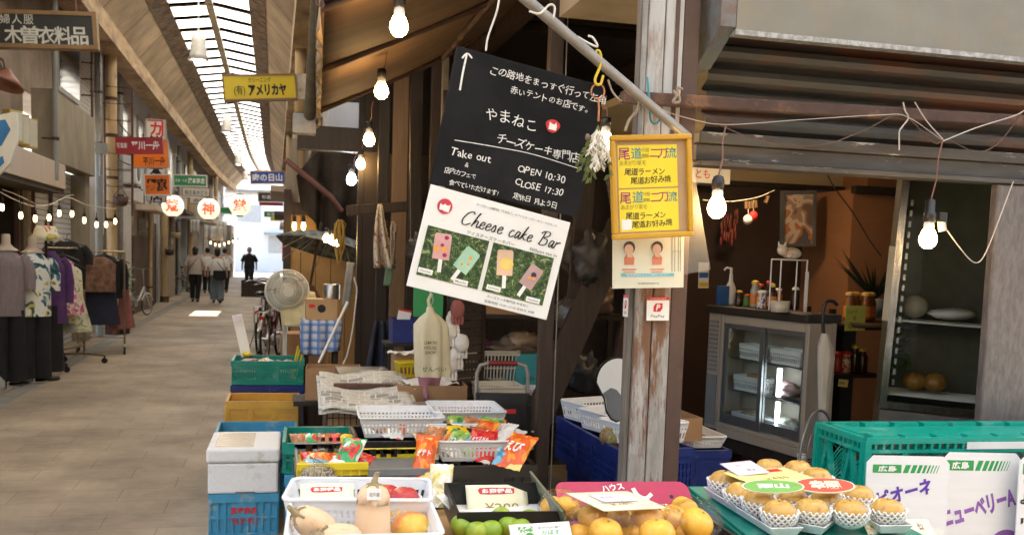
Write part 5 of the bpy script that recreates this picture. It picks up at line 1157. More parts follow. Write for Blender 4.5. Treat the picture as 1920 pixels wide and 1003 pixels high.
b.build('leaf', mat('leaf_dry_green', (.16,.19,.05), (.08,.1,.03), scale=20, rough=.8), t); b2.build('plume', mat('plume_pale', (.8,.76,.66), (.62,.57,.47), scale=30, rough=.95), t); b3.build('flower_head', mat('dry_brown', (.2,.13,.09), rough=.9), t)
# yellow picture frame with two hand written sheets
M, w, h_ = frameY(2.93, (1146,255), (1298,252), (1142,450))
t = thing('picture_frame', 'yellow picture frame with two yellow handwritten menu sheets on the post', 'picture frame', M=M)
KYF = mat('frame_yellow', (.6,.33,.02), (.54,.28,.015), scale=3, rough=.35, bump=.03)
b = MB(); f_ = .017; Z = .018
b.box(-w/2, w/2, h_/2-f_, h_/2, -.004, Z); b.box(-w/2, w/2, -h_/2, -h_/2+f_, -.004, Z); b.box(-w/2, -w/2+f_, -h_/2+f_, h_/2-f_, -.004, Z); b.box(w/2-f_, w/2, -h_/2+f_, h_/2-f_, -.004, Z); b.build('frame', KYF, t, bevel=.004)
part_box('backing', K['cardboard_pale'], t, (-w/2+f_*.9, w/2-f_*.9, -h_/2+f_*.9, h_/2-f_*.9, -.003, .002))
KYP = mat('paper_yellow', (.85,.68,.04), (.8,.63,.03), scale=3, rough=.7, bump=.02); kmat('ink_magenta', (.4,.05,.16), rough=.6, bump=0); kmat('ink_teal', (.08,.32,.3), rough=.6, bump=0); kmat('ink_olive', (.3,.26,.04), rough=.6, bump=0)
pw = w*.73; ph = h_*.41
for k, cy_ in ((0, h_*.20), (1, -h_*.225)):
    o = part_box('menu_sheet', KYP, t, (-w*.40, -w*.40+pw, cy_-ph/2, cy_+ph/2, .0021, .0034))
    x = -w*.40; Zt = .0042; q = pw
    hand(t, '尾', K['ink_magenta'], x+.01*q, cy_+.3*ph, .042, .95, 0, Zt, .03, .012, 3+k); hand(t, '道', K['ink_teal'], x+.22*q, cy_+.3*ph, .04, .95, 0, Zt, .03, .01, 4+k)
    hand(t, '元祖', K['ink_olive'], x+.4*q, cy_+.38*ph, .014, .9, 0, Zt, .03, .0, 5+k); hand(t, '御飯', K['ink_olive'], x+.4*q, cy_+.24*ph, .014, .9, 0, Zt, .03, 0, 6+k)
    hand(t, '二刀', K['ink_magenta'], x+.55*q, cy_+.3*ph, .036, .75, 0, Zt, .03, .012, 7+k); hand(t, '流', K['ink_teal'], x+.83*q, cy_+.3*ph, .036, .8, 0, Zt, .03, .008, 8+k)
    hand(t, 'あまがり家モ', K['ink_olive'], x+.02*q, cy_+.08*ph, .018, .85, 0, Zt, .04, -.002, 9+k)
    hand(t, '尾道ラーメン', K['ink_black'], x+.1*q, cy_-.13*ph, .0245, .95, 0, Zt, .04, .008, 10+k); hand(t, '尾道お好み焼', K['ink_black'], x+.2*q, cy_-.34*ph, .0245, .95, .03, Zt, .04, .008, 11+k)
part_box('small_sticker', K['ink_white'], t, (-w*.38, -w*.26, -h_*.41, -h_*.31, .0036, .005))
# clear sheet and sneeze etiquette notice
M, w, h_ = frameY(3.0, (1157,330), (1322,300), (1146,541)); M2, w2, h2_ = frameY(2.99, (1150,430), (1284,430), (1147,541))
t = thing('clear_sleeve', 'cloudy clear plastic sheet hanging behind the yellow frame', 'plastic sheet', M=M); b = MB(); b.sheet(lambda u,v: ((u-.5)*w, (.5-v)*h_, .006*math.sin(u*5+v*2)), 12, 12); b.build('sheet', K['milky_film'], t)
t = thing('notice', 'pale notice with two coughing children drawings under the yellow frame', 'notice', M=M2)
KNOT = mat('notice_paper', (.68,.68,.56), (.62,.62,.5), scale=3, rough=.5, bump=.02); part_box('paper', KNOT, t, (-w2/2, w2/2, -h2_/2, h2_/2, -.002, 0))
kmat('print_skin', (.75,.5,.38), bump=0); kmat('print_coral', (.72,.24,.14), bump=0); kmat('print_hair', (.06,.04,.05), bump=0); kmat('print_aqua', (.15,.5,.62), bump=0)
for fx in (-.27, .12):
    cx = fx*w2; cy_ = .13*h2_; C12 = [(math.cos(a*.524), math.sin(a*.524)) for a in range(12)]
    b = MB(); b.prism([(cx-.016,cy_-.045),(cx+.016,cy_-.045),(cx+.018,cy_-.022),(cx+.01,cy_-.012),(cx-.01,cy_-.012),(cx-.018,cy_-.022)], .001, TM((0,0,.001))); b.build('shirt_print', K['print_coral'], t)
    b = MB(); b.prism([(cx+.02*a, cy_+.012+.021*c) for a, c in C12], .001, TM((0,0,.0016))); b.build('hair_print', K['print_hair'], t)
    b = MB(); b.prism([(cx+.016*a-.002, cy_+.006+.017*c) for a, c in C12], .001, TM((0,0,.0022))); b.prism([(cx-.008,cy_-.02),(cx+.01,cy_-.02),(cx+.006,cy_+.0),(cx-.01,cy_-.002)], .001, TM((0,0,.0026))); b.build('face_print', K['print_skin'], t)
    b = MB(); b.box(cx-.025,cx+.025,cy_-.062,cy_-.058,.0005,.0012); b.box(cx-.02,cx+.02,cy_-.07,cy_-.067,.0005,.0012); b.build('caption', K['print_coral'], t)
b = MB(); 
for px_ in (.33,.37,.42,.45): b.box(px_*w2, px_*w2+.0012, -.22*h2_, .45*h2_, .0005, .0012)
b.box(.33*w2,.46*w2,.12*h2_,.125*h2_,.0005,.0012); b.build('line_print', K['ink_grey'], t)
part_box('blue_band', K['print_aqua'], t, (-.38*w2, .36*w2, -.30*h2_, -.25*h2_, .0005, .0014)); text(t, '飛沫感染防止にご協力ください', K['ink_white'], -.01*w2, -.275*h2_, w=.6*w2, h=.005, z=.0018); text(t, '尾道商店街連合会', K['ink_grey'], .0, -.42*h2_, w=.3*w2, h=.006, z=.0014)
# payment stickers
def paysticker(label, M, w, h_):
    t = thing('payment_sticker', label, 'sticker', M=M, group='payment stickers on the post')
    part_box('paper', K['ink_white'], t, (-w/2, w/2, -h_/2, h_/2, -.001, .0006)); part_box('red_band', K['ink_red'], t, (-w/2, w/2, h_*.37, h_/2, .0004, .0012))
    text(t, 'ペイペイ使えます', K['ink_white'], 0, h_*.435, w=w*.72, h=h_*.06, z=.0016)
    b = MB(); b.prism([(-w*.2,-h_*.12),(w*.1,-h_*.12),(w*.2,h_*.02),(w*.2,h_*.24),(-w*.1,h_*.24),(-w*.2,h_*.1)], .001, TM((0,0,.0008))); b.build('logo', K['ink_red'], t); text(t, 'P', K['ink_white'], 0, h_*.06, h=h_*.26, w=w*.2, z=.0017, shear=.2, bold=.03)
    text(t, 'PayPay', K['ink_grey'], 0, -h_*.32, w=w*.62, h=h_*.16, z=.0012)
M, w, h_ = frameY(3.06, (1213,557), (1255,557), (1212,601)); paysticker('square white and red payment sticker on the front of the post', M, w, h_)
a = Vector((xa-.0225, 3.128, P(1180,553,3.1).z)); M, w, h_ = frame(a, a+Vector((0,-.045,0)), a-Vector((0,0,.075))); paysticker('payment sticker on the shaded side of the post', M, w, h_)
# round hand fan board
M, w, h_ = frameY(3.45, (1124,668), (1206,668), (1124,792)); t = thing('fan_board', 'white and dark grey fan shaped board with black rim hanging beside the post', 'hand fan', M=M)
out = [(-.5*w+.5*w*(1-math.cos(0)),0)]
out = [(.55*w*math.cos(a*.2244)*(1 if a else 1)+.02, .30*h_+.0*a+.20*h_*math.sin(a*.2244)*1.0) for a in range(0,15)]
out = [(-.02+.5*w*math.cos(R(a)), .12*h_+.38*h_*math.sin(R(a))) for a in range(0,190,12)]+[(-.5*w,-.02*h_),(-.4*w,-.14*h_),(-.34*w,-.34*h_),(-.22*w,-.46*h_),(-.1*w,-.5*h_),(.05*w,-.46*h_),(.2*w,-.3*h_),(.42*w,-.1*h_)]
MB().prism(out, .006).build('rim', K['black_plastic'], t)
cx = -.02; ins = [(x*.93, y*.94) for x, y in out]
up = [p_ for p_ in ins if p_[1] > -.1*h_]; dn = [p_ for p_ in ins if p_[1] < -.1*h_]
MB().prism(ins, .0066, TM((0,0,.001))).build('white_face', K['ink_white'], t)
b = MB(); b.prism([(-.44*w,-.06*h_),(-.36*w,-.14*h_),(-.31*w,-.33*h_),(-.2*w,-.435*h_),(-.1*w,-.47*h_),(.04*w,-.43*h_),(.18*w,-.28*h_),(.3*w,-.14*h_),(.12*w,-.13*h_),(-.02*w,-.08*h_),(-.12*w,.0*h_),(-.25*w,.03*h_)], .0074, TM((0,0,.0012))); b.build('dark_face', K['grey_plastic'], t)
# light bulbs
bulb('warm bulb nearest the top of the picture under the brown awning', P(748,52,3.6), .085, True, .034, cordtop=P(752,-60,3.7))
bulb('second warm bulb down under the awning', P(715,173,5.0), .075, True, .036, cordtop=P(735,60,5.0))
bulb('amber bulb with long neck, third of the awning string', P(692,264,6.2), .1, True, .036, cordtop=P(700,190,6.1))
bulb('small warm bulb above the white one', P(676,309,7.2), .08, True, .034, cordtop=P(684,240,7.1))
bulb('white cool bulb at the lower end of the awning string', P(659,338,7.9), .08, False, .04, cordtop=P(668,290,7.8))
bulb('warm bulb hanging beside the yellow frame in front of the opening', P(1344,392,2.95), .105, True, .031, cordtop=P(1361,235,2.98))
tb = bulb('warm bulb in a black plug socket at the right before the glass refrigerator', P(1740,450,3.0), .14, True, .031, cordtop=P(1768,262,2.97))
part_box('plug', K['black_plastic'], tb, (.028, .062, -.016, .016, .065, .1), bevel=.004); b = MB(); b.cyl((.05,0,.07),(.058,-.0,.035),.014); b.build('plug_cap', K['cream_plastic'], tb)
cordthing('drooping_cable', 'thin beige cord drooping from the right bulb to the grey wall', smooth_(px(3.0,(1776,432),(1800,465),(1826,492),(1845,480),(1870,420),(1900,340))), .0022, K['wire_pale'])
for i, (u, v) in enumerate(((612,448),(622,452),(630,457))):
    bulb(['left bulb of the three in the dark under the tartan umbrella','middle bulb of the three by the tartan umbrella','right bulb of the three by the tartan umbrella'][i], P(u, v, 7.6+i*.15), .08, True, .026, 'three bulbs glowing beside the umbrella')
bulb('bulb half hidden behind the dried flowers', P(1135,268,3.6), .08, True, .03, cordtop=P(1137,180,3.6))
# awning over the side
KAWN = mat('awning_canvas', (.15,.085,.042), (.095,.052,.026), scale=2.5, rough=.85, bump=.15, stretch=(.7,3,1), c3=(.13,.08,.04), s3=1.4, t3=.6, w3=.1)
t = thing('canvas_awning', 'stained brown canvas awning sloping out over the side of the shop', 'awning', (.2, 3.5, 2.4))
oA = P(600,0,3.55); oB = P(597,205,6.0); wB = P(1010,0,6.0); wA = Vector((1.75,3.45,3.22))
def awn(u, v):
    p = oA.lerp(oB, u).lerp(wA.lerp(wB, u), v); p.z -= .05*math.sin(math.pi*v)+.006*math.sin(u*9); return p-Vector((.2,3.5,2.4))
b = MB(); b.sheet(awn, 30, 14); b.build('canvas', KAWN, t, solid=.006)
b = MB()
def val(u, v): p = awn(u, 0); return (p.x-.012*math.sin(u*70)*v-.0, p.y, p.z-(.10+.02*abs(math.sin(u*26)))*v)
b.sheet(val, 60, 3); b.build('valance', mat('valance_faded', (.42,.33,.2), (.26,.17,.09), scale=6, rough=.9, bump=.2), t, solid=.004)
b = MB()
for u in (.02,.5,.98): b.tube([awn(u,0)-Vector((0,0,.02)), awn(u,.5)-Vector((0,0,.02)), awn(u,1)-Vector((0,0,.02))], .014, 8)
b.tube([awn(0,.0)-Vector((0,0,.01)), awn(.5,0)-Vector((0,0,.01)), awn(1,0)-Vector((0,0,.01))], .016, 8); b.tube([awn(0,.55)-Vector((0,0,.02)), awn(1,.55)-Vector((0,0,.02))], .016, 8); b.build('frame_tube', K['rust'], t)
t = thing('roller_tube', 'mossy vertical roller tube at the outer edge of the awning', 'tube', P(592,0,4.6)); b = MB(); b.tube([o for o in [P(600,-60,4.4)-P(592,0,4.6), P(592,60,5.0)-P(592,0,4.6), P(583,190,5.6)-P(592,0,4.6), P(580,225,5.8)-P(592,0,4.6)]], .035, 12); b.build('tube', mat('mossy_tube', (.14,.12,.07), (.09,.075,.05), scale=12, rough=.8), t)
b = MB(); q = P(572,232,5.8)-P(592,0,4.6); b.box(q.x-.07,q.x+.06,q.y-.06,q.y+.06,q.z-.06,q.z+.05); b.build('bracket', K['grey_pipe'], t)
# dark torn canvas and its bar
t = thing('torn_canvas', 'dark torn canvas hanging in folds beyond the light bulbs', 'canvas', P(610,380,9.2)); o0 = P(610,380,9.2)
CV = [(P(556,330,9.0),P(566,395,9.2)),(P(578,300,9.0),P(592,420,9.2)),(P(610,275,9.1),P(612,470,9.3)),(P(650,285,9.1),P(640,490,9.3)),(P(690,300,9.2),P(680,480,9.3))]
def tc_(u, v):
    k = min(3, int(u*4)); f_ = u*4-k; a = CV[k][0].lerp(CV[k+1][0], f_); c = CV[k][1].lerp(CV[k+1][1], f_); p = a.lerp(c, v)-o0; p.y += .12*math.sin(u*16+v*2)*(.3+v); return p
b = MB(); b.sheet(tc_, 24, 14); b.build('cloth', cloth('canvas_dark', (.05,.036,.026), (.028,.02,.015)), t, solid=.006)
MB().tube([P(536,300,8.6)-o0, P(620,368,8.9)-o0, P(640,395,9.0)-o0], .025, 8).build('bar', mat('bar_redbrown', (.16,.06,.05), (.1,.04,.035), rough=.6), t)
# ================================================================== side storage: walls, timbers, hanging things
t = thing('wooden_wall', 'dark plank back wall of the side storage', 'wall', (.5, 7.3, 0))
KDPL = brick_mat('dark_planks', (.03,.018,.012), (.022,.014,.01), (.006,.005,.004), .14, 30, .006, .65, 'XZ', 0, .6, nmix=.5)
part_box('planks', KDPL, t, (.1, 3.0, 0, .08, 0, 3.2)); part_box('beam', K['dark_wood'], t, (-.35, 3.0, -.12, -.002, 2.25, 2.42)); part_box('added_lean_to_roof', K['dark_wood'], t, (-.15, 3.0, -1.28, 2.2, 2.95, 3.0))  # lean-to roof added above the storage to shut out sky light
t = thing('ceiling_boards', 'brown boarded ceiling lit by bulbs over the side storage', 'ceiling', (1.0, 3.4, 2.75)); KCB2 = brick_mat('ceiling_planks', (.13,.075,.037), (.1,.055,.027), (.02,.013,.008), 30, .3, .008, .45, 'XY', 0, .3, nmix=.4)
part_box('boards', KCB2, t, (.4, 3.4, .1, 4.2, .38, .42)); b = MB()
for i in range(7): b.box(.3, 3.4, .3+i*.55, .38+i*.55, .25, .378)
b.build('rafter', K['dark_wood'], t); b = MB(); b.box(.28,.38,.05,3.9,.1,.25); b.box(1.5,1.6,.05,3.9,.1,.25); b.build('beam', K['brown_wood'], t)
def timber(label, pts, w, d, m, name='timber_post', cat='post'):
    a, c = pts; t = MB(); t.bar((0,0,0), Vector(c)-Vector(a), w, d, up=(0,1,0)); o = t.build(name, m, None, bevel=.004); o.location = a; return tag(o, label, cat)
def col_(u0, Y, z1=2.9): p = P(u0, 640, Y); return (p.x, Y, 0), (p.x, Y, z1)
timber('dark brown square post standing in front of the storage shelves', col_(1022,3.75), .055, .05, K['brown_wood'])
timber('thin pale rod beside the dark storage post', (Vector((P(1042,640,3.75).x,3.75,0)),Vector((P(1042,640,3.75).x,3.75,2.6))), .006, .006, K['grey_pipe'], 'thin_rod', 'rod')
timber('pale brown plank post behind the hanging cloth', col_(742,7.0), .11, .05, K['pale_wood'])
timber('dark timber left of the pale plank post', col_(712,7.1), .08, .08, K['dark_wood']); timber('dark timber right of the pale plank post', col_(770,6.9), .09, .06, K['dark_wood']); timber('second dark timber by the green paper strip', col_(806,6.7), .07, .06, K['brown_wood'])
timber('black pole beside the poster edge', col_(846,6.2), .06, .06, K['black_plastic']); timber('grey metal post behind the blue tub', col_(822,6.0), .04, .04, K['grey_pipe'])
timber('heavy plank leaning diagonally in the storage, nearer the post', (Vector((1.33,4.9,.55)), P(1165,420,5.0)), .15, .05, K['brown_wood'], 'leaning_plank', 'plank')
timber('red brown plank leaning behind the heavy one', (P(1165,690,5.4), P(1215,400,5.5)), .12, .05, K['rust'], 'leaning_plank', 'plank')
timber('horizontal log beam under the awning beyond the bulbs', (P(650,395,7.0), P(860,380,7.0)), .07, .07, K['brown_wood'], 'log_beam', 'beam')
timber('long dark board standing behind the chalkboard', (P(860,700,5.6), P(850,170,5.6)), .12, .03, K['dark_wood'], 'board', 'board')
timber('dark vertical board beside the chalkboard right edge', (P(1080,560,5.0), P(1110,200,5.0)), .1, .03, K['brown_wood'], 'board', 'board')
timber('dark frame board standing under the awning', (P(780,480,6.2), P(778,190,6.2)), .07, .05, K['dark_wood'], 'board', 'board')
# slatted side panel
t = thing('slat_panel', 'brown louvred wooden panel standing edge-on by the trolley', 'panel', P(873,760,5.1)); q = P(873,760,5.1)
b = MB()
for i in range(26): b.box(-.1,.1,-.01+.0,.015,.02+i*.045,.056+i*.045, Matrix.Rotation(R(35),4,'Z'))
b.build('slat', mat('slat_brown', (.06,.042,.03), (.035,.025,.018), rough=.7, stretch=(1,1,6)), t); b = MB(); m_ = Matrix.Rotation(R(35),4,'Z'); b.box(-.12,-.1,-.02,.02,0,1.2,m_); b.box(.1,.12,-.02,.02,0,1.2,m_); b.build('stile', K['brown_wood'], t)
# storage shelf
sp_ = P(985,640,5.6)
t = thing('storage_shelf', 'dark wooden shelf rack holding boxes at the back of the storage', 'shelf', (sp_.x, 5.6, 0))
b = MB()
for z in (.3,.75,1.165,1.56): part_box('shelf', K['dark_wood'], t, (-.35,.62,-.2,.3,z,z+.025))
b = MB()
for x in (-.37,.62): b.box(x,x+.03,-.2,-.16,0,1.95); b.box(x,x+.03,.26,.3,0,1.95)
b.build('upright', K['dark_wood'], t)
def cb(label, L, W_, H, loc, rz=0, m='cardboard', open_=False, name='cardboard_box', cat='box', holes=0):
    b = box_mb(L,W_,H,.005,open_); o = b.build(name, K[m] if isinstance(m,str) else m, None); o.location = loc; o.rotation_euler = (0,0,rz); tag(o,label,cat)
    if holes:
        c = MB()
        for sx in ((0,) if holes == 1 else (-.12,.12)): c.cyl((sx*L*2,-W_/2-.0015,H*.55),(sx*L*2,-W_/2+.001,H*.55),.03 if holes==1 else .018,n=16)
        c.build('hand_hole', K['black_plastic'], o)
    return o
q = P(952,610,5.5); cb('brown cardboard box with two round holes on the upper shelf behind the poster', .36,.3,.15,(q.x,5.56,1.190),0,'cardboard',False,holes=2)
KTB = mat('box_teal', (.05,.34,.38), (.045,.29,.33), scale=3, rough=.7, bump=.05)
q = P(1010,710,5.4); o = cb('teal blue printed carton on the shelf behind the dark post', .3,.28,.185,(q.x,5.5,.782),0,KTB,False,'carton'); 
text(o, 'JAひろしま', K['ink_black'], -.02, .04, w=.16, h=.03, z=0, M=TM((0,-.1415,.0),R(90)))
o.location.z = .778
q = P(925,700,5.3); top_mesh(basket_mb(.34,.28,.2,16,10,.9), 'storage_basket', 'beige lattice basket on the shelf above the trolley handle', 'basket', K['cream_plastic'], (q.x,5.5,.777), 0, 'lattice baskets kept in the storage')
q = P(937,745,4.95); top_mesh(basket_mb(.24,.24,.09,16,10,.92), 'storage_basket', 'cream shallow basket seen through the trolley handle', 'basket', K['cream_plastic'], (q.x,5.0,P(937,752,5.0).z), 0, 'lattice baskets kept in the storage')
q = P(985,755,5.1); top_mesh(basket_mb(.2,.24,.09,12,10,.92), 'storage_basket', 'small white basket tucked behind the trolley at right', 'basket', K['white_plastic'], (q.x,5.15,P(985,758,5.15).z), 0, 'lattice baskets kept in the storage')
q = P(985,830,4.9); top_mesh(basket_mb(.22,.24,.1,12,10,.92), 'storage_basket', 'dim cream basket low beside the trolley', 'basket', K['cream_plastic'], (q.x,5.0,P(985,835,5.0).z), 0, 'lattice baskets kept in the storage')
for i,(u,v,Y,w_,h__,cl,lab) in enumerate(((980,640,5.5,.22,.12,(.3,.2,.12),'crumpled clear bag of brown stuff on the shelf above the teal carton'),(1078,590,5.4,.25,.24,(.12,.1,.08),'crumpled dark plastic bag hanging right of the poster'),(905,650,5.6,.18,.1,(.2,.05,.1),'dim purple bag on top of the beige basket'))):
    p = P(u,v,Y); o = MB(); o.ell((0,0,0),(w_/2,.09,h__/2),22,14,fn=lambda d: 1+.25*noise.noise(d*3+Vector((i*9,0,0)))+.12*noise.noise(d*8)); oo = o.build('plastic_bag', mat('bag_dim_%d'%i, cl, rough=.25, bump=.5, scale=12)); oo.location = p; tag(oo, lab, 'plastic bag')
for i,(u,v,Y,w_,h__,cl,lab) in enumerate(((1105,480,4.9,.16,.26,(.05,.045,.04),'dark sack hanging high right of the chalkboard'),(1075,470,5.2,.2,.2,(.09,.07,.05),'brown paper sack behind the dark sack'),(1120,560,5.3,.18,.2,(.12,.07,.05),'rust coloured bundle behind the leaning planks'),(1050,660,5.5,.2,.14,(.07,.07,.075),'grey plastic bag beside the teal carton'),(790,470,6.0,.16,.2,(.05,.04,.03),'dark basket cover hanging near the poster'),(960,655,5.5,.3,.12,(.14,.1,.07),'clear bag of dried goods above the teal carton'),(1090,700,5.2,.2,.22,(.03,.03,.035),'black bin bag by the leaning planks'),(880,540,5.6,.2,.2,(.05,.04,.035),'dark cloth bundle under the chalkboard'))):
    p = P(u,v,Y); o = MB(); o.ell((0,0,0),(w_/2,.08,h__/2),20,14,fn=lambda d: 1+.6*noise.noise(d*2.2+Vector((i*9,5,0)))+.25*noise.noise(d*6+Vector((i,0,3)))); oo = o.build('storage_sack', mat('sack_dim_%d'%i, cl, rough=.5, bump=.5, scale=14)); oo.location = p; tag(oo, lab, 'sack')
for i,(u,v,L_,lab,m_) in enumerate(((925,790,.3,'flat brown carton low behind the trolley','cardboard'),(1085,770,.26,'dark carton at the foot of the leaning planks','dark_wood'),(1000,770,.24,'white rimmed dark tub on the lower shelf','dark_plastic'))):
    q = P(u,v,5.4); cb(lab,L_,.25,.16,(q.x,5.6,.78 if i==2 else .33),0,m_,False)
# shopping trolley
p = P(940,860,4.45); t = thing('shopping_trolley', 'black folding shopping trolley with chrome handle and red grip', 'trolley', (p.x, 4.45, 0), R(-5))
zt = P(940,683,4.45).z; zb_ = P(940,735,4.45).z
b = MB(); b.tube([(-.125,.05,.1),(-.125,.05,zt-.05),(-.11,.05,zt-.012),(-.07,.05,zt),(.07,.05,zt),(.11,.05,zt-.012),(.125,.05,zt-.05),(.125,.05,.1)], .01, 8); b.build('handle', K['grey_pipe'], t); MB().cyl((-.07,.05,zt),(.07,.05,zt),.0125).build('grip', kmat('grip_red', (.2,.02,.025), rough=.5), t)
b = MB(); b.sheet(lambda u,v: ((u-.5)*.27*(1-.12*(v>.9)), -.03-.05*math.sin(math.pi*u)**.5, .3+v*(zb_-.3)), 12, 12); b.box(-.13,.13,-.03,.04,.28,zb_-.01); b.build('bag', cloth('nylon_black', (.02,.02,.022), (.014,.014,.016)), t, solid=.004)
b = MB(); b.box(-.05,.05,-.083,-.078,zb_-.09,zb_-.07); b.build('label_patch', K['ink_red'], t)
b = MB(); b.box(-.13,-.1,-.06,-.045,.3,zb_-.05); b.box(.1,.13,-.06,-.045,.3,zb_-.05); b.build('strap', K['black_plastic'], t)
for s_ in (-1,1): MB().cyl((s_*.15,.05,.07),(s_*.175,.05,.07),.07,n=20).build('wheel', K['rubber'], t)
# grey counter with things on it
p = P(770,715,5.6); t = thing('steel_counter', 'dark grey metal counter behind the newspapers', 'counter', (p.x, 5.6, 0))
zc_ = P(770,700,5.6).z; kmat('grey_metal', (.11,.115,.11), (.08,.083,.08), scale=6, rough=.45, bump=.08)
part_box('top', K['grey_metal'], t, (-.42,.42,-.3,.35,zc_-.03,zc_), bevel=.004); part_box('body', K['grey_metal'], t, (-.4,.4,-.27,.33,.05,zc_-.031)); b = MB()
for x in (-.38,.36):
    for y in (-.25,.3): b.box(x,x+.02,y,y+.02,0,.05)
b.build('foot', K['black_plastic'], t)
q = P(765,690,5.5); o = cb('small cardboard box with a yellow basket in front on the grey counter', .2,.18,.11,(q.x+.03,5.56,zc_+.001),R(10),'cardboard',True)
q = P(762,690,5.3); top_mesh(basket_mb(.15,.1,.09,6,4,.8,[]), 'yellow_basket', 'bright yellow plastic basket on the grey counter', 'basket', K['yellow_plastic'], (q.x+.03,5.40,zc_+.001), R(8))
for i,(u,v,lab,rz) in enumerate(((757,660,'folded white papers on the cardboard box by the plastic bag',.3),(700,700,'crumpled foil sheet lying on the grey counter',.1))):
    q = P(u,v,5.5); b = MB(); b.sheet(lambda a,c: ((a-.5)*.2,(c-.5)*.12,.02*noise.noise(Vector((a*5,c*5,i*7)))+.01), 14, 10); o = b.build('paper_sheet', K['white_paper'] if i==0 else K['grey_pipe'], None, solid=.002); o.location = (q.x+.02,5.5,zc_+(.125 if i==0 else .012)); o.rotation_euler = (0,0,rz); tag(o, lab, 'paper')
q = P(757,583,5.6); M, w, h_ = frameY(5.75,(748,578),(772,583),(743,604)); t = thing('notice_card', 'small white card with red top edge standing on a dark tub', 'card', M=M); part_box('card', K['ink_white'], t, (-w/2,w/2,-h_/2,h_/2,-.003,0)); part_box('band', K['ink_red'], t, (-w/2,w/2,h_*.36,h_/2,.0,.001))
q = P(768,610,5.7); top_mesh(box_mb(.2,.2,.14,.006), 'storage_tub', 'dark blue plastic tub behind the plastic bag', 'tub', K['navy_plastic'], (q.x,5.8,P(768,640,5.8).z), 0)
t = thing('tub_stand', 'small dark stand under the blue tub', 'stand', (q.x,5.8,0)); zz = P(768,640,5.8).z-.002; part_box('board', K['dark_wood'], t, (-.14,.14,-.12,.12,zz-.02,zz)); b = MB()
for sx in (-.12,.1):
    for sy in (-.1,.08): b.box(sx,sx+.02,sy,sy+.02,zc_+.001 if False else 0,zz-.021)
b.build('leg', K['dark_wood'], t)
# hanging plastic bags, gloves, green board
t = thing('plastic_bag', 'beige printed plastic bag hanging bunched from a hook beneath the poster', 'plastic bag', P(807,575,4.3)); o0 = P(807,575,4.3)
KBG = mat('bag_beige', (.55,.5,.34), (.47,.42,.28), scale=9, rough=.3, bump=.35, bd=.02)
zs = [(575,6),(585,8),(595,20),(608,30),(640,31),(670,30),(695,30),(706,29)]
b = MB(); 
rings = []
for v, hw in zs:
    q = P(806+(v-575)*.06, v, 4.3)-o0; r = hw/1800*4.4; rings.append((q, r, r*.35+.004))
b.loft(rings, 40, True, .3, 7, 2); b.build('bag', KBG, t)
MB().tube([Vector((0,0,-.02)),Vector((-.01,0,.03)),Vector((.005,0,.06))], .008, 6).build('twist', KBG, t)
fM = TM(P(808,655,4.3)-o0+Vector((0,-.045,0)),R(90)); b = MB(); 
for k,(s1,yy,ww) in enumerate((('LEMON',.035,.055),('HOUSE',.012,.055),('SHOP',-.01,.05))): text(None, s1, None, -.01, yy, w=ww, h=.014, z=0, M=fM, into=b)
text(None, 'せんべい', None, .01, -.085, w=.11, h=.022, z=.0, M=fM, into=b); b.build('lettering', kmat('ink_bag_green', (.06,.09,.05), bump=0), t)
cordthing('wall_hook_wire', 'thin wire hook carrying the beige bag', smooth_([P(807,578,4.3),P(812,560,4.3),P(806,545,4.3),P(808,525,4.35)]), .0025, K['steel'], 'hook')
q = P(803,560,4.5); o = MB(); o.box(-.07,.07,-.008,.008,-.085,.08); o = o.build('green_board', kmat('board_green', (.02,.22,.07), (.018,.19,.06), rough=.5), None); o.location = q; tag(o, 'green board hanging behind the poster with its lower end showing', 'board')
q = P(858,560,4.6); t = thing('work_gloves', 'bundle of white cotton work gloves hanging by the louvred panel', 'gloves', q)
rg = random.Random(9)
for i in range(6):
    b = MB(); z0 = -.05-.055*i; xx = rg.uniform(-.025,.03)
    b.ell((xx,rg.uniform(-.02,.02),z0),(.035,.018,.045),14,10,fn=lambda d: 1+.2*noise.noise(d*3+Vector((i,0,0))))
    for f_ in range(4): b.tube([(xx-.022+.014*f_,0,z0-.02),(xx-.026+.017*f_,-.006,z0-.05),(xx-.02+.014*f_,-.012,z0-.075)], .0075, 8)
    b.build('glove', K['white_cord'] if i else CROSE, t)
q = P(805,715,4.9); t = thing('pink_cloth', 'pink rag hanging over the counter edge below the beige bag', 'cloth', q); b = MB(); b.sheet(lambda u,v: ((u-.5)*.13*(1-.5*v), -.04*math.sin(u*6)*v, .03-.12*v), 10, 8); b.build('rag', kmat('cloth_dull_pink', (.4,.18,.22), rough=.9), t, solid=.004)
t = thing('hanging_towel', 'dark blue towel hanging on the storage wall', 'towel', P(715,640,6.6)); b = MB(); b.sheet(lambda u,v: ((u-.5)*(.1+.14*v), -.05*math.sin(u*14)*(.3+v), .14-.42*v), 18, 12); b.build('cloth', CNAVY, t, solid=.006)
t = thing('hanging_cloth', 'white patterned cloth hanging pinched from the log beam', 'cloth', P(712,420,6.4)); b = MB(); b.sheet(lambda u,v: ((u-.5)*(.03+.13*v)+.05*v*v, -.05*math.sin(u*12)*v, .13-.42*v), 16, 14); b.build('cloth', print_mat('cloth_dots', [(.25,.05,.04),(.5,.46,.38),(.52,.48,.4),(.5,.46,.38),(.53,.48,.4),(.3,.06,.05)], 30, .9), t, solid=.005)
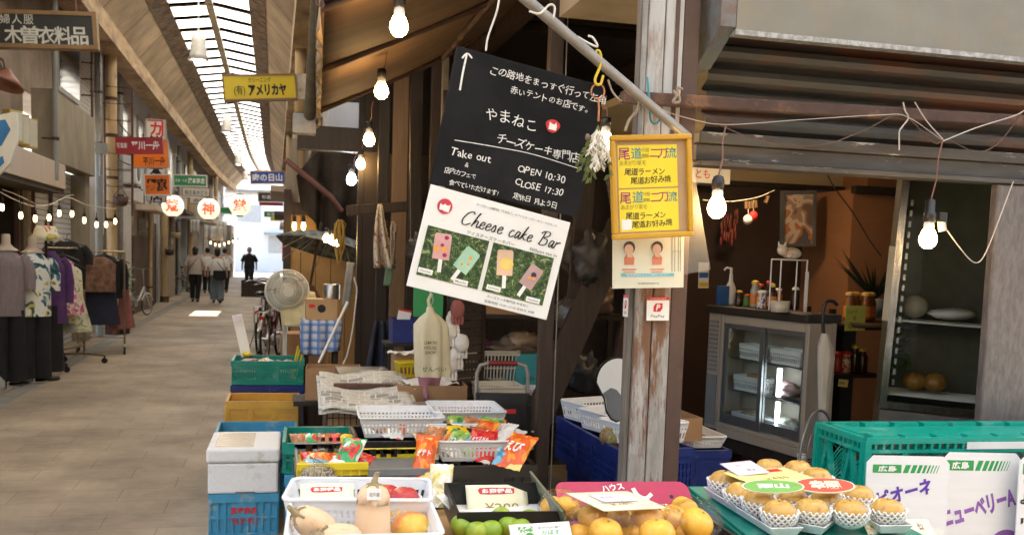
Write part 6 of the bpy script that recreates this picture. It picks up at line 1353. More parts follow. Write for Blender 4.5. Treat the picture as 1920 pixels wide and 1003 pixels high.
def bundle(name, label, p, L, wd, m, n=26, seed=1):
    t = thing(name, label, 'bundle', p); rg = random.Random(seed); b = MB()
    for i in range(n):
        x = rg.uniform(-wd,wd); y = rg.uniform(-wd,wd)*.5; k = rg.uniform(.3,1)
        b.tube([(x*.3,y*.3,0),(x,y,-L*.25*k),(x*.8+rg.uniform(-.02,.02),y,-L*.6*k),(x*.3,y*.4,-L*k)], .004, 5)
    b.build('strand', m, t); return t
bundle('rubber_band_bundle', 'yellow bundle of rubber bands hanging near the three bulbs', P(638,412,7.2), .34, .045, kmat('band_yellow', (.42,.27,.05), (.32,.2,.04), rough=.7), 30)
bundle('string_bundle', 'pale string bundle hanging by the grey post', P(737,415,6.3), .3, .03, K['rope'], 16, 3)
for u0,v0,u1,v1,Y,m,lab in ((654,490,652,576,7.2,'white_paper','strip of newsprint pinned to the dark post'),(732,480,728,535,6.4,None,'pale green paper strip hanging by the string bundle')):
    M,w,h_ = frameY(Y,(u0-8,v0),(u0+8,v0+2),(u1-8,v1)); t = thing('paper_strip', lab, 'paper', M=M); b = MB(); b.sheet(lambda u,v: ((u-.5)*w,(.5-v)*h_,.01*math.sin(v*5)), 4, 10); b.build('strip', K['grey_pipe'] if m else kmat('paper_green', (.16,.26,.16), rough=.8), t, solid=.002)
# under-awning items: umbrella, fan, stool
t = thing('tartan_umbrella', 'open dark tartan umbrella lying tilted above the plank wall', 'umbrella', P(628,448,8.6)); o0 = P(615,455,8.6)
KTART = check_mat('tartan', (.045,.06,.062), (.17,.17,.15), (.13,.14,.13), 9, 9, 'XY')
b = MB(); n = 8; vs_ = []
for j in range(9):
    ph = j/8*1.05
    for i in range(64):
        a = 2*math.pi*i/64; sc = 1-.07*math.cos(a*n)*(j/8)**2*-1
        sc = 1-.06*abs(math.sin(a*n/2))*(j/8)**2
        vs_.append((.62*math.sin(ph)/math.sin(1.05)*math.cos(a)*sc, .62*math.sin(ph)/math.sin(1.05)*math.sin(a)*sc, .34*(math.cos(ph)-1)))
b.add(vs_, [(j*64+i, j*64+(i+1)%64, (j+1)*64+(i+1)%64, (j+1)*64+i) for j in range(8) for i in range(64)], True)
mU = TM((.0,.1,.03),R(-6),R(13),R(10),.8); b.build('canopy', KTART, t, solid=.003, M=mU)
b = MB(); b.cyl((0,0,-.06),(0,0,.05),.008)
for i in range(8): a = 2*math.pi*i/8; b.tube([(.0,0,-.012),(.3*math.cos(a),.3*math.sin(a),-.075),(.6*math.cos(a),.6*math.sin(a),-.345)], .004, 5)
b.build('rib', K['steel'], t, M=mU)
p = P(535,545,7.7); t = thing('electric_fan', 'white electric stand fan with round wire cage among the crates', 'fan', (p.x,7.7,0), R(8)); hz = p.z; r = 38/1800*7.75
KFAN = kmat('fan_white', (.62,.62,.58), (.56,.56,.52), rough=.4, bump=.03)
b = MB(); Mf = TM((0,-.09,hz),R(90)); 
for k, zz in ((1,-.05),(1,.05)):
    for q in (.35,.7,1.0):
        b.tube([Mf@Vector((r*q*math.cos(a*.2094), r*q*math.sin(a*.2094), zz*(1-(q-.3)**2*1.2))) for a in range(30)], .0035 if q<1 else .006, 6, closed=True)
for i in range(54):
    a = 2*math.pi*i/54
    for zz in (-1,1): b.tube([Mf@Vector((r*q*math.cos(a),r*q*math.sin(a),zz*.05*(1-(q-.3)**2*1.2))) for q in (.25,.5,.75,1.0)], .0022, 4)
b.build('cage', KFAN, t)
b = MB(); b.cyl(Mf@Vector((0,0,.052)),Mf@Vector((0,0,.062)),.042,n=24); b.build('badge', KFAN, t)
b = MB()
for i in range(5):
    a0 = 2*math.pi*i/5; b.sheet(lambda u,v: Mf@Vector(((.03+.125*u)*math.cos(a0+(v-.5)*(.5+.7*u)),(.03+.125*u)*math.sin(a0+(v-.5)*(.5+.7*u)),.02*(v-.5))), 6, 6)
b.build('blade', kmat('fan_blade', (.45,.48,.46), rough=.2, bump=0), t, solid=.002)
b = MB(); b.lathe([(.02,.09),(.05,.08),(.06,.0),(.055,-.06),(.03,-.09)],20,TM((0,.03,hz),R(90))); b.build('motor', KFAN, t)
b = MB(); b.loft([((0,.0,hz-.04),.022,.025),((0,.0,hz-.2),.03,.03),((0,0,hz-.32),.022,.022)],14); b.cyl((0,0,.03),(0,0,hz-.3),.016); b.build('pole', KFAN, t); b = MB(); b.lathe([(.2,0),(.2,.015),(.12,.035),(.03,.05)],28); b.build('base', KFAN, t)
p = P(600,690,7.3); t = thing('wooden_stool', 'small wooden stool draped under the blue checked cloth', 'stool', (p.x,7.3,0)); zs_ = P(600,600,7.3).z
part_box('seat', K['plank_wood'], t, (-.13,.13,-.13,.13,zs_-.03,zs_)); 
for sx in (-.125,.09):
    for sy in (-.12,.085): part_box('leg', K['brown_wood'], t, (sx,sx+.035,sy,sy+.035,0,zs_-.031))
t = thing('checked_cloth', 'blue and white checked plastic cloth draped over the stool', 'cloth', (p.x,7.3,zs_)); KGING = check_mat('gingham', (.5,.56,.66), (.02,.1,.4), (.04,.16,.5), 17, 17, 'XZ', .4)
b = MB(); b.sheet(lambda u,v: ((u-.5)*(.29+(.02*math.sin(u*20+v*3) if v>.4 else 0)), (-.15-.03*math.sin(u*17)*max(0,v-.3)) if v>.35 else .15-v/.35*.30, .006-(max(0,v-.35)/.65)*(.24+.02*math.sin(u*5))), 26, 14); b.build('cloth', KGING, t, solid=.003)
o = cb('brown fruit carton with a round hand hole on the checked cloth', .225,.22,.15,(p.x+.0,7.3,zs_+.01),0,'cardboard_pale',False,holes=1); b = MB(); b.prism([(-.07+.025*math.cos(a*.5),.1+.014*math.sin(a*.5)) for a in range(13)], .001, TM((0,-.1115,0),R(90))); b.build('print', K['ink_red'], o)
q = P(623,553,7.2); tag(MB().lathe([(.06,0),(.062,.01),(.062,.11),(.058,.115),(.056,.02),(0,.015)],26).build('steel_pot', K['steel'], None), 'steel pot standing on the fruit carton', 'pot').location = (q.x,7.3,zs_+.157)
q = P(553,565,7.7); t = thing('paper_bag', 'yellowish crumpled paper sheet over a box left of the carton', 'paper', (q.x,7.65,P(553,600,7.65).z)); b = MB(); b.sheet(lambda u,v: ((u-.5)*.3+.06*v, -.12*v, .22-.26*v+.02*noise.noise(Vector((u*4,v*4,3)))), 12, 10); b.build('sheet', kmat('paper_straw', (.5,.46,.28), rough=.8), t, solid=.003)
o = cb('large brown carton standing left of the stool', .36,.3,.4,(P(570,600,7.9).x,8.05,.45),0,'cardboard'); cb('dark wooden crate under the large brown carton', .42,.34,.44,(P(565,600,7.9).x,8.05,.0),0,'brown_wood',False,'wooden_crate')
t = thing('hand_broom', 'broom with a worn wooden handle leaning on the plank wall', 'broom', P(580,545,8.9)); b = MB(); b.cyl((0,0,.0),(.1,.05,.62),.012); b.build('handle', K['rust'], t); b = MB(); b.loft([((0,0,.05),.04,.03),((-.02,0,-.06),.12,.05),((-.02,0,-.14),.16,.06)],18,True,.1,9); b.build('bristles', mat('bristle_brown', (.12,.06,.035), (.07,.035,.02), scale=40, stretch=(9,9,1), rough=.9), t)
tag(MB().tube(smooth_([P(525,690,7.6),P(545,745,7.0),P(640,690,7.0),P(668,560,7.1),P(664,520,7.1)]), .006, 8).build('power_cable', K['white_cord']), 'white cable looping from the fan up to the dark post', 'cable')
tag(MB().tube([P(598,680,6.9),P(652,566,7.0)], .011, 8).build('white_stick', K['white_plastic']), 'white stick leaning in front of the stool', 'stick')
o = cb('low cardboard box in front of the stool', .34,.26,.2,(P(625,705,6.2).x,6.2,P(625,730,6.2).z-.05),R(-4),'cardboard',True); 
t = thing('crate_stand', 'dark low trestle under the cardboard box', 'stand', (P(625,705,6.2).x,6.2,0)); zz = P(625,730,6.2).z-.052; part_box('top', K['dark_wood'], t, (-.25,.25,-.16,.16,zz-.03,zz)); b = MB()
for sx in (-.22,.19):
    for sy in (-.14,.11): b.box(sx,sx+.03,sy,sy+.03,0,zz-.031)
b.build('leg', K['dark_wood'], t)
# ================================================================== inside the right shop
h = thing('shop_interior', 'brown walled shop interior seen under the lowered shutter', 'interior', (1.6,6.3,0))
KOR = mat('panel_orange', (.3,.14,.068), (.25,.115,.055), scale=2, rough=.55, bump=.05, stretch=(1,1,3)); KCRW = mat('cream_wall', (.42,.34,.22), (.36,.29,.18), scale=2, rough=.8, bump=.06); KDB = mat('dark_brown_panel', (.045,.028,.022), (.035,.022,.018), rough=.4, bump=.05)
q0 = P(1320,330,6.3); q1 = P(1512,330,6.3); q2 = P(1680,330,6.3)
part_box('dark_panel', KDB, h, (q0.x-1.9, q1.x-1.6, 0, .06, 0, P(1400,345,6.3).z)); part_box('cream_wall', KCRW, h, (q0.x-1.9, 3.9, .0, .06, P(1400,345,6.3).z+.001, 2.6)); part_box('wall_trim', K['dark_wood'], h, (q0.x-1.9, 3.9, -.03, -.002, P(1400,345,6.3).z-.02, P(1400,345,6.3).z+.015))
part_box('orange_panel', KOR, h, (q1.x-1.6, q2.x-1.6-.1, -.6, .0, 0, P(1550,352,5.7).z)); part_box('panel_top', KOR, h, (q1.x-1.6+.3, q2.x-1.6+.2, -.3, .0, P(1550,352,5.7).z+.03, 2.6)); part_box('dark_recess', KDB, h, (q2.x-1.6-.099, 3.9, -.1, -.04, 0, P(1400,345,6.3).z-.02))
part_box('lintel', K['dark_wood'], h, (q1.x-1.6-.02, q2.x-1.6+.0, -.66, -.601, P(1550,352,5.7).z-.03, P(1550,352,5.7).z+.02))
part_box('ceiling', KCRW, h, (.1, 3.9, -2.7, 0, 2.32, 2.36)); part_box('floor_slab', kg, h, (.0, 3.9, -3.0, 0, 0, .03))
t = thing('ceiling_light', 'small round ceiling light glowing over the counter', 'ceiling light', P(1405,296,5.3)); MB().lathe([(.0,-.02),(.06,-.012),(.075,.01),(.07,.03)],22).build('diffuser', emit('ceiling_lit', (1,.8,.55), 42, (1,.68,.34)), t); MB().lathe([(.08,.02),(.08,.05),(0,.05)],22).build('base', K['white_plastic'], t)
# refrigerated showcase
A = P(1342,800,5.0); Bc = P(1503,870,4.3); zbt = .55; A.z = 0; Bc.z = 0
d = (Bc-A); L = d.length; d.normalize(); nrm = Vector((d.y,-d.x,0))
mS = Matrix((d, -nrm, Vector((0,0,1)))).transposed().to_4x4(); mS.translation = (A.x, A.y, 0)
t = thing('display_refrigerator', 'beige glass fronted display refrigerator with lit shelves inside the shop', 'display refrigerator', M=mS)
KBE = mat('enamel_beige', (.36,.31,.25), (.3,.255,.205), scale=4, rough=.5, bump=.04, c3=(.28,.2,.14), s3=4, t3=.68); KALU = mat('dull_aluminium', (.24,.245,.25), (.19,.195,.2), rough=.35, metal=.7, bump=.03)
zt_ = 1.24; D = .18
part_box('top_board', K['dark_wood'], t, (-.12, L+.01, -.03, D+.02, zt_+.002, zt_+.045), bevel=.006)
b = MB(); b.box(-.0, L, D-.03, D, zbt, zt_); b.box(L-.03, L, .0, D-.031, zbt, zt_); b.box(0, L-.031, .0, D-.031, zbt, zbt+.05); b.box(.0,L-.031,0,.03,zbt+.051,zbt+.075); b.box(.0,.03,.0,D-.031,zbt+.076,zt_); b.box(.031,L-.031,.0,D-.031,zt_-.05,zt_-.001); b.build('cabinet', KBE, t, bevel=.004)
b = MB(); b.box(-.11,-.002,.0,D,zbt+.03,zt_); b.build('compressor_housing', KBE, t); b = MB()
for i in range(12): b.box(-.1,-.02,-.006,-.001,zbt+.36+i*.025,zbt+.375+i*.025)
b.box(-.1,-.01,-.008,-.001,zbt+.05,zbt+.34); b.build('vent_grille', K['grey_plastic'], t)
b = MB(); 
for x0,x1,y in ((.03,L*.52,.012),(L*.48,L-.03,.03)):
    b.box(x0,x0+.03,y-.012,y,zbt+.08,zt_-.05); b.box(x1-.03,x1,y-.012,y,zbt+.08,zt_-.05); b.box(x0+.03,x1-.03,y-.012,y,zt_-.075,zt_-.05); b.box(x0+.03,x1-.03,y-.012,y,zbt+.08,zbt+.13)
b.build('door_frame', KALU, t)
b = MB(); b.box(.06,L*.52-.03,.004,.007,zbt+.13,zt_-.075); b.box(L*.48+.03,L-.06,.022,.025,zbt+.13,zt_-.075); b.build('door_glass', K['glass'], t)
b = MB()
for z in (zbt+.26,zbt+.44): part_box('shelf', K['steel'], t, (.031,L-.031,.05,D-.035,z,z+.008))
kT = emit('cool_tube', (1,1,1), 4, (.85,.93,1)); b = MB(); b.cyl((L*.62,.06,zbt+.10),(L*.62,.06,zbt+.25),.012); b.cyl((L*.62,.06,zbt+.28),(L*.62,.06,zbt+.43),.012); b.build('light_tube', kT, t)
b = MB(); b.box(.0,.05,.02,.06,0,zbt); b.box(L-.05,L,.02,.06,0,zbt); b.box(.0,.05,D-.06,D-.02,0,zbt); b.box(L-.05,L,D-.06,D-.02,0,zbt); b.box(.05,L-.05,.02,.05,zbt-.08,zbt-.002); b.build('stand', K['dark_wood'], t)
bk = None
for i,(x,z) in enumerate(((.2,.058),(.5,.058),(.2,.27),(.52,.452),(.24,.45))):
    m_ = mS @ TM((x*L/.77,.1,zbt+z)); lab = ['white basket on the floor of the display refrigerator, left half','white basket on the floor of the display refrigerator, right half','white basket on the middle shelf behind the left glass door','white basket on the top shelf behind the right glass door','white basket on the top shelf behind the left glass door'][i]
    if bk is None: bk = top_mesh(basket_mb(.24,.09,.08,14,6,.92), 'display_basket', lab, 'basket', K['white_plastic'], (0,0,0), 0, 'baskets inside the display refrigerator'); bk.matrix_world = m_
    else: dup(bk, lab, M=m_)
for i,(x,z,cl) in enumerate(((.2,.1,(.35,.3,.2)),(.22,.3,(.5,.28,.12)),(.52,.1,(.4,.42,.35)),(.5,.29,(.4,.25,.25)))):
    o = MB(); o.ell((0,0,0),(.09,.035,.04),18,12,fn=lambda d_: 1+.3*noise.noise(d_*3+Vector((i*5,1,2)))); o = o.build('packed_food', mat('food_%d'%i, cl, rough=.3, bump=.4, scale=15)); o.matrix_world = mS @ TM((x*L/.77,.1,zbt+z+.03)); tag(o, ['dim packet in the lower left basket of the display refrigerator','brown packet in the left middle basket of the display refrigerator','pale packet in the lower right basket of the display refrigerator','reddish packet behind the light tube in the display refrigerator'][i], 'packet')
# things on the showcase top
def onS(u, v0, Y): p = P(u, v0, Y); return Vector((p.x, Y, zt_+.047))
def bottle(label, p, r, hh, m_body, m_cap, neck=.35, lab=None, name='bottle', cat='bottle'):
    t = thing(name, label, cat, p); MB().lathe([(0,0),(r*.95,.0),(r,.01),(r,hh*.62),(r*.75,hh*.74),(r*neck,hh*.8),(r*neck,hh*.86)],18).build('body', m_body, t)
    MB().lathe([(r*neck*1.15,hh*.86),(r*neck*1.2,hh*.94),(r*neck*.7,hh*.99),(0,hh)],16).build('cap', m_cap, t)
    if lab: MB().lathe([(r*1.012,hh*.12),(r*1.012,hh*.5)],18).build('wrap_label', lab, t)
    return t
KPET = mat('sauce_dark', (.05,.02,.012), rough=.15, bump=0); KORL = mat('label_orange', (.75,.25,.04), rough=.4, bump=0); KYEC = mat('cap_yellow', (.8,.55,.03), rough=.4, bump=0); KBLL = print_mat('label_blue', [(.05,.1,.3),(.7,.7,.7),(.7,.3,.1)], 60, .4); KCLR = mat('jar_clear', (.5,.45,.4), rough=.1, bump=0)
bottle('squeeze bottle with yellow pointed cap on the counter', onS(1414,578,4.9), .026, .15, KCLR, KYEC, .7, KORL); bottle('small bottle with blue wrap label next to the yellow capped one', onS(1428,578,4.75), .028, .1, KBLL, K['white_plastic'], .8); bottle('dark sauce bottle with yellow cap beside the wire rack', onS(1447,578,4.7), .026, .14, KPET, KYEC, .5, KORL)
bottle('dark bottle with red cap at the back of the counter', onS(1440,572,5.0), .025, .15, KPET, K['ink_red'], .6); bottle('small green jar left of the squeeze bottle', onS(1400,572,4.95), .02, .07, kmat('jar_green', (.1,.25,.05), bump=0), K['ink_red'], .8)
t = thing('spray_bottle', 'white pump spray bottle at the left end of the counter', 'bottle', onS(1368,572,5.1)); MB().lathe([(0,0),(.028,0),(.03,.01),(.03,.1),(.012,.14),(.01,.18)],16).build('body', K['white_plastic'], t); b = MB(); b.cyl((0,0,.18),(0,0,.215),.008); b.tube([(0,0,.21),(-.03,0,.215),(-.045,0,.2)],.006,8); b.build('pump', K['white_plastic'], t)
q = onS(1354,572,5.1); o = part_box('blue_carton', kmat('carton_blue', (.03,.12,.35), rough=.5), None, (-.025,.025,-.03,.03,0,.11)); o.location = q; tag(o, 'slim blue carton left of the pump bottle', 'carton')
q = onS(1475,580,4.55); t = thing('wire_rack', 'white wire rack standing on the end of the counter', 'rack', q); b = MB(); zr = P(1470,487,4.6).z-zt_-.047
for sx in (-.075,.075):
    for sy in (-.05,.05): b.cyl((sx,sy,0),(sx,sy,zr),.004,n=8)
for z in (zr,): 
    b.tube([(-.075,-.05,z),(.075,-.05,z),(.075,.05,z),(-.075,.05,z)],.004,8,closed=True)
    for i in range(8): b.cyl((-.07+i*.02,-.05,z),(-.07+i*.02,.05,z),.002,n=6)
b.build('wire', K['white_plastic'], t); part_box('side_board', K['white_plastic'], t, (.07,.085,-.055,-.045,0,zr*.78))
t = thing('cat_figurine', 'small white and orange cat figurine lying on the wire rack', 'figurine', q+Vector((0,0,zr+.004))); b = MB(); b.ell((.01,0,.03),(.055,.035,.03),16,12); b.ell((-.045,-.005,.045),(.03,.028,.028),14,10)
for s_ in (-1,1): b.cyl((-.045+s_*.015,-.0,.065),(-.05+s_*.02,0,.09),.01,.002,n=8)
b.ell((.0,-.03,.015),(.03,.012,.012),10,8); b.build('body', mat('figurine_glaze', (.72,.66,.58), (.6,.3,.12), scale=22, rough=.25, lo=.4, hi=.46, bump=0), t)
q = onS(1490,582,4.5); tag(MB().lathe([(0,0),(.045,0),(.05,.055),(.046,.055),(.04,.006)],20).build('food_cup', K['cream_plastic']), 'small pale tub at the foot of the wire rack', 'tub').location = onS(1462,582,4.45)
# framed picture, garland, calendar, pepper string
M,w,h_ = frameY(5.9,(1467,358),(1531,358),(1463,463)); t = thing('framed_picture', 'white framed picture leaning high on the shop wall', 'picture', M=M); b = MB(); f_ = .02
b.box(-w/2,w/2,h_/2-f_,h_/2,-.02,.012); b.box(-w/2,w/2,-h_/2,-h_/2+f_,-.02,.012); b.box(-w/2,-w/2+f_,-h_/2+f_,h_/2-f_,-.02,.012); b.box(w/2-f_,w/2,-h_/2+f_,h_/2-f_,-.02,.012); b.build('frame', KALU, t)
part_box('picture', print_mat('painting', [(.16,.1,.08),(.3,.2,.16),(.5,.4,.34),(.4,.16,.07),(.1,.09,.1)], 3.2, .3, bump=0, stretch=(1.6,1.6,1)), t, (-w/2+f_,w/2-f_,-h_/2+f_,h_/2-f_,-.015,-.004)); part_box('mount', K['white_paper'], t, (-w/2+f_*.9,w/2-f_*.9,-h_/2+f_*.9,h_/2-f_*.9,-.019,-.016)); 
cordthing('clothes_line', 'thin line with wooden pegs strung across the shop', smooth_(px(5.6,(1318,375),(1370,378),(1420,370),(1452,357))), .003, K['white_cord'], 'line')
for i,(u,v) in enumerate(((1398,378),(1404,378),(1410,377),(1416,376),(1439,368))):
    o = part_box('clothes_peg', K['pale_wood'], None, (-.008,.008,-.008,.008,-.035,.012)); o.location = P(u,v+3,5.58); o.rotation_euler = (0,R(-8 if i<4 else 20),0); tag(o, ['first wooden peg of the cluster on the line','second wooden peg of the cluster on the line','third wooden peg of the cluster on the line','fourth wooden peg of the cluster on the line','single wooden peg near the framed picture'][i], 'clothes peg', 'wooden pegs on the line')
for i,(u,v,c) in enumerate(((1402,412,'white_plastic'),(1412,405,'ink_red'))):
    t = thing('bell_ornament', ['white round bell hanging from the pegs','red round bell hanging beside the white one'][i], 'ornament', P(u,v,5.58)); MB().ell((0,0,0),(.03,.03,.032),16,12).build('bell', K[c], t); MB().cyl((0,0,.03),(0,0,.1),.002,n=6).build('string', K['white_cord'], t)
t = thing('chilli_string', 'bunch of dried red chillies hanging on the dark wall', 'chillies', P(1368,425,6.1)); rg = random.Random(5); b = MB()
for i in range(40): b.ell((rg.uniform(-.05,.05),rg.uniform(-.03,.03),rg.uniform(-.1,.1)),(.01,.01,.035),8,6)
b.build('chilli', mat('chilli_red', (.22,.04,.03), (.1,.03,.02), rough=.4), t)
M,w,h_ = frameY(5.2,(1311,492),(1330,492),(1309,540)); t = thing('wall_calendar', 'white and blue calendar sheet at the left edge of the opening', 'calendar', M=M); part_box('sheet', K['white_paper'], t, (-w/2,w/2,-h_/2,h_/2,-.003,0)); part_box('blue_block', kmat('print_blue', (.05,.15,.5), bump=0), t, (-w*.45,w*.45,-h_*.1,h_*.1,0,.001)); part_box('yellow_block', KYEC, t, (-w*.45,w*.45,-h_*.45,-h_*.28,0,.001))
q = P(1343,330,5.9); o = cb('white carton with red writing on the wall shelf', .3,.2,.12,(q.x,6.1,P(1343,347,6.1).z),0,'white_paper',False,'carton'); text(o,'とも',K['ink_red'],-.05,.06,w=.1,h=.06,z=0,M=TM((0,-.1012,0),R(90)))
# shelf unit with bottles, note, umbrella
sA = P(1560,720,5.0); t = thing('bottle_shelf', 'black shelf unit with sauce bottles between the two refrigerators', 'shelf', (sA.x,5.0,0)); sw = P(1655,720,5.0).x-sA.x; b = MB(); zA = P(1600,612,5.0).z; zB = P(1600,702,5.0).z
for z in (zA,zB,.3): part_box('shelf', K['dark_wood'], t, (.0,sw,0,.3,z-.02,z))
b = MB(); b.box(-.03,-.001,0,.03,0,zA+.1); b.box(-.03,-.001,.27,.3,0,zA+.1); b.box(sw+.001,sw+.03,.0,.03,0,zA+.1); b.box(0,sw,.301,.32,0,zA); b.build('frame', K['black_plastic'], t)
t = thing('bread_tray', 'shallow woven tray with dark wrap on the upper shelf', 'tray', (sA.x+sw*.5,4.98,zA+.002)); MB().lathe([(0,0),(sw*.42,0),(sw*.5,.03),(sw*.47,.03),(sw*.4,.008)],26).build('tray', K['pale_wood'], t)
kb = None
for i,u in enumerate((1592,1607,1622,1636)):
    p = P(u,590,5.05); p = Vector((p.x,5.05+.03*(i%2),zA+.034)); lab = 'amber jar with gold lid, %s from the left on the upper shelf' % ['first','second','third','fourth'][i]
    if kb is None: kb = bottle(lab, p, .034, .17, mat('jar_amber', (.28,.1,.02), (.2,.07,.015), rough=.12, bump=0), kmat('cap_gold', (.6,.35,.1), rough=.3), .75, KORL, 'sauce_jar', 'jar'); kb['group'] = 'amber jars on the upper shelf'
    else: dup(kb, lab, p)
for i,(u,hh,mb,mc,lab) in enumerate(((1578,.11,KPET,K['white_plastic'],'dark bottle with white cap at the left of the lower shelf'),(1593,.1,kmat('can_red',(.55,.05,.03),rough=.35),K['ink_red'],'red tin next to the white capped bottle'),(1609,.1,print_mat('can_print',[(.6,.05,.04),(.7,.6,.4),(.6,.1,.05)],30),K['ink_red'],'red and cream printed tin on the lower shelf'),(1626,.14,KPET,KYEC,'tall dark bottle with yellow cap on the lower shelf'),(1641,.12,KPET,KYEC,'dark bottle with yellow cap at the right end of the lower shelf'))):
    p = P(u,690,4.95); bottle(lab, Vector((p.x,5.08,zB+.002)), .03, hh+.03, mb, mc, .6 if 'tin' not in lab else .98)
M,w,h_ = frameY(4.9,(1586,573),(1624,573),(1583,620)); t = thing('price_note', 'yellow green handwritten price note 110 yen clipped to the shelf', 'price note', M=M); part_box('paper', mat('paper_lime', (.5,.55,.12), (.45,.5,.1), rough=.8, bump=.02), t, (-w/2,w/2,-h_/2,h_/2,-.002,0)); hand(t,'ニュース',K['ink_black'],-w*.4,h_*.26,.026,.6,z=.001,seed=3); hand(t,'瓶',K['ink_black'],-w*.1,-.0,.03,.6,z=.001,seed=4); hand(t,'110円',K['ink_black'],-w*.34,-h_*.32,.04,.75,z=.001,seed=5)
M,w,h_ = frameY(4.95,(1572,710),(1590,712),(1572,724)); t = thing('price_note', 'tiny yellow price label on the edge of the lower shelf', 'price note', M=M); part_box('paper', K['yellow_card'], t, (-w/2,w/2,-h_/2,h_/2,-.002,0)); hand(t,'¥280',K['ink_black'],-w*.4,0,.02,.7,z=.001)
t = thing('folded_umbrella', 'rolled white umbrella with black crook handle hanging beside the refrigerator', 'umbrella', P(1547,620,4.12)); o0 = P(1547,620,4.12)
b = MB(); b.tube(smooth_([P(1570,572,4.12)-o0,P(1562,565,4.12)-o0,P(1550,566,4.12)-o0,P(1544,580,4.12)-o0,P(1543,605,4.12)-o0,P(1544,625,4.12)-o0]), .009, 8); b.build('handle', K['black_plastic'], t)
b = MB(); b.loft([(P(1546,625,4.12)-o0,.016,.016),(P(1547,650,4.12)-o0,.035,.03),(P(1549,670,4.12)-o0,.042,.034),(P(1545,720,4.12)-o0,.03,.026),(P(1543,800,4.12)-o0,.018,.016)],22,True,.25,8); b.build('canopy', mat('umbrella_white', (.5,.47,.42), (.36,.33,.29), scale=8, rough=.6, stretch=(4,4,.5)), t)
# upright glass refrigerator
YR = 4.4; pFL = P(1652,560,YR); vd = ray(1740,560); phi = math.atan2(vd.x,vd.y)-R(6); W_ = .60; fl = pFL.x; zb_ = P(1640,755,YR).z; zt2 = P(1690,300,YR).z+.1
t = thing('glass_refrigerator', 'tall glass door refrigerator with chrome frame on the right, leaning slightly', 'refrigerator', M=Matrix.Translation((fl,YR,0)) @ Matrix.Rotation(-phi,4,'Z') @ Matrix.Rotation(R(2.0),4,'Y'))
KFR = mat('fridge_grey', (.2,.2,.2), (.16,.16,.16), rough=.4, metal=.3, bump=.03)
part_box('lower_panel', KFR, t, (0,W_-.05,-.01,.45,.1,zb_-.03), bevel=.004); part_box('cabinet', kmat('fridge_inside', (.12,.125,.11), (.08,.085,.075), rough=.4), t, (.0,W_-.05,.42,.45,zb_-.029,zt2)); b = MB(); b.box(0,.02,.02,.419,zb_-.029,zt2); b.box(W_-.07,W_-.05,.02,.419,zb_-.029,zt2); b.build('side_wall', K['fridge_inside'], t)
b = MB(); b.box(-.005,.03,-.02,.015,zb_-.02,zt2); b.box(W_-.12,W_-.055,-.02,.015,zb_-.02,zt2); b.box(.03,W_-.12,-.02,.015,zb_-.02,zb_+.015); b.build('door_frame', mat('worn_chrome', (.5,.5,.5), (.25,.25,.25), scale=14, rough=.2, metal=1, bump=.1, stretch=(3,3,.5)), t)
part_box('door_glass', K['glass'], t, (.031,W_-.121,-.006,.0,zb_+.016,zt2)); b = MB(); b.box(W_-.052,W_-.01,-.03,.03,.0,zt2); b.build('chrome_post', K['chrome'], t); part_box('black_gasket', K['black_plastic'], t, (W_-.009,W_+.04,-.02,.05,0,zt2))
b = MB(); zs2 = P(1700,600,YR).z
for z in (zs2,zb_+.05):
    for i in range(26): b.cyl((.03,.05+i*.013,z),(W_-.08,.05+i*.013,z),.0025,n=5)
    b.cyl((.03,.045,z),(W_-.08,.045,z),.006,n=8)
b.build('wire_shelf', K['white_plastic'], t); b = MB(); 
for i in range(18): b.box(.05,.062,.03,.034,zb_+.1+i*.055,zb_+.13+i*.055)
b.build('shelf_track', K['steel'], t); part_box('model_plate', K['white_paper'], t, (.05,.17,-.013,-.0105,zb_-.12,zb_-.09)); b = MB(); b.box(.06,.11,-.0145,-.013,zb_-.11,zb_-.1); b.build('plate_mark', K['ink_black'], t)
b = MB(); b.box(-.035,-.006,-.05,-.02,P(1665,600,YR).z,P(1670,462,YR).z); b.build('door_handle', K['cream_plastic'], t)
b = MB(); b.box(-.018,-.006,-.0195,.0,P(1665,600,YR).z,P(1670,462,YR).z); b.build('handle_mount', K['chrome'], t)
RF = Matrix.Translation((fl,YR,0)) @ Matrix.Rotation(-phi,4,'Z')
def inR(name, label, cat, b, m, u, v, Y, dz=0): o = b.build(name, m); o.location = RF @ Vector(((u-1660)/180*.6, .17, 0)); return tag(o,label,cat)
b = MB(); b.ell((0,0,.06),(.065,.065,.06),20,14); b2 = inR('melon','pale round melon on the wire shelf of the tall refrigerator','melon',b,mat('melon_pale',(.5,.47,.38),(.42,.38,.3),scale=30,rough=.6),1715,588,YR+.2); b2.location.z = zs2+.01
b = MB(); b.ell((0,0,.03),(.13,.09,.03),18,10,fn=lambda d_: 1+.2*noise.noise(d_*4)); b2 = inR('covered_dish','white wrapped dish beside the melon on the wire shelf','dish',b,K['white_plastic'],1770,588,YR+.2); b2.location.z = zs2+.01
for i,(u,lab) in enumerate(((1722,'left orange pumpkin at the bottom of the tall refrigerator'),(1752,'right orange pumpkin at the bottom of the tall refrigerator'))):
    b = MB(); b.ell((0,0,.05),(.062,.062,.05),32,14,fn=lambda d_: 1-.07*abs(math.cos(4*math.atan2(d_.y,d_.x)))); o = inR('pumpkin',lab,'pumpkin',b,mat('pumpkin_%d'%i,(.4,.2,.04),(.3,.14,.03),rough=.4),u,750,YR+.2); o.location.z = zb_+.06; o['group'] = 'pumpkins in the tall refrigerator'
t = thing('leafy_greens', 'bunch of leafy greens behind the left side of the refrigerator glass', 'vegetables', RF @ Vector((.12,.2,zb_+.3))); rg = random.Random(3); b = MB()
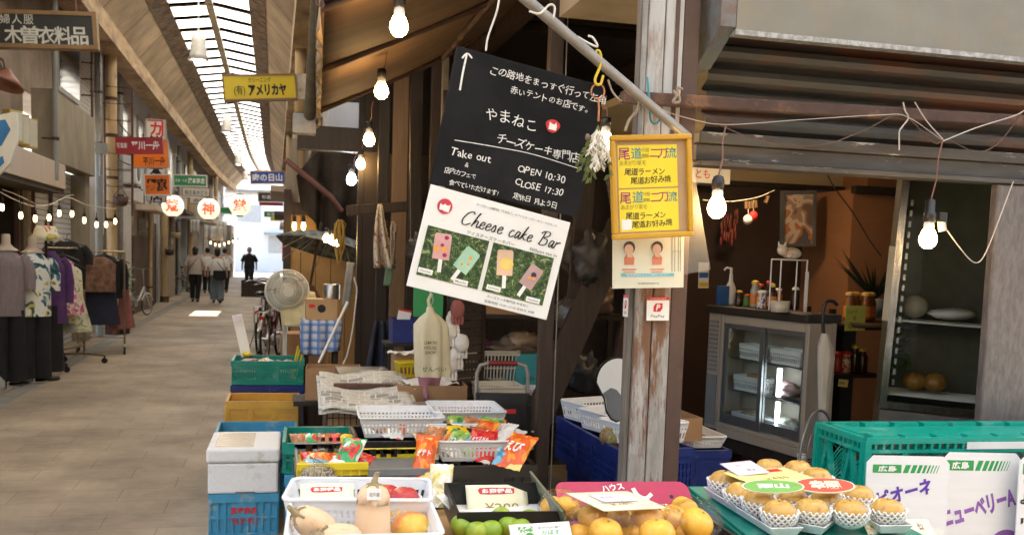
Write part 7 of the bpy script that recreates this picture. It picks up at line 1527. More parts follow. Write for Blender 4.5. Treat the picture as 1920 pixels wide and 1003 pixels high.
for i in range(60):
    p0 = Vector((rg.uniform(-.04,.05),rg.uniform(-.06,.06),rg.uniform(-.14,.16))); a = rg.uniform(0,6.3); e = p0+Vector((.04*math.cos(a),.03*math.sin(a),rg.uniform(-.02,.05))); s_ = Vector((-.015*math.sin(a),.015*math.cos(a),.008)); b.add([p0,p0.lerp(e,.5)+s_,e,p0.lerp(e,.5)-s_],[(0,1,2,3)])
b.build('leaf', mat('leaf_green', (.13,.2,.06), (.06,.1,.03), rough=.5), t)
t = thing('potted_plant', 'dark spiky plant between the shelf and the refrigerator', 'plant', P(1640,560,5.5)); rg = random.Random(8); b = MB()
for i in range(38):
    a = rg.uniform(0,6.28); L2 = rg.uniform(.15,.42); tip = Vector((math.cos(a)*L2*.8,math.sin(a)*L2*.5,L2*(.55+.4*rg.random()))); sd_ = Vector((.012,0,0)); b.add([-sd_, sd_, tip*.6+sd_*.7, tip, tip*.6-sd_*.7], [(0,1,2,3,4)])
b.build('leaf', mat('leaf_dark', (.012,.022,.01), (.008,.015,.007), rough=.5), t); MB().lathe([(0,-.12),(.06,-.12),(.08,.0),(.07,.0)],18).build('pot', K['grey_plastic'], t)
# white jug and round grey fan guard by the showcase
t = thing('floor_fan', 'grey wire guard of a floor fan half hidden behind the green crate', 'fan', P(1530,850,3.9)); Mf = TM((0,0,0),R(90),0,R(38)) ; b = MB(); r = .2
for q in (.4,.75,1): b.tube([Mf@Vector((r*q*math.cos(a*.2094),r*q*math.sin(a*.2094),.03*(1-q*q))) for a in range(30)], .004 if q<1 else .007, 6, closed=True)
for i in range(60): a = 2*math.pi*i/60; b.tube([Mf@Vector((r*q*math.cos(a),r*q*math.sin(a),.03*(1-q*q))) for q in (.15,.6,1)], .0018, 4)
b.cyl(Mf@Vector((0,0,.0)),Mf@Vector((0,0,.035)),.035); b.build('cage', kmat('wire_grey', (.24,.25,.26), rough=.4, metal=.4), t); MB().cyl((0,.02,-.2),(0,.02,-.85),.015).build('pole', K['grey_plastic'], t)
t = thing('white_jug', 'white plastic jug standing by the corner of the display refrigerator', 'jug', P(1502,872,4.05)-Vector((0,0,.06))); MB().lathe([(0,0),(.045,0),(.05,.02),(.048,.06),(.02,.085),(.018,.1)],18).build('body', K['white_plastic'], t); MB().lathe([(.022,.1),(.022,.115),(0,.118)],14).build('cap', K['white_plastic'], t)
# more stock on the counter
for i,(u,Y,r,hh,mb,mc,lab) in enumerate(((1424,5.05,.024,.13,KPET,K['ink_red'],'dark bottle with red cap behind the squeeze bottle'),(1458,4.95,.024,.11,KORL,K['ink_white'],'orange wrapped jar with white lid behind the wire rack'),(1385,5.0,.022,.09,K['jar_amber'] if 'jar_amber' in K else KPET,KYEC,'short dark jar with yellow lid beside the pump bottle'),(1490,4.85,.024,.12,KPET,K['white_plastic'],'dark bottle with white cap inside the wire rack'))):
    bottle(lab, onS(u,578,Y), r, hh, mb, mc, .7)
tag(MB().tube(smooth_(px(5.3,(1540,298),(1560,345),(1600,400),(1630,450),(1652,480))),.004,6).build('wall_cable', K['rubber']), 'thin dark cable hanging from the shop ceiling down to the shelf', 'cable')
# ================================================================== crates and stalls along the alley
def crate(label, L, Wd, H, style, m, loc, rz=0, nl=14, nw=9, group='plastic crates of the stalls', name='plastic_crate'):
    return top_mesh(crate_mb(L,Wd,H,style,nl,nw), name, label, 'crate', K[m] if isinstance(m,str) else m, loc, rz, group)
def corner(u, v, Y, L, Wd):   # crate centre from the pixel of its front left bottom corner
    p = P(u, v, Y); return p.x+L/2, Y+Wd/2, p.z
# column by the alley: blue crate, white foam box
pL = G(400,995); pR = G(518,1000); wB = (pR-pL).length
o = crate('light blue crate with red shop name and telephone number under the foam box', wB, .46, .225, 'rib', 'blue_plastic', ((pL.x+pR.x)/2, 5.2+.23, .0), R(-1), 9, 10)
cz = o.location
text(o, '家守商店', K['ink_red'], 0, .135, w=.135, h=.042, z=.0, bold=.03, M=TM((0,-.2395,0),R(90))); text(o, 'TEL37-4721', K['ink_red'], 0, .08, w=.135, h=.036, z=0, bold=.01, M=TM((0,-.2395,0),R(90)))
t = thing('foam_box', 'white styrofoam box with a taped lid on the light blue crate', 'foam box', (cz.x-.005, cz.y, .226), R(-1)); wF = wB*1.1
b = MB(); b.box(-wF/2+.008,wF/2-.008,-.24,.24,0,.165); b.build('body', K['styrofoam'], t, bevel=.012); b = MB(); b.box(-wF/2,wF/2,-.25,.25,.168,.245); b.build('lid', K['styrofoam'], t, bevel=.014)
part_box('tape', film('tape_clear', c=(.95,.9,.8), op=.12, rough=.1), t, (-.15,.05,-.2,.2,.2456,.2468)); part_box('grip_notch', K['grey_plastic'], t, (-.04,.06,-.2425,-.24,.0,.012))
t2 = crate('flat light blue crate hidden behind the foam box', .44,.34,.2,'rib','blue_plastic',(cz.x+.05,cz.y+.46,.26),0,12,9)
crate('light blue base crate behind the foam box', .44,.34,.25,'rib','blue_plastic',(cz.x+.05,cz.y+.46,.0),0,12,9)
Y = 6.25; L = .44; x,y,z = corner(426,803,Y,L,.36); hY = P(426,752,Y).z-z
crate('mustard yellow crate with fine lattice sides behind the foam box', L,.36,hY,'mesh','mustard_plastic',(x,y,z),R(-1),30,20)
crate('brown crate serving as base of the mustard crate', L,.36,z-.004,'rib','dark_plastic',(x,y,0),R(-1),10,8)
Y = 6.95; L = .485; x,y,z = corner(436,748,Y,L,.38); zt_c = P(436,722,Y).z
crate('dark blue crate under the green crate of sweets', L,.38,zt_c-z,'rib','navy_plastic',(x,y,z),R(-1),12,8)
oG = crate('green crate of small sweets with slotted sides beside the fan', L,.38,P(436,676,Y).z-zt_c-.004,'slot','teal_plastic',(x,y,zt_c+.003),R(-1),15,9)
crate('dark blue bottom crate of the sweets stack', L,.38,z-.004,'rib','navy_plastic',(x,y,0),R(-1),12,8)
hG = P(436,676,Y).z-zt_c
rg = random.Random(12); SW = [print_mat('sweet_a',[(.6,.1,.1),(.7,.65,.6),(.1,.2,.4),(.7,.5,.1)],30,.3), print_mat('sweet_b',[(.1,.4,.5),(.7,.7,.65),(.6,.2,.3)],30,.3), print_mat('sweet_c',[(.7,.4,.05),(.6,.1,.05),(.7,.7,.6)],30,.3)]
for i in range(14):
    o = pillow_mb(.08,.055,.03,8,8,i).build('sweet_packet', SW[i%3]); o.location = (x-.16+.024*i, y-.12+rg.uniform(0,.2), zt_c+hG*.78+rg.uniform(0,.03)); o.rotation_euler = (rg.uniform(-.4,.4),rg.uniform(-.3,.3),rg.uniform(0,3)); tag(o,'small sweet packet piled in the green slotted crate beside the fan','packet','small sweet packets in the green crate')
t = thing('price_board', 'tall white board with a pink tag standing behind the green crate', 'sign', P(450,640,7.25)); M_ = R(-7)
b = MB(); a0 = P(459,672,7.25)-P(450,640,7.25); b.bar(P(462,668,7.25)-P(450,640,7.25), P(444,590,7.3)-P(450,640,7.25), .07, .006, up=(0,1,0)); b.build('board', K['milky_film'] if False else K['white_paper'], t); q = P(446,598,7.26)-P(450,640,7.25); b = MB(); b.box(q.x-.028,q.x+.028,q.y-.012,q.y-.006,q.z-.02,q.z+.025); b.build('tag', K['pink_card'], t)
o = tag(MB().ell((0,0,0),(.03,.03,.02),12,8).build('toy_ball', K['yellow_plastic']), 'small yellow ball on the rim beside the white board', 'ball'); o.location = (P(462,668,7.2).x,7.2,zt_c+hG+.02)
t = thing('snack_sticks', 'yellow and green straws standing in the green crate near the fan pole', 'straws', P(545,690,7.05)); b = MB()
for dx in (.0,.012,.03): b.cyl((dx,0,-.08),(dx+.05,0,.16-dx*2),.006,n=8)
b.build('straw', K['yellow_plastic'], t)
# second column: wire basket with newspapers
Y = 4.75; pl = P(613,800,Y); pr = P(765,800,Y); wN = pr.x-pl.x; zN = P(690,768,Y).z
t = thing('wire_basket', 'brown wire basket under the spread newspapers', 'basket', ((pl.x+pr.x)/2, Y+.2, 0)); b = MB()
for i in range(15):
    xx = -wN/2+wN*i/14; b.cyl((xx,-.2,zN-.16),(xx,-.2,zN),.003,n=6); b.cyl((xx,.2,zN-.16),(xx,.2,zN),.003,n=6)
for zz in (zN-.16,zN-.12,zN-.08,zN-.04,zN): b.tube([(-wN/2,-.2,zz),(wN/2,-.2,zz),(wN/2,.2,zz),(-wN/2,.2,zz)],.0035 if zz<zN else .006,6,closed=True)
for i in range(9): yy = -.2+.4*i/8; b.cyl((-wN/2,yy,zN-.16),(-wN/2,yy,zN),.003,n=6); b.cyl((wN/2,yy,zN-.16),(wN/2,yy,zN),.003,n=6)
b.build('wire', K['rust'], t); part_box('stand', K['dark_wood'], t, (-wN/2+.02,wN/2-.02,-.18,.18,0,zN-.166))
cb('pale cardboard carton inside the wire basket, left', .2,.3,.14,((pl.x+pr.x)/2-.1,Y+.2,zN-.158),0,'cardboard_pale',False); cb('brown carton inside the wire basket, right', .17,.3,.13,((pl.x+pr.x)/2+.1,Y+.2,zN-.158),0,'cardboard',False)
def news_mat():
    m = bpy.data.materials.new('newsprint'); m.use_nodes = True; t = m.node_tree; L = t.links.new; p = t.nodes['Principled BSDF']; p.inputs['Roughness'].default_value = .85
    tc = _n(t,'ShaderNodeTexCoord'); 
    def br(w,h,ms,off):
        n = _n(t,'ShaderNodeTexBrick'); n.offset = off; n.inputs['Scale'].default_value = 1; n.inputs['Brick Width'].default_value = w; n.inputs['Row Height'].default_value = h; n.inputs['Mortar Size'].default_value = ms; n.inputs['Mortar Smooth'].default_value = 0; L(tc.outputs['Object'],n.inputs['Vector']); return n
    col = br(.085,.052,.0035,.35); ln = br(.0042,.3,.0011,0)
    nz = _n(t,'ShaderNodeTexNoise'); nz.inputs['Scale'].default_value = 260; L(tc.outputs['Object'],nz.inputs['Vector'])
    bl = _n(t,'ShaderNodeTexVoronoi'); bl.inputs['Scale'].default_value = 13; bl.distance = 'CHEBYCHEV'; L(tc.outputs['Object'],bl.inputs['Vector'])
    r1 = _n(t,'ShaderNodeMath',operation='GREATER_THAN'); r1.inputs[1].default_value = .47; L(nz.outputs['Fac'],r1.inputs[0])
    r2 = _n(t,'ShaderNodeMath',operation='LESS_THAN'); r2.inputs[1].default_value = .5; L(ln.outputs['Fac'],r2.inputs[0])
    r3 = _n(t,'ShaderNodeMath',operation='LESS_THAN'); r3.inputs[1].default_value = .5; L(col.outputs['Fac'],r3.inputs[0])
    m1 = _n(t,'ShaderNodeMath',operation='MULTIPLY'); L(r1.outputs[0],m1.inputs[0]); L(r2.outputs[0],m1.inputs[1]); m2 = _n(t,'ShaderNodeMath',operation='MULTIPLY'); L(m1.outputs[0],m2.inputs[0]); L(r3.outputs[0],m2.inputs[1])
    sx = _n(t,'ShaderNodeSeparateColor'); L(bl.outputs['Color'],sx.inputs[0]); g = _n(t,'ShaderNodeMath',operation='GREATER_THAN'); g.inputs[1].default_value = .8; L(sx.outputs[0],g.inputs[0]); g2 = _n(t,'ShaderNodeMath',operation='MULTIPLY'); g2.inputs[1].default_value = .75; L(g.outputs[0],g2.inputs[0]); g3 = _n(t,'ShaderNodeMath',operation='MULTIPLY'); L(g2.outputs[0],g3.inputs[0]); L(r3.outputs[0],g3.inputs[1])
    mx = _n(t,'ShaderNodeMath',operation='MAXIMUM'); L(m2.outputs[0],mx.inputs[0]); L(g3.outputs[0],mx.inputs[1]); ms = _n(t,'ShaderNodeMath',operation='MULTIPLY'); ms.inputs[1].default_value = .8; L(mx.outputs[0],ms.inputs[0])
    mc = _n(t,'ShaderNodeMix',data_type='RGBA'); mc.inputs['A'].default_value = (.6,.57,.5,1); mc.inputs['B'].default_value = (.08,.08,.08,1); L(ms.outputs[0],mc.inputs['Factor']); L(mc.outputs['Result'],p.inputs['Base Color'])
    return m
KNEWS = news_mat(); A_ = [P(600,762,4.7),P(612,700,5.25),P(745,712,5.3),P(772,770,4.7)]
for k,(dx,dz,lab) in enumerate(((0,0,'opened newspaper spread on top of the wire basket'),(.02,-.012,'second newspaper sheet sticking out under the opened one'),(-.015,-.022,'lowest newspaper sheet of the pile'))):
    b = MB(); c0 = Vector(((pl.x+pr.x)/2,4.95,zN+.04))
    def nf(u,v): return ((u-.5)*(wN*1.12)-.03*(v-.5)+dx, (v-.5)*.58, dz+.02*math.sin(u*7+v*3)*.6+.012*noise.noise(Vector((u*5,v*5,k)))-.035*max(0,.14-v)*8*(.2+.3*u))
    b.sheet(nf, 26, 20); o = b.build('newspaper', KNEWS, None, solid=.002); o.location = c0+Vector((0,.02,.03)); o.rotation_euler = (R(11),0,R(-4)); tag(o,lab,'newspaper')
q = P(695,727,5.0); o = MB().bar((-.19,0,0),(.0,-.01,.0),.045,.02).bar((.0,-.01,.0),(.17,-.03,-.005),.04,.02); 
for i in range(34): o.box(-.18+i*.01,-.175+i*.01,-.024-i*.0006,.018-i*.0006,.0102,.013)
o = o.build('bark_strip', mat('bark', (.12,.05,.03), (.07,.03,.02), scale=40, rough=.6)); o.location = (q.x,5.02,zN+.085); tag(o,'dark brown ribbed strip lying on the newspaper','strip')
q = P(820,760,4.9); o = cb('open brown cardboard box with white paper right of the newspapers', .36,.34,.14,(q.x-.02,5.05,P(820,772,4.9).z),R(-3),'cardboard',True); zz = o.location.z
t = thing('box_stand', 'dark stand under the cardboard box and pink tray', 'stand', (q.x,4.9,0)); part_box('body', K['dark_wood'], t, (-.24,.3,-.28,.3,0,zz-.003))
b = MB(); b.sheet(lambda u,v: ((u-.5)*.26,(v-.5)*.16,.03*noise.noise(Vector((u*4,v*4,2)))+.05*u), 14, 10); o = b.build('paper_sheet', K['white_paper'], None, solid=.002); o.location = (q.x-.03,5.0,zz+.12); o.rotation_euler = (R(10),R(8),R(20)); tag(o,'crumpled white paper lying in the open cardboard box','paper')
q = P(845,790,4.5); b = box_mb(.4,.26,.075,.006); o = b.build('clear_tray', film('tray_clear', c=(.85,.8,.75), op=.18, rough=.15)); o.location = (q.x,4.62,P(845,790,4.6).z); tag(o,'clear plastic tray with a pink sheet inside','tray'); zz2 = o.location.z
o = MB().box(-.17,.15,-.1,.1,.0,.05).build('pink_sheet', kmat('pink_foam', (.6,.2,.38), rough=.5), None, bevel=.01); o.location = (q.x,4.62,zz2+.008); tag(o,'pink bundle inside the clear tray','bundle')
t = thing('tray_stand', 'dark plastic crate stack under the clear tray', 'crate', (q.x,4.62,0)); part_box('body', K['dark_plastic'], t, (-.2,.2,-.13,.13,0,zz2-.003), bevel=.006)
# ---------------- snack stall, middle
def stack(label, u0, u1, v, Y, D, m='dark_plastic', top=None, rz=0):
    """crates stacked from the ground up to the rim seen at v"""
    a = P(u0, v, Y); c = P(u1, v, Y); L = c.x-a.x; z = a.z; n = max(1, round(z/.24)); hh = z/n; r = None
    for k in range(n):
        r = crate(label+(' at the top of its stack' if k==n-1 else ', number %s from the ground'%['one','two','three','four'][k]), L, D, hh-.003, 'rib', m, ((a.x+c.x)/2, Y+D/2, hh*k), rz, 10, 7)
    return r, z, L
WB = {}
def wbasket(label, L, Wd, H, loc, rz=0, nl=20, nw=13, tilt=(0,0)):
    o = top_mesh(basket_mb(L,Wd,H,nl,nw,.88), 'white_basket', label, 'basket', K['white_plastic'], loc, rz, 'white plastic baskets on the stalls', tilt=tilt); return o
r1,zk,_ = stack('dark brown crate under the rear left snack basket', 672, 830, 826, 3.75, .34)
a = P(678,800,3.8); c = P(832,800,3.8); wbasket('white basket at the back left of the snack stall', c.x-a.x,.3,.08,((a.x+c.x)/2,3.93,zk+.002),R(-2))
r2,zk2,_ = stack('dark brown crate under the rear right snack basket', 822, 958, 812, 3.85, .34)
a = P(822,795,3.85); c = P(955,795,3.85); wbasket('white basket at the back right of the snack stall', c.x-a.x,.3,.075,((a.x+c.x)/2,4.05,zk2+.002),R(-2))
r3,zk3,_ = stack('dark brown crate under the front snack basket', 826, 1000, 872, 3.3, .36)
a = P(828,858,3.3); c = P(996,858,3.3); fb = wbasket('white basket at the front of the snack stall full of bright packets', c.x-a.x,.34,.075,((a.x+c.x)/2,3.5,zk3+.002),R(-2))
SN = {'or':[(.85,.3,.02),(.75,.12,.02),(.85,.65,.2)], 'rd':[(.6,.02,.03),(.7,.05,.04),(.8,.7,.55)], 'gn':[(.05,.3,.08),(.3,.5,.1),(.75,.7,.4)], 'bl':[(.05,.25,.4),(.2,.45,.6),(.75,.75,.7)], 'bk':[(.03,.03,.03),(.85,.55,.02),(.05,.04,.04)], 'wh':[(.75,.72,.68),(.8,.78,.72),(.6,.05,.05)], 'mx':[(.75,.75,.72),(.05,.4,.12),(.7,.06,.06),(.8,.7,.2)], 'br':[(.3,.12,.06),(.5,.2,.08),(.75,.6,.4)]}
SNM = {k: print_mat('packet_'+k, v, 9, .22, bump=.35) for k, v in SN.items()}
def packet(label, u, v, Y, w, h, t_, k, rot, seed, word=None, wc='ink_white'):
    w *= .8; h *= .78; rot = (rot[0]*.72, rot[1], rot[2])
    o = pillow_mb(w,h,t_,16,20,seed).build('snack_packet', SNM[k]); p = P(u,v,Y)
    o.location = p; o.rotation_euler = tuple(R(a) for a in rot); tag(o,label,'snack packet','snack packets on the stall')
    if word:
        vs_, fs_ = glyphs(word,.03,.15); xa = min(q.x for q in vs_); xb = max(q.x for q in vs_); ya = min(q.y for q in vs_); yb = max(q.y for q in vs_); b = MB(); kk = w*.62/(xb-xa); vv = []
        for q in vs_:
            x = (q.x-(xa+xb)/2)*kk; y = (q.y-(ya+yb)/2)*min(kk*1.6,h*.3/(yb-ya)); e = max(0,1-abs(2*y/h)/.91)**.55*max(0,1-(2*x/w)**2)**.6; vv.append((x,y,t_/2*e*1.12+.004))
        b.add(vv, fs_); b.build('lettering', K[wc], o)
    return o
packet('black packet with yellow zigzag in the rear right basket', 840,803,3.9,.14,.1,.05,'bk',(60,0,10),1,'カール','yellow_plastic')
packet('black packet lying right of the yellow zigzag packet', 868,808,3.85,.12,.1,.05,'bk',(50,0,-20),2)
packet('green striped packet at the left of the front basket', 856,836,3.5,.13,.19,.05,'gn',(55,10,-38),3,'のり')
packet('silver blue packet second from left in the front basket', 876,838,3.48,.11,.18,.05,'bl',(50,0,-32),4)
packet('red packet with white script in the middle of the front basket', 903,833,3.42,.13,.18,.06,'rd',(55,0,-26),5,'キャラメル')
packet('orange packet behind the red one', 905,812,3.62,.14,.16,.06,'or',(60,0,-60),6)
packet('green and cream packet lying right of the red one', 930,845,3.5,.1,.19,.04,'mx',(40,0,-66),7)
packet('pink striped packet sticking up at the right of the snack stall', 948,815,3.55,.07,.15,.04,'wh',(55,0,-55),8)
packet('blue white and orange packet hanging over the front basket corner', 968,846,3.22,.13,.2,.06,'or',(55,5,-42),9,'えび')
packet('pale packet bottom at the corner of the front basket', 950,858,3.22,.11,.1,.05,'bl',(55,5,-30),19)
packet('orange packet standing slanted between the two stalls', 797,856,3.3,.1,.22,.06,'or',(70,0,-20),10,'ポテト')
packet('brown and orange packet leaning behind the slanted one', 812,830,3.45,.09,.18,.05,'br',(65,0,-25),11)
packet('red and white packet lying in the rear left basket', 787,800,3.85,.2,.09,.04,'wh',(40,0,14),12)
packet('brown packet at the right end of the rear left basket', 800,822,3.72,.13,.09,.04,'br',(50,0,20),13)
packet('white packet with red and green print leaning in the yellow crate', 655,850,3.4,.12,.17,.06,'mx',(62,0,-32),14,'ラムネ','ink_red')
packet('reddish packet in the back of the yellow crate', 583,866,3.5,.09,.12,.05,'rd',(55,0,5),15,'梅')
for i,(u,k) in enumerate(((562,'br'),(585,'mx'),(607,'br'),(630,'rd'),(643,'bk'))): packet(['leftmost','second','third','fourth','rightmost'][i]+' bread roll packet in the dark green crate', u,826,3.85,.09,.1,.05,k,(50,0,12-8*i),20+i)
LQ = ['curled','flat','bulging','small','shiny','torn edged','striped','pale','tall','thin','wide','plain','tilted','dull','crisp','folded','twisted','short','upright','crinkled','leaning','half hidden','sagging','propped']
PK = [(845,826,3.55,.11,.12,'or',40,-70),(890,845,3.42,.12,.12,'gn',30,20),(912,850,3.38,.1,.13,'rd',25,-40),(878,812,3.66,.12,.12,'bl',45,10),(935,828,3.6,.12,.12,'or',40,60),(918,806,3.72,.1,.14,'gn',50,-20),(960,832,3.5,.1,.14,'rd',30,-70),(850,846,3.42,.1,.12,'wh',25,30),(895,806,3.9,.12,.1,'wh',40,15),(925,798,3.98,.12,.1,'rd',45,-15),(760,806,3.85,.12,.08,'or',25,40),(740,812,3.82,.1,.1,'wh',20,-20),(815,806,3.9,.1,.1,'rd',30,60),(720,808,3.85,.1,.09,'br',20,70),(612,862,3.45,.12,.1,'or',30,20),(636,872,3.38,.1,.1,'wh',25,-30),(672,868,3.4,.09,.11,'rd',40,-50),(600,872,3.36,.1,.09,'bl',25,40),(868,800,3.8,.12,.13,'gn',50,25),(886,806,3.7,.12,.14,'br',48,-30),(934,806,3.75,.12,.13,'or',52,15),(950,822,3.55,.12,.13,'wh',45,-45),(858,822,3.6,.12,.14,'bk',50,-15),(918,822,3.55,.13,.14,'br',46,35)]
for i,(u,v,Y,w_,h__,k,rx,rz) in enumerate(PK): packet('%s %s packet %s' % (LQ[i], {'or':'orange','gn':'green','rd':'red','bl':'blue','wh':'white and red','br':'brown','bk':'black'}[k], 'in the front snack basket' if i < 8 else 'in the rear right snack basket' if i < 10 or i > 17 else 'in the rear left snack basket' if i < 14 else 'in the yellow fronted crate'), u, v, Y, w_*1.15, h__*1.25, .045, k, (rx,8,rz), 50+i)
# two tone nesting crates
def twotone(label, u0, u1, vt, vb, Y, D, front, back, rz=0):
    a = P(u0, vb, Y); c = P(u1, vb, Y); L = c.x-a.x; z0 = a.z; H = P(u0, vt, Y+D).z-z0
    t = thing('nesting_crate', label, 'crate', ((a.x+c.x)/2, Y+D/2, z0), rz, 'two tone nesting crates')
    b = MB(); b.box(-L/2,L/2,-D/2,-D/2+.008,0,H*.5); b.box(-L/2,L/2,-D/2-.012,-D/2+.008,H*.5,H*.5+.022); b.box(-L/2,L/2,-D/2+.008,D/2,0,.008)
    for i in range(9): xx = -L/2+L*i/8; b.box(max(-L/2,xx-.003),min(L/2,xx+.003),-D/2-.008,-D/2,0,H*.5)
    b.build('front_wall', K[front], t)
    b = MB(); b.box(-L/2,L/2,D/2-.008,D/2,.008,H); b.box(-L/2,L/2,D/2-.008,D/2+.012,H-.018,H+.002); b.box(-L/2,-L/2+.008,-D/2+.009,D/2-.009,.008,H*.75); b.box(L/2-.008,L/2,-D/2+.009,D/2-.009,.008,H*.75); b.build('back_wall', K[back], t)
    b = MB()
    for i in range(4):
        for j in range(2): b.box(-L*.1+i*.028,-L*.1+i*.028+.014,D/2-.0105,D/2-.0075,H*.62+j*.028,H*.62+j*.028+.014)
    for i in range(3): b.box(-L*.33+i*.04,-L*.33+i*.04+.024,D/2-.0105,D/2-.0075,H*.33,H*.33+.03)
    b.build('hole', K['black_plastic'], t); return t, z0
tw,zz = twotone('yellow fronted nesting crate with grey back holding two packets', 556,690,832,893,3.28,.34,'yellow_plastic','grey_plastic'); 
tw2,zz_b = twotone('grey fronted nesting crate with yellow back, empty', 690,806,842,902,3.26,.34,'grey_plastic','yellow_plastic')
for (u0,u1,z_,lab) in ((556,690,zz,'dark crate under the yellow fronted nesting crate'),(690,806,zz_b,'dark crate under the grey fronted nesting crate')):
    a = P(u0+4,893,3.28); c = P(u1-4,893,3.28)
    for k in range(3): crate(lab+', number %s from the ground'%['one','two','three'][k], c.x-a.x, .32, z_/3-.003, 'rib', 'dark_plastic', ((a.x+c.x)/2, 3.28+.17, z_/3*k), 0, 9, 7)
a = P(537,888,3.75); c = P(665,888,3.75); zt_ = P(545,831,3.75).z; LL = c.x-a.x
crate('dark green crate with bread packets behind the yellow one', LL,.34,zt_-a.z,'rib','teal_plastic',((a.x+c.x)/2,3.93,a.z),R(-2),10,8)
for k in range(2): crate('light blue crate of the stack under the dark green crate, %s' % ['at the ground','in the middle'][k], LL,.34,a.z/2-.004,'rib','blue_plastic',((a.x+c.x)/2+.01,3.93,a.z/2*k),R(-2),10,8)
# blue crates on a stand behind the post
A1 = P(1046,775,4.35); A2 = P(1160,845,3.55); A3 = P(1365,850,3.7)
d = (A2-A1); d.z = 0; Ln = d.length; an = math.atan2(d.y,d.x); mid = (A1+A2)/2; z1 = A1.z-.005
def bc(label, c, L, Wd, H, rz, z): return crate(label, L, Wd, H, 'slot', 'navy_plastic', (c.x, c.y, z), rz, 16, 10)
nb = Vector((-d.y,d.x,0)).normalized()
ncen = mid+nb*.16
bc('dark blue crate angled left of the post on a metal stand', ncen, Ln, .32, .2, an, z1-.205); 
crate('second dark blue crate under the angled one', Ln*.8, .32, .13, 'slot', 'navy_plastic', (ncen.x+.03, ncen.y-.02, z1-.34), an, 16, 10)
for i,(f,lab) in enumerate(((-.32,'left white basket on the angled dark blue crate'),(.0,'middle white basket on the angled dark blue crate'),(.33,'right white basket on the angled dark blue crate'))):
    c = ncen+d.normalized()*f*Ln; wbasket(lab, .22,.3,.085,(c.x,c.y,z1+.0),an+R(18),12,16)
cbx = ncen+nb*.25; cb('flat brown carton behind the white baskets', .4,.1,.1,(cbx.x,cbx.y,z1-.02),an,'cardboard',True)
t = thing('metal_stand', 'pale metal leg stand carrying the angled dark blue crates', 'stand', (ncen.x,ncen.y,0), an); b = MB(); zl = z1-.345
for sx in (-Ln*.4,Ln*.1,Ln*.42):
    for sy in (-.13,.11): b.box(sx,sx+.04,sy,sy+.03,0,zl-.03)
b.box(-Ln*.45,Ln*.47,-.14,.15,zl-.029,zl); b.build('leg', kmat('steel_pale', (.4,.38,.34), (.32,.3,.27), rough=.5, metal=.3), t)
z3 = A3.z; B3 = P(1285,850,3.75); L3 = .36; c3 = Vector((B3.x+.05,3.95,0))
crate('dark blue crate right of the post with a potato basket on top', L3,.3,.16,'slot','navy_plastic',(c3.x,c3.y,z3-.165),0,16,10); crate('green crate under the dark blue crate right of the post', L3,.3,.2,'diamond','bright_teal',(c3.x,c3.y,z3-.37),0)
wbasket('white basket with bagged potatoes right of the post', L3-.02,.28,.05,(c3.x,c3.y,z3),0,22,16)
crate('base crate at the ground right of the post', L3,.3,max(.1,z3-.374),'rib','dark_plastic',(c3.x,c3.y,0),0,10,8)
rg = random.Random(2); KPOT = mat('potato_skin', (.42,.3,.17), (.32,.22,.12), scale=12, rough=.75, bump=.2)
for i in range(5):
    b = MB(); b.ell((0,0,0),(.035,.028,.026),16,12,fn=lambda d_: 1+.15*noise.noise(d_*2+Vector((i*3,0,0)))); o = b.build('potato',KPOT); o.location = (c3.x-.06+.03*i,c3.y-.05+.05*(i%2),z3+.035+.012*(i%3)); tag(o,'pale potato heaped in the basket right of the post','potato','potatoes in the basket by the post')
q = P(1152,820,3.7); b = MB(); b.ell((0,0,0),(.06,.05,.05),18,12,fn=lambda d_: 1+.3*noise.noise(d_*3)); o = b.build('produce_bag', print_mat('veg_print',[(.25,.15,.06),(.4,.3,.1),(.2,.25,.06),(.35,.08,.05)],24,.3)); o.location = q; tag(o,'mottled bag of vegetables in the right white basket by the post','bag')
# ---------------- fruit display in front
ZT = .80
t = thing('display_table', 'plywood display table carrying the fruit in the foreground', 'table', (.9,2.25,0)); part_box('top', K['plank_wood'], t, (-.76,.62,-.75,.4,ZT-.03,ZT), bevel=.004)
for sx in (-.74,.56):
    for sy in (-.7,.34): part_box('leg', K['brown_wood'], t, (sx,sx+.05,sy,sy+.05,0,ZT-.031))
kmat('rim_white', (.8,.81,.82), rough=.3)
def rimset(label, uL, vL, uR, vR, zr, D, H, nl=22, nw=14, lift=True):
    a = G(uL,vL,zr); c = G(uR,vR,zr); dd = c-a; rz = math.atan2(dd.y,dd.x); L = dd.length; n_ = Vector((dd.y,-dd.x,0)).normalized(); cc = (a+c)/2+n_*D/2
    return wbasket(label, L, D, H, (cc.x,cc.y,zr-H), rz, nl, nw), cc, rz, L
rear,cR,rzR,LR = rimset('rear white basket with apples and a card in the foreground', 553,897,803,899,.965,.2,.1)
front,cF,rzF,LF = rimset('front white basket with butternut squashes in the foreground', 548,942,803,938,.955,.27,.1)
for nm,cc,rz,L,zz,D in (('rear',cR,rzR,LR,.965,.2),('front',cF,rzF,LF,.955,.27)):
    o = cb('brown carton lifting the %s white basket on the table'%nm, L*.7,D*.8,zz-.1-ZT-.004,(cc.x,cc.y,ZT+.001),rz,'cardboard',False)
KSQ = mat('squash_skin', (.8,.56,.36), (.74,.5,.3), scale=5, rough=.42, bump=.06, sss=.05, stretch=(3,3,.8), c3=(.62,.38,.2), s3=14, t3=.63, w3=.05); KSTEM = mat('stem_tan', (.36,.28,.15), (.25,.19,.1), scale=20, rough=.8)
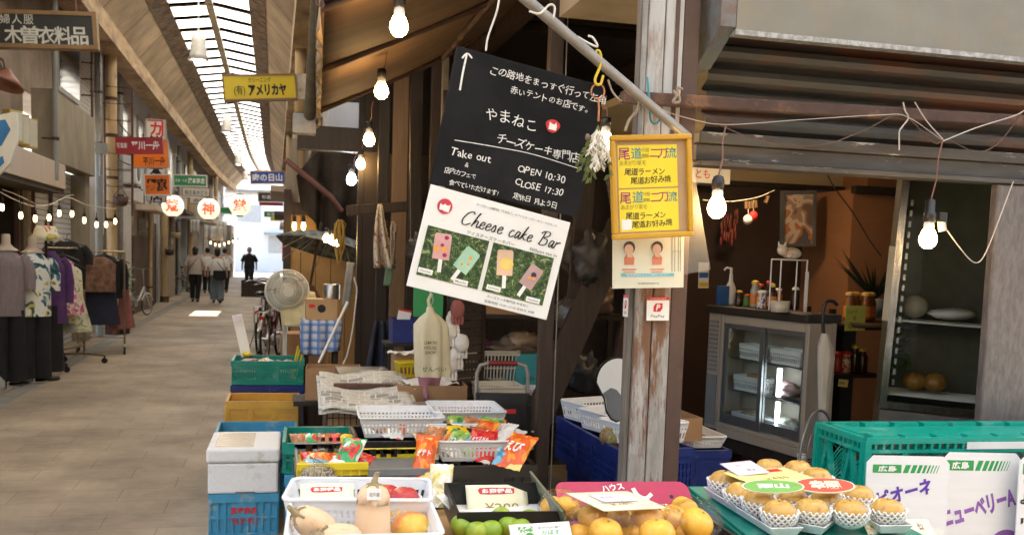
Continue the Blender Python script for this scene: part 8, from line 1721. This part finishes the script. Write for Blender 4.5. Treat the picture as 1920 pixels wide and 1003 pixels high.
def squash(label, p, rot, s=1.0, sticker=False, bulb_r=.05, neck_r=.036, L=.2):
    t = thing('butternut_squash', label, 'squash', p, 0, 'butternut squashes in the front basket'); t.rotation_euler = tuple(R(a) for a in rot)
    pr_ = [(0,-.0),(.012,.002),(bulb_r*.6,.008),(bulb_r*.92,.03),(bulb_r,.055),(bulb_r*.95,.08),(neck_r*1.06,.115),(neck_r,.15),(neck_r*1.06,L-.045),(neck_r*1.0,L-.025),(neck_r*.82,L-.01),(neck_r*.45,L-.002),(.0,L)]
    if L < .15: pr_ = [(bulb_r*math.sin(math.pi*min(1,k/18))**.62*(1-.25*k/18), L*(1-math.cos(math.pi*k/18))/2) for k in range(19)]
    MB().lathe([(a*s,z*s) for a,z in pr_],28).build('body', KSQ, t)
    b = MB(); b.loft([((0,0,(L-.004)*s),.014*s,.014*s),((0,0,(L+.008)*s),.008*s,.008*s),((.006*s,0,(L+.03)*s),.006*s,.007*s)],10)
    for i in range(5): a = i*1.2566; b.tube([(0,0,(L+.002)*s),(.016*s*math.cos(a),.016*s*math.sin(a),(L-.001)*s),(.026*s*math.cos(a),.026*s*math.sin(a),(L-.012)*s)],.004*s,6)
    b.build('stem', KSTEM, t)
    if sticker: part_box('sticker', K['ink_white'], t, (-.018,.012,-neck_r*s-.003,-neck_r*s-.0005,.145*s,.172*s)); text(t,'北海道',K['ink_grey'],-.003,.158*s,w=.022,h=.009,z=0,M=TM((0,-neck_r*s-.0035,0),R(90)))
    return t
squash('butternut squash standing up with a white sticker, stem on top', Vector((P(696,1000,2.05).x,2.05,.862)), (-4,2,0), .9, True, .046, .039, .175)
squash('butternut squash lying with its star shaped stem at the left', P(621,1000,2.03), (26,-52,0), .82, False, .046, .043, .13)
squash('butternut squash lying in the middle behind, stem pointing left', P(672,1008,2.0), (24,-75,10), .85, False, .038, .034, .12)
KAP = mat('apple_red', (.5,.03,.04), (.42,.06,.03), scale=9, rough=.25, bump=.02, stretch=(1,1,.3), c3=(.65,.4,.1), s3=5, t3=.68); KNETM = kmat('foam_net_white', (.82,.82,.82), (.78,.78,.78), rough=.6, bump=.05)
def fruit_mb(r, sq=.9, dim=.16, n=24, m=16, seed=0):
    return MB().ell((0,0,0),(r,r,r*sq),n,m,fn=lambda d_: 1-dim*max(0,(d_.z-.72)/.28)**2-dim*.6*max(0,(-d_.z-.8)/.2)**2+.03*noise.noise(d_*1.6+Vector((seed,0,0))))
def net_mb(r, lo=-.95, hi=.25, n=17, flare=1.12):
    b = MB()
    for sg in (-1,1):
        for i in range(n):
            pts = []
            for k in range(8):
                tt = k/7; z = lo+(hi-lo)*tt; rr = math.sqrt(max(.02,1-z*z))*(1.05 if tt<.9 else flare); a = 2*math.pi*i/n+sg*tt*1.1
                pts.append((r*rr*math.cos(a),r*rr*math.sin(a),r*z*.92))
            b.tube(pts, r*.062, 5)
    return b
for i,(u,v,lab) in enumerate(((757,931,'dark red apple in a foam net in the rear basket'),(722,926,'second red apple mostly hidden by the squash'))):
    t = thing('apple', lab, 'apple', G(u,v+6,.94), 0, 'apples in the rear basket'); fruit_mb(.038).build('flesh', KAP, t); net_mb(.038).build('foam_net', KNETM, t)
KMG = mat('yellow_red_skin', (.78,.5,.08), (.72,.2,.06), scale=3.5, rough=.35, bump=.02, stretch=(3,3,.6), lo=.42, hi=.58)
for i,(u,v,lab) in enumerate(((772,990,'yellow and red striped fruit in front right of the front basket'),(752,975,'reddish fruit in a net behind the striped yellow one'))):
    t = thing('peach', lab, 'fruit', G(u,v,.905), 0, 'striped fruits in the front basket'); fruit_mb(.047,.82,.1).build('flesh', KMG, t)
    if i: net_mb(.045,-.9,.3).build('foam_net', KNETM, t)
def card(name, label, M, w, h_, m, th=.002, bend_=0):
    t = thing(name, label, 'price card', M=M); b = MB(); b.sheet(lambda u,v: ((u-.5)*w,(.5-v)*h_,bend_*((u-.5)**2)*4), 10, 6); b.build('card', K[m], t, solid=th); return t
def bargain(t, w, h_, fy, kk=1):
    b = MB(); b.prism([(-.28*w+.02*math.sin(a*9)*0+x_*w, fy*h_+y_*h_) for a,(x_,y_) in enumerate(((-.0,-.09),(.15,-.11),(.4,-.1),(.56,-.08),(.57,.08),(.45,.1),(.2,.11),(.0,.1),(-.03,.02)))], .0008, TM((0,0,.0016))); b.build('red_blob', K['ink_red'], t); text(t,'お買得品',K['ink_white'],0,fy*h_,w=.5*w,h=.15*h_,z=.0026,bold=.05)
M,w,h_ = frame(P(562,907,2.24),P(662,905,2.24),P(563,942,2.205)); t = card('price_card','cream bargain card standing in the rear basket',M,w,h_,'cream_card'); bargain(t,w,h_*1.35,.12)
M,w,h_ = frame(P(873,909,2.44),P(987,908,2.46),P(877,968,2.40)); t = card('price_card','cream bargain card reading 200 yen on the green citrus tray',M,w,h_,'cream_card'); bargain(t,w,h_,.3); text(t,'¥200',kmat('ink_gold',(.3,.22,.05),bump=0),.06*w,-.22*h_,w=.55*w,h=.26*h_,z=.0022,bold=.0)
# dried goods bag, gold packet
t = thing('produce_bag','clear bag of dark dried mushrooms with purple label in the rear basket','bag',P(596,896,2.5)); b = MB(); b.ell((0,0,0),(.05,.035,.04),22,14,fn=lambda d_: 1+.12*noise.noise(d_*4)); b.tube([(0,0,.035),(.005,0,.055),(0,0,.075)],.012,8,rad=[.014,.008,.016]); b.build('bag', K['clear_film'], t); b = MB(); b.ell((0,0,-.002),(.046,.03,.035),22,14,fn=lambda d_: 1+.2*noise.noise(d_*7)); b.build('mushrooms', print_mat('mushroom',[(.05,.035,.02),(.2,.15,.07),(.35,.28,.15),(.1,.07,.04)],60,.6), t); b = MB(); b.sheet(lambda u,v: (.052*math.sin((u-.5)*1.8),-.037*math.cos((u-.5)*1.8)-.003,-.03+.02*v), 10, 2); b.build('label', kmat('label_purple', (.08,.04,.3), bump=0), t)
o = packet('gold and white foil packet standing between the baskets and the green citrus', 826,910,2.62,.085,.17,.05,'wh',(72,0,-14),31); o.data.materials[0] = print_mat('packet_gold',[(.6,.45,.12),(.75,.65,.35),(.78,.76,.7),(.4,.35,.1)],11,.2,bump=.4)
M,w,h_ = frame(P(815,926,2.36),P(836,920,2.4),P(850,972,2.3)); t = card('price_card','white slip lying slanted on the gold packet',M,.035,.075,'white_paper'); hand(t,'しいたけ',K['ink_grey'],-.012,.01,.011,.8,z=.0015,ang=-1.2)
# green citrus in a black tray
KCI = mat('citrus_green', (.30,.42,.03), (.2,.33,.02), scale=7, rough=.35, bump=.12, c3=(.5,.5,.06), s3=4, t3=.6, w3=.1)
q = G(935,985,.85); b = box_mb(.26,.3,.07,.006); o = b.build('black_tray', K['black_plastic']); o.location = (q.x+.01,q.y+.02,ZT+.05); o.rotation_euler = (0,0,R(-4)); tag(o,'black tray lined with white paper holding green citrus','tray'); o2 = part_box('paper_liner', K['white_paper'], o, (-.122,.122,-.142,.142,.006,.012)); cb('flat carton under the black citrus tray', .22,.26,.045,(q.x+.01,q.y+.02,ZT+.001),R(-4),'cardboard',False)
t = thing('side_board', 'dark olive board leaning along the right of the citrus tray', 'board', G(1030,958,.87)); b = MB(); a0 = G(1000,905,.9)-G(1030,958,.87); a1 = G(1062,985,.9)-G(1030,958,.87); b.bar(a0,a1,.07,.006,up=(1,0,.3)); b.build('board', mat('olive_board', (.16,.17,.1), (.1,.11,.07), rough=.6), t)
for i,(u,v,lab) in enumerate(((866,985,'green citrus at the left of the tray'),(938,969,'largest green citrus under the price card'),(953,986,'green citrus in front of the largest one'),(995,972,'green citrus at the right of the tray'),(920,994,'low green citrus at the front middle'),(975,990,'green citrus half hidden by the white leaflet'),(893,996,'green citrus at the front edge of the tray'))):
    p = G(u,v,.885); o = fruit_mb(.028,.88,.1,20,14,i).build('green_citrus', KCI); o.location = p; o.rotation_euler = (rg.uniform(-.5,.5),rg.uniform(-.5,.5),i); tag(o,lab,'citrus','green citrus fruits in the black tray')
M,w,h_ = frame(P(957,984,2.0),P(1070,977,2.0),P(956,1018,1.97)); t = card('leaflet','white leaflet with a picture of green leaves in front of the citrus',M,w,h_,'white_paper'); part_box('leaf_photo', print_mat('leaf_print',[(.05,.2,.04),(.2,.4,.12),(.75,.75,.7),(.1,.3,.08)],60,.5,bump=0), t, (-w*.36,-w*.12,-h_*.3,h_*.34,.001,.002)); text(t,'瀬戸内の香り',K['ink_grey'],.16*w,.22*h_,w=.4*w,h=.006,z=.002); text(t,'かぼす',K['ink_green'],.16*w,-.05*h_,w=.3*w,h=.011,z=.002)
# mikan
KMK = mat('mikan_peel', (.92,.5,.06), (.86,.41,.035), scale=120, rough=.33, bump=.18, bd=.003, c3=(.78,.5,.08), s3=9, t3=.6)
q = G(1185,985,.84); b = box_mb(.44,.34,.05,.006); o = b.build('shallow_tray', K['dark_plastic']); o.location = (q.x,q.y-.02,ZT+.002); o.rotation_euler = (0,0,R(-3)); tag(o,'dark shallow tray under the heap of mandarins','tray')
LBM = ['at the left end of the heap','second from left, lower front','large one at the front left','in the middle front','in the shade below the price card','right of the middle','front right of the middle','high at the right','at the right corner with a white sticker on its bag','small one peeping out at the far left','low at the left front edge','low at the front middle','low at the right front edge','behind the card on the left','behind the card in the middle','behind the card on the right','deep in the heap on the right']
for i,(u,v,r,dz) in enumerate(((1064,953,27,.0),(1112,972,31,.0),(1136,998,33,.0),(1164,968,28,-.02),(1188,965,27,-.02),(1214,974,33,.0),(1232,1000,35,.0),(1262,972,29,.0),(1284,952,26,0),(1306,980,33,.01),(1034,948,22,-.01),(1088,1003,27,-.03),(1182,1004,25,-.03),(1290,1006,28,-.03))):
    z = .90+dz; p = G(u,v,z); d_ = (p-Vector((0,0,CAMZ))).length; rr = r/1800*d_*.95; o = fruit_mb(rr,.86,.13,26,16,i).build('mandarin', KMK); o.location = p; o.rotation_euler = (rg.uniform(-.7,.5),rg.uniform(-.5,.5),i*1.3)
    tag(o,'orange mandarin '+(LBM+['at the far right'])[i if i < 9 else i],'mandarin','mandarins heaped in clear bags')
    b = MB(); b.lathe([(0,rr*.74),(.004,rr*.76),(.003,rr*.79),(0,rr*.795)],8); b.build('stem_button', KSTEM, o)
for i,(u,v,rx,ry,lab) in enumerate(((1050,955,.055,.05,'clear bag round the mandarins at the left'),(1120,985,.09,.06,'clear bag round the front left mandarins'),(1225,985,.085,.06,'clear bag round the middle mandarins'),(1300,975,.07,.06,'clear bag round the right hand mandarins'))):
    p = G(u,v,.905); b = MB(); b.ell((0,0,0),(rx,ry,.052),26,16,fn=lambda d_: 1+.13*noise.noise(d_*3.2+Vector((i*7,2,1)))+.07*noise.noise(d_*9)); o = b.build('clear_bag', K['clear_film']); o.location = p; tag(o,lab,'plastic bag','clear bags of mandarins')
M,w,h_ = frame(P(1043,904,2.52),P(1291,903,2.56),P(1052,985,2.42)); t = thing('display_board', 'crimson cardboard display with white brush lettering behind the mandarins', 'display board', M=M); KCRM = mat('board_crimson', (.48,.03,.09), (.44,.025,.08), scale=3, rough=.55, bump=.02)
rr = .03; pts = []
for cx,cy_,a0 in ((w/2-rr,h_/2-rr,0),(-w/2+rr,h_/2-rr,90)):
    for k in range(6): a = R(a0+18*k); pts.append((cx+rr*math.cos(a),cy_+rr*math.sin(a)))
pts += [(-w/2,-h_/2),(w/2,-h_/2)]
MB().prism(pts,.004).build('board', KCRM, t); text(t,'ハウス',K['ink_white'],-.08*w,h_*.36,w=.17*w,h=.022,z=.003,bold=.03,rot=R(8))
b = MB(); kw = h_*.5
stroke(b,[(.02*w,h_*.12),(.05*w,h_*.2),(.04*w,h_*.02)],.010,.0026); stroke(b,[(.07*w,h_*.34),(.085*w,h_*.2),(.12*w,h_*.12),(.16*w,h_*.12),(.2*w,h_*.2)],.014,.0027); stroke(b,[(.0*w,h_*.0),(.04*w,h_*.06),(.1*w,h_*.02),(.17*w,h_*.1)],.011,.0028); b.build('brush_lettering', K['ink_white'], t)
b = MB(); 
for fx in (-.345,.345): b.prism([(fx*w+.0065*math.cos(a*.45),h_*.13+.0065*math.sin(a*.45)) for a in range(14)],.0044,TM((0,0,.0002)))
b.build('round_hole', K['ink_black'], t)
M,w,h_ = frame(P(1084,925,2.17),P(1198,921,2.23),P(1108,957,2.02)); t = card('price_card','yellow card reading 280 yen lying on the mandarins',M,w,h_,'cream_card'); hand(t,'¥280',K['ink_gold'],-w*.22,-.2*h_,.03,.9,z=.002,seed=2); M2_ = M @ TM((-.0,.012,.004)); t = card('price_slip','small pink slip taped over the yellow 280 yen card',M2_,w*.55,h_*.42,'pink_card'); hand(t,'熊本産',K['ink_grey'],-w*.2,0,.014,.9,z=.0016,seed=3)
# pears in green crate
Kp = 'bright_teal'; a = G(1292,918,.84); c = G(1440,1040,.84); dd = (c-a); rz = math.atan2(dd.y,dd.x); L = .62; Wd = .46; ax = Vector((math.cos(rz),math.sin(rz),0)); ay = Vector((-math.sin(rz),math.cos(rz),0)); cc = a+ax*L/2+ay*Wd/2
o = crate('green crate turned upside down carrying the trays of pears', L, Wd, .84-ZT+.02, 'rib', 'teal_plastic', (cc.x,cc.y,ZT-.022+.003), rz, 9, 7); o2 = part_box('lid', K['teal_plastic'], o, (-L/2-.004,L/2+.004,-Wd/2-.004,Wd/2+.004,.84-ZT+.021,.84-ZT+.03), bevel=.004)
text(o,'Y-88',K['ink_white'],.0,.03,w=.06,h=.012,z=0,M=TM((.0,-Wd/2-.0125,0),R(90)))
KPR = mat('pear_skin', (.68,.43,.12), (.58,.32,.07), scale=5, rough=.28, bump=.05, c3=(.4,.2,.05), s3=60, t3=.6, w3=.05, sss=.03); KPSP = kmat('tray_foam', (.82,.82,.82), rough=.6, bump=.1)
pear = None; pp = []
LBP = ['at the far left corner, nearest the post','second along the left edge','third along the left edge','nearest the camera on the left edge','in the front middle behind the nearest one','under the green oval card','under the red oval card','at the right, behind the front tray','in the front right tray, left','in the front right tray, right','behind the yellow price card on the left','behind the yellow price card on the right','beside the red oval card at the back']
for i,(u,v) in enumerate(((1358,903),(1389,927),(1424,942),(1461,962),(1523,958),(1486,938),(1550,940),(1610,932),(1594,960),(1664,958),(1442,880),(1496,883),(1532,897))):
    p = G(u,v,.905); pp.append(p); lab = 'round tan pear '+LBP[i]
    if pear is None:
        pear = thing('pear', lab, 'pear', p, 0, 'pears in foam nets'); fruit_mb(.042,.86,.17,26,16,3).build('flesh', KPR, pear); net_mb(.0435,-.97,.2,18,1.13).build('foam_net', KNETM, pear); MB().cyl((0,0,.028),(.004,0,.034),.0025,n=6).build('stem', KSTEM, pear)
    else: dup(pear, lab, p, i*1.1)
def ptray(label, ids, wd):
    a = pp[ids[0]]; c = pp[ids[-1]]; dd = c-a; L_ = dd.length+.09; rz_ = math.atan2(dd.y,dd.x); cc = (a+c)/2; b = MB()
    for zz,gx in ((0,-.012),(.016,.0)): pass
    b.add([(-L_/2+.012,-wd/2+.012,0),(L_/2-.012,-wd/2+.012,0),(L_/2-.012,wd/2-.012,0),(-L_/2+.012,wd/2-.012,0),(-L_/2,-wd/2,.022),(L_/2,-wd/2,.022),(L_/2,wd/2,.022),(-L_/2,wd/2,.022)],[(0,3,2,1),(0,1,5,4),(1,2,6,5),(2,3,7,6),(3,0,4,7)])
    o = b.build('foam_tray', KPSP, None, solid=.003); o.location = (cc.x,cc.y,.859); o.rotation_euler = (0,0,rz_); tag(o,label,'foam tray','white foam trays under the pears')
ptray('white foam tray along the left edge of the pears', (0,3), .085); ptray('white foam tray in the front middle of the pears', (6,4), .09); ptray('white foam tray at the right of the pears', (7,9), .09); ptray('white foam tray at the back of the pears', (10,12), .09)
def oval(label, Y0, u0, v0, u1, v1, m, edge):
    a = G((u0+u1)/2,v1,.945); c = G((u0+u1)/2,v0,.97); l = G(u0,(v0+v1)/2,.957); r = G(u1,(v0+v1)/2,.957); x = (r-l); w = x.length; x.normalize(); y = c-a; h_ = y.length; y.normalize(); z = x.cross(y).normalized(); y = z.cross(x); M = Matrix((x,y,z)).transposed().to_4x4(); M.translation = (l+r)/2
    t = thing('oval_card', label, 'price card', M=M); E = [(w/2*math.cos(k*.2094),h_/2*math.sin(k*.2094)) for k in range(30)]; MB().prism(E,.004).build('card', K[edge], t); MB().prism([(x_*.94,y_*.94) for x_,y_ in E],.0046,TM((0,0,.0003))).build('print', m, t); return t,w,h_
t,w,h_ = oval('green oval card with white characters lying on the pears', 0,1390,900,1508,924,mat('oval_green',(.16,.4,.03),(.12,.33,.03),scale=6,rough=.35,bump=0,stretch=(1,8,1)),'cream_card'); text(t,'雨山',K['ink_white'],0,.02*h_,w=.5*w,h=.34*h_,z=.003,bold=.05)
t,w,h_ = oval('red oval card with cream characters lying on the pears', 0,1488,897,1603,923,mat('oval_red',(.55,.07,.03),(.5,.06,.025),rough=.35,bump=0),'cream_card'); text(t,'幸園',K['cream_card'],0,.02*h_,w=.5*w,h=.55*h_,z=.003,bold=.05)
M,w,h_ = frame(P(1374,886,2.42),P(1488,876,2.50),P(1394,909,2.30)); t = card('price_card','yellow card reading 480 yen lying on the pears',M,w,h_,'yellow_card'); hand(t,'¥480',K['ink_gold'],-w*.18,-.22*h_,.034,1.1,z=.002,seed=2); b = MB(); b.box(.12*w,.34*w,.22*h_,.4*h_,.0012,.002); b.build('red_blob', K['ink_red'], t)
M,w,h_ = frame(P(1357,869,2.46),P(1414,863,2.49),P(1378,892,2.38)); t = card('price_slip','pink slip with pencil writing at the left of the yellow 480 yen card',M,w,h_,'pink_card'); hand(t,'甘い',K['ink_grey'],-w*.2,h_*.2,.015,1,z=.0016,seed=4); hand(t,'幸水',K['ink_grey'],-w*.05,-h_*.2,.016,1,z=.0016,seed=5)
M,w,h_ = frame(P(1622,976,2.12),P(1745,974,2.16),P(1626,1010,2.08)); t = card('leaflet','cream card with flower drawing at the bottom right by the pears',M,w,h_,'cream_card'); part_box('print', print_mat('flower_print',[(.1,.35,.08),(.7,.4,.05),(.75,.72,.6),(.75,.72,.6),(.4,.1,.05)],40,.5,bump=0), t, (-w*.48,-w*.1,-h_*.4,h_*.42,.001,.0018)); hand(t,'梨',K['ink_black'],w*.28,h_*.05,.022,1,z=.0016)
# big green folding crate
bx = P(1643,830,2.78).x; L = 1.15; zt_ = P(1643,822,2.78).z; H = .34; dpt = .3
o = crate('large bright green folding crate with diamond lattice sides behind the grape boards', L, dpt, H, 'diamond', 'bright_teal', (bx+L/2-.02,2.78+dpt/2,zt_-H), R(-2)); 
b = MB()
for i in range(9): b.box(-L/2+.03+i*(L-.06)/9,-L/2+.03+(i+.82)*(L-.06)/9,-dpt/2+.008,-dpt/2+.05,H-.012,H+.004); b.box(-L/2+.03+i*(L-.06)/9,-L/2+.03+(i+.82)*(L-.06)/9,dpt/2-.05,dpt/2-.008,H-.012,H+.004)
b.box(-L/2+.008,-L/2+.06,-dpt/2+.06,dpt/2-.06,H-.012,H+.004); b.box(-L/2+.07,L/2-.07,-dpt/2+.06,dpt/2-.06,H-.03,H-.006); b.build('folded_lid', K['bright_teal'], o)
b = MB(); b.box(-.2,.05,-dpt/2-.0148,-dpt/2-.0142,H-.04,H-.015); b.build('name_strip', K['white_plastic'], o)
t = thing('trestle', 'dark trestle under the large green folding crate', 'stand', (bx+L/2-.02,2.93,0)); part_box('top', K['dark_wood'], t, (-.5,.5,-.15,.16,zt_-H-.04,zt_-H-.003)); b = MB()
for sx in (-.48,.44):
    for sy in (-.14,.1): b.box(sx,sx+.04,sy,sy+.04,0,zt_-H-.041)
b.build('leg', K['dark_wood'], t)
# grape cartons
def board(label, Y, uL, vT, uR, vB, ch=12):
    M,w,h_ = frame(P(uL,vT,Y),P(uR,vT+3,Y),P(uL-1,vB,Y-.03)); t = thing('grape_carton_board', label, 'display board', M=M, group='grape carton boards'); k = w*ch/155
    MB().prism([(-w/2,-h_/2),(w/2,-h_/2),(w/2,h_/2-k),(w/2-k,h_/2),(-w/2+k,h_/2),(-w/2,h_/2-k)],.005).build('board', mat('carton_white_'+label[:5], (.76,.77,.8), (.72,.73,.76), scale=3, rough=.5, bump=.04, stretch=(1,12,1)), t); return t,w,h_
def greenbar(t, w, h_, y, hb, x0, cut=0):
    b = MB(); b.box(x0,x0+.34*w,y-hb/2,y+hb/2,.0026,.0036); sk = hb*.4
    for i,(o_,ww) in enumerate(((.36,.06),(.45,.05),(.525,.04),(.59,.03),(.645,.02),(.69,.012),(.73,.008),(.765,.005))):
        xx = x0+o_*w; b.prism([(xx,y-hb/2),(xx+ww*w,y-hb/2),(xx+ww*w+sk,y+hb/2),(xx+sk,y+hb/2)],.001,TM((0,0,.0031)))
    b.build('green_band', K['ink_green'], t); text(t,'広島',K['ink_white'],x0+.17*w,y,w=.22*w,h=hb*.75,z=.0042,bold=.03)
kmat('ink_violet', (.12,.04,.42), bump=0); kmat('ink_lilac', (.3,.12,.5), bump=0)
t,w,h_ = board('white board of a grape carton with dark violet lettering', 2.60,1619,853,1774,1120); H_ = h_; greenbar(t,w,h_,h_/2-.135*w,.085*w,-w/2+.07*w); text(t,'ピオーネ',K['ink_violet'],-.03*w,h_/2-.38*w,w=.68*w,h=.17*w,z=.0036,bold=.04,rot=R(14))
KGP = mat('grape_print', (.12,.04,.42), (.09,.03,.34), rough=.3, bump=0); b = MB(); b.prism([(.1*w+.27*w*math.cos(k*.2244),h_/2-.96*w+.27*w*math.sin(k*.2244)) for k in range(28)],.001,TM((0,0,.0032))); b.build('grape_print', KGP, t); b = MB(); b.prism([(.0*w+.06*w*math.cos(k*.45),h_/2-.83*w+.05*w*math.sin(k*.45)) for k in range(14)],.001,TM((0,0,.0042))); b.prism([(.36*w+.24*w*math.cos(k*.2244),h_/2-.98*w+.22*w*math.sin(k*.2244)) for k in range(28) if math.cos(k*.2244)<.55],.001,TM((0,0,.0042))); b.build('grape_shine', K['ink_white'], t)
t,w,h_ = board('white board of a grape carton with lilac lettering and purple grapes', 2.68,1762,847,1908,1120); greenbar(t,w,h_,h_/2-.14*w,.11*w,-w/2+.04*w); text(t,'ニューベリーA',K['ink_lilac'],-.02*w,h_/2-.60*w,w=.95*w,h=.22*w,z=.0036,bold=.05,rot=R(16))
b = MB()
for cx,cy_,r_ in ((.36,-1.1,.26),(-.05,-1.35,.26)): b.prism([(cx*w+r_*w*math.cos(k*.2244),h_/2+cy_*w+r_*w*math.sin(k*.2244)) for k in range(28) if cx*w+r_*w*math.cos(k*.2244) < .5*w],.001,TM((0,0,.0032+.0003*cx)))
b.build('grape_print', kmat('grape_lilac', (.3,.12,.42), bump=0), t)
t,w,h_ = board('white board of a grape carton cut off by the right edge with black lettering', 2.63,1905,852,2055,1120); b = MB(); b.box(-w/2+.04*w,-w/2+.5*w,h_/2-.2*w,h_/2-.09*w,.0026,.0036); b.build('green_band', K['ink_green'], t); vtext(t,'瞬',K['ink_grey'],-w/2+.08*w,h_/2-.24*w,.06*w,.0034); text(t,'よ',K['ink_black'],-w/2+.08*w,h_/2-.45*w,h=.12*w,z=.0034,bold=.04); text(t,'ピ',K['ink_black'],-w/2+.12*w,h_/2-.72*w,h=.16*w,z=.0034,bold=.05)
t = thing('board_support', 'low wooden block holding the grape carton boards upright', 'block', (P(1760,990,2.62).x,2.64,0)); part_box('block', K['cardboard'], t, (-.3,.55,-.06,.06,0,P(1700,1120,2.6).z-.004))
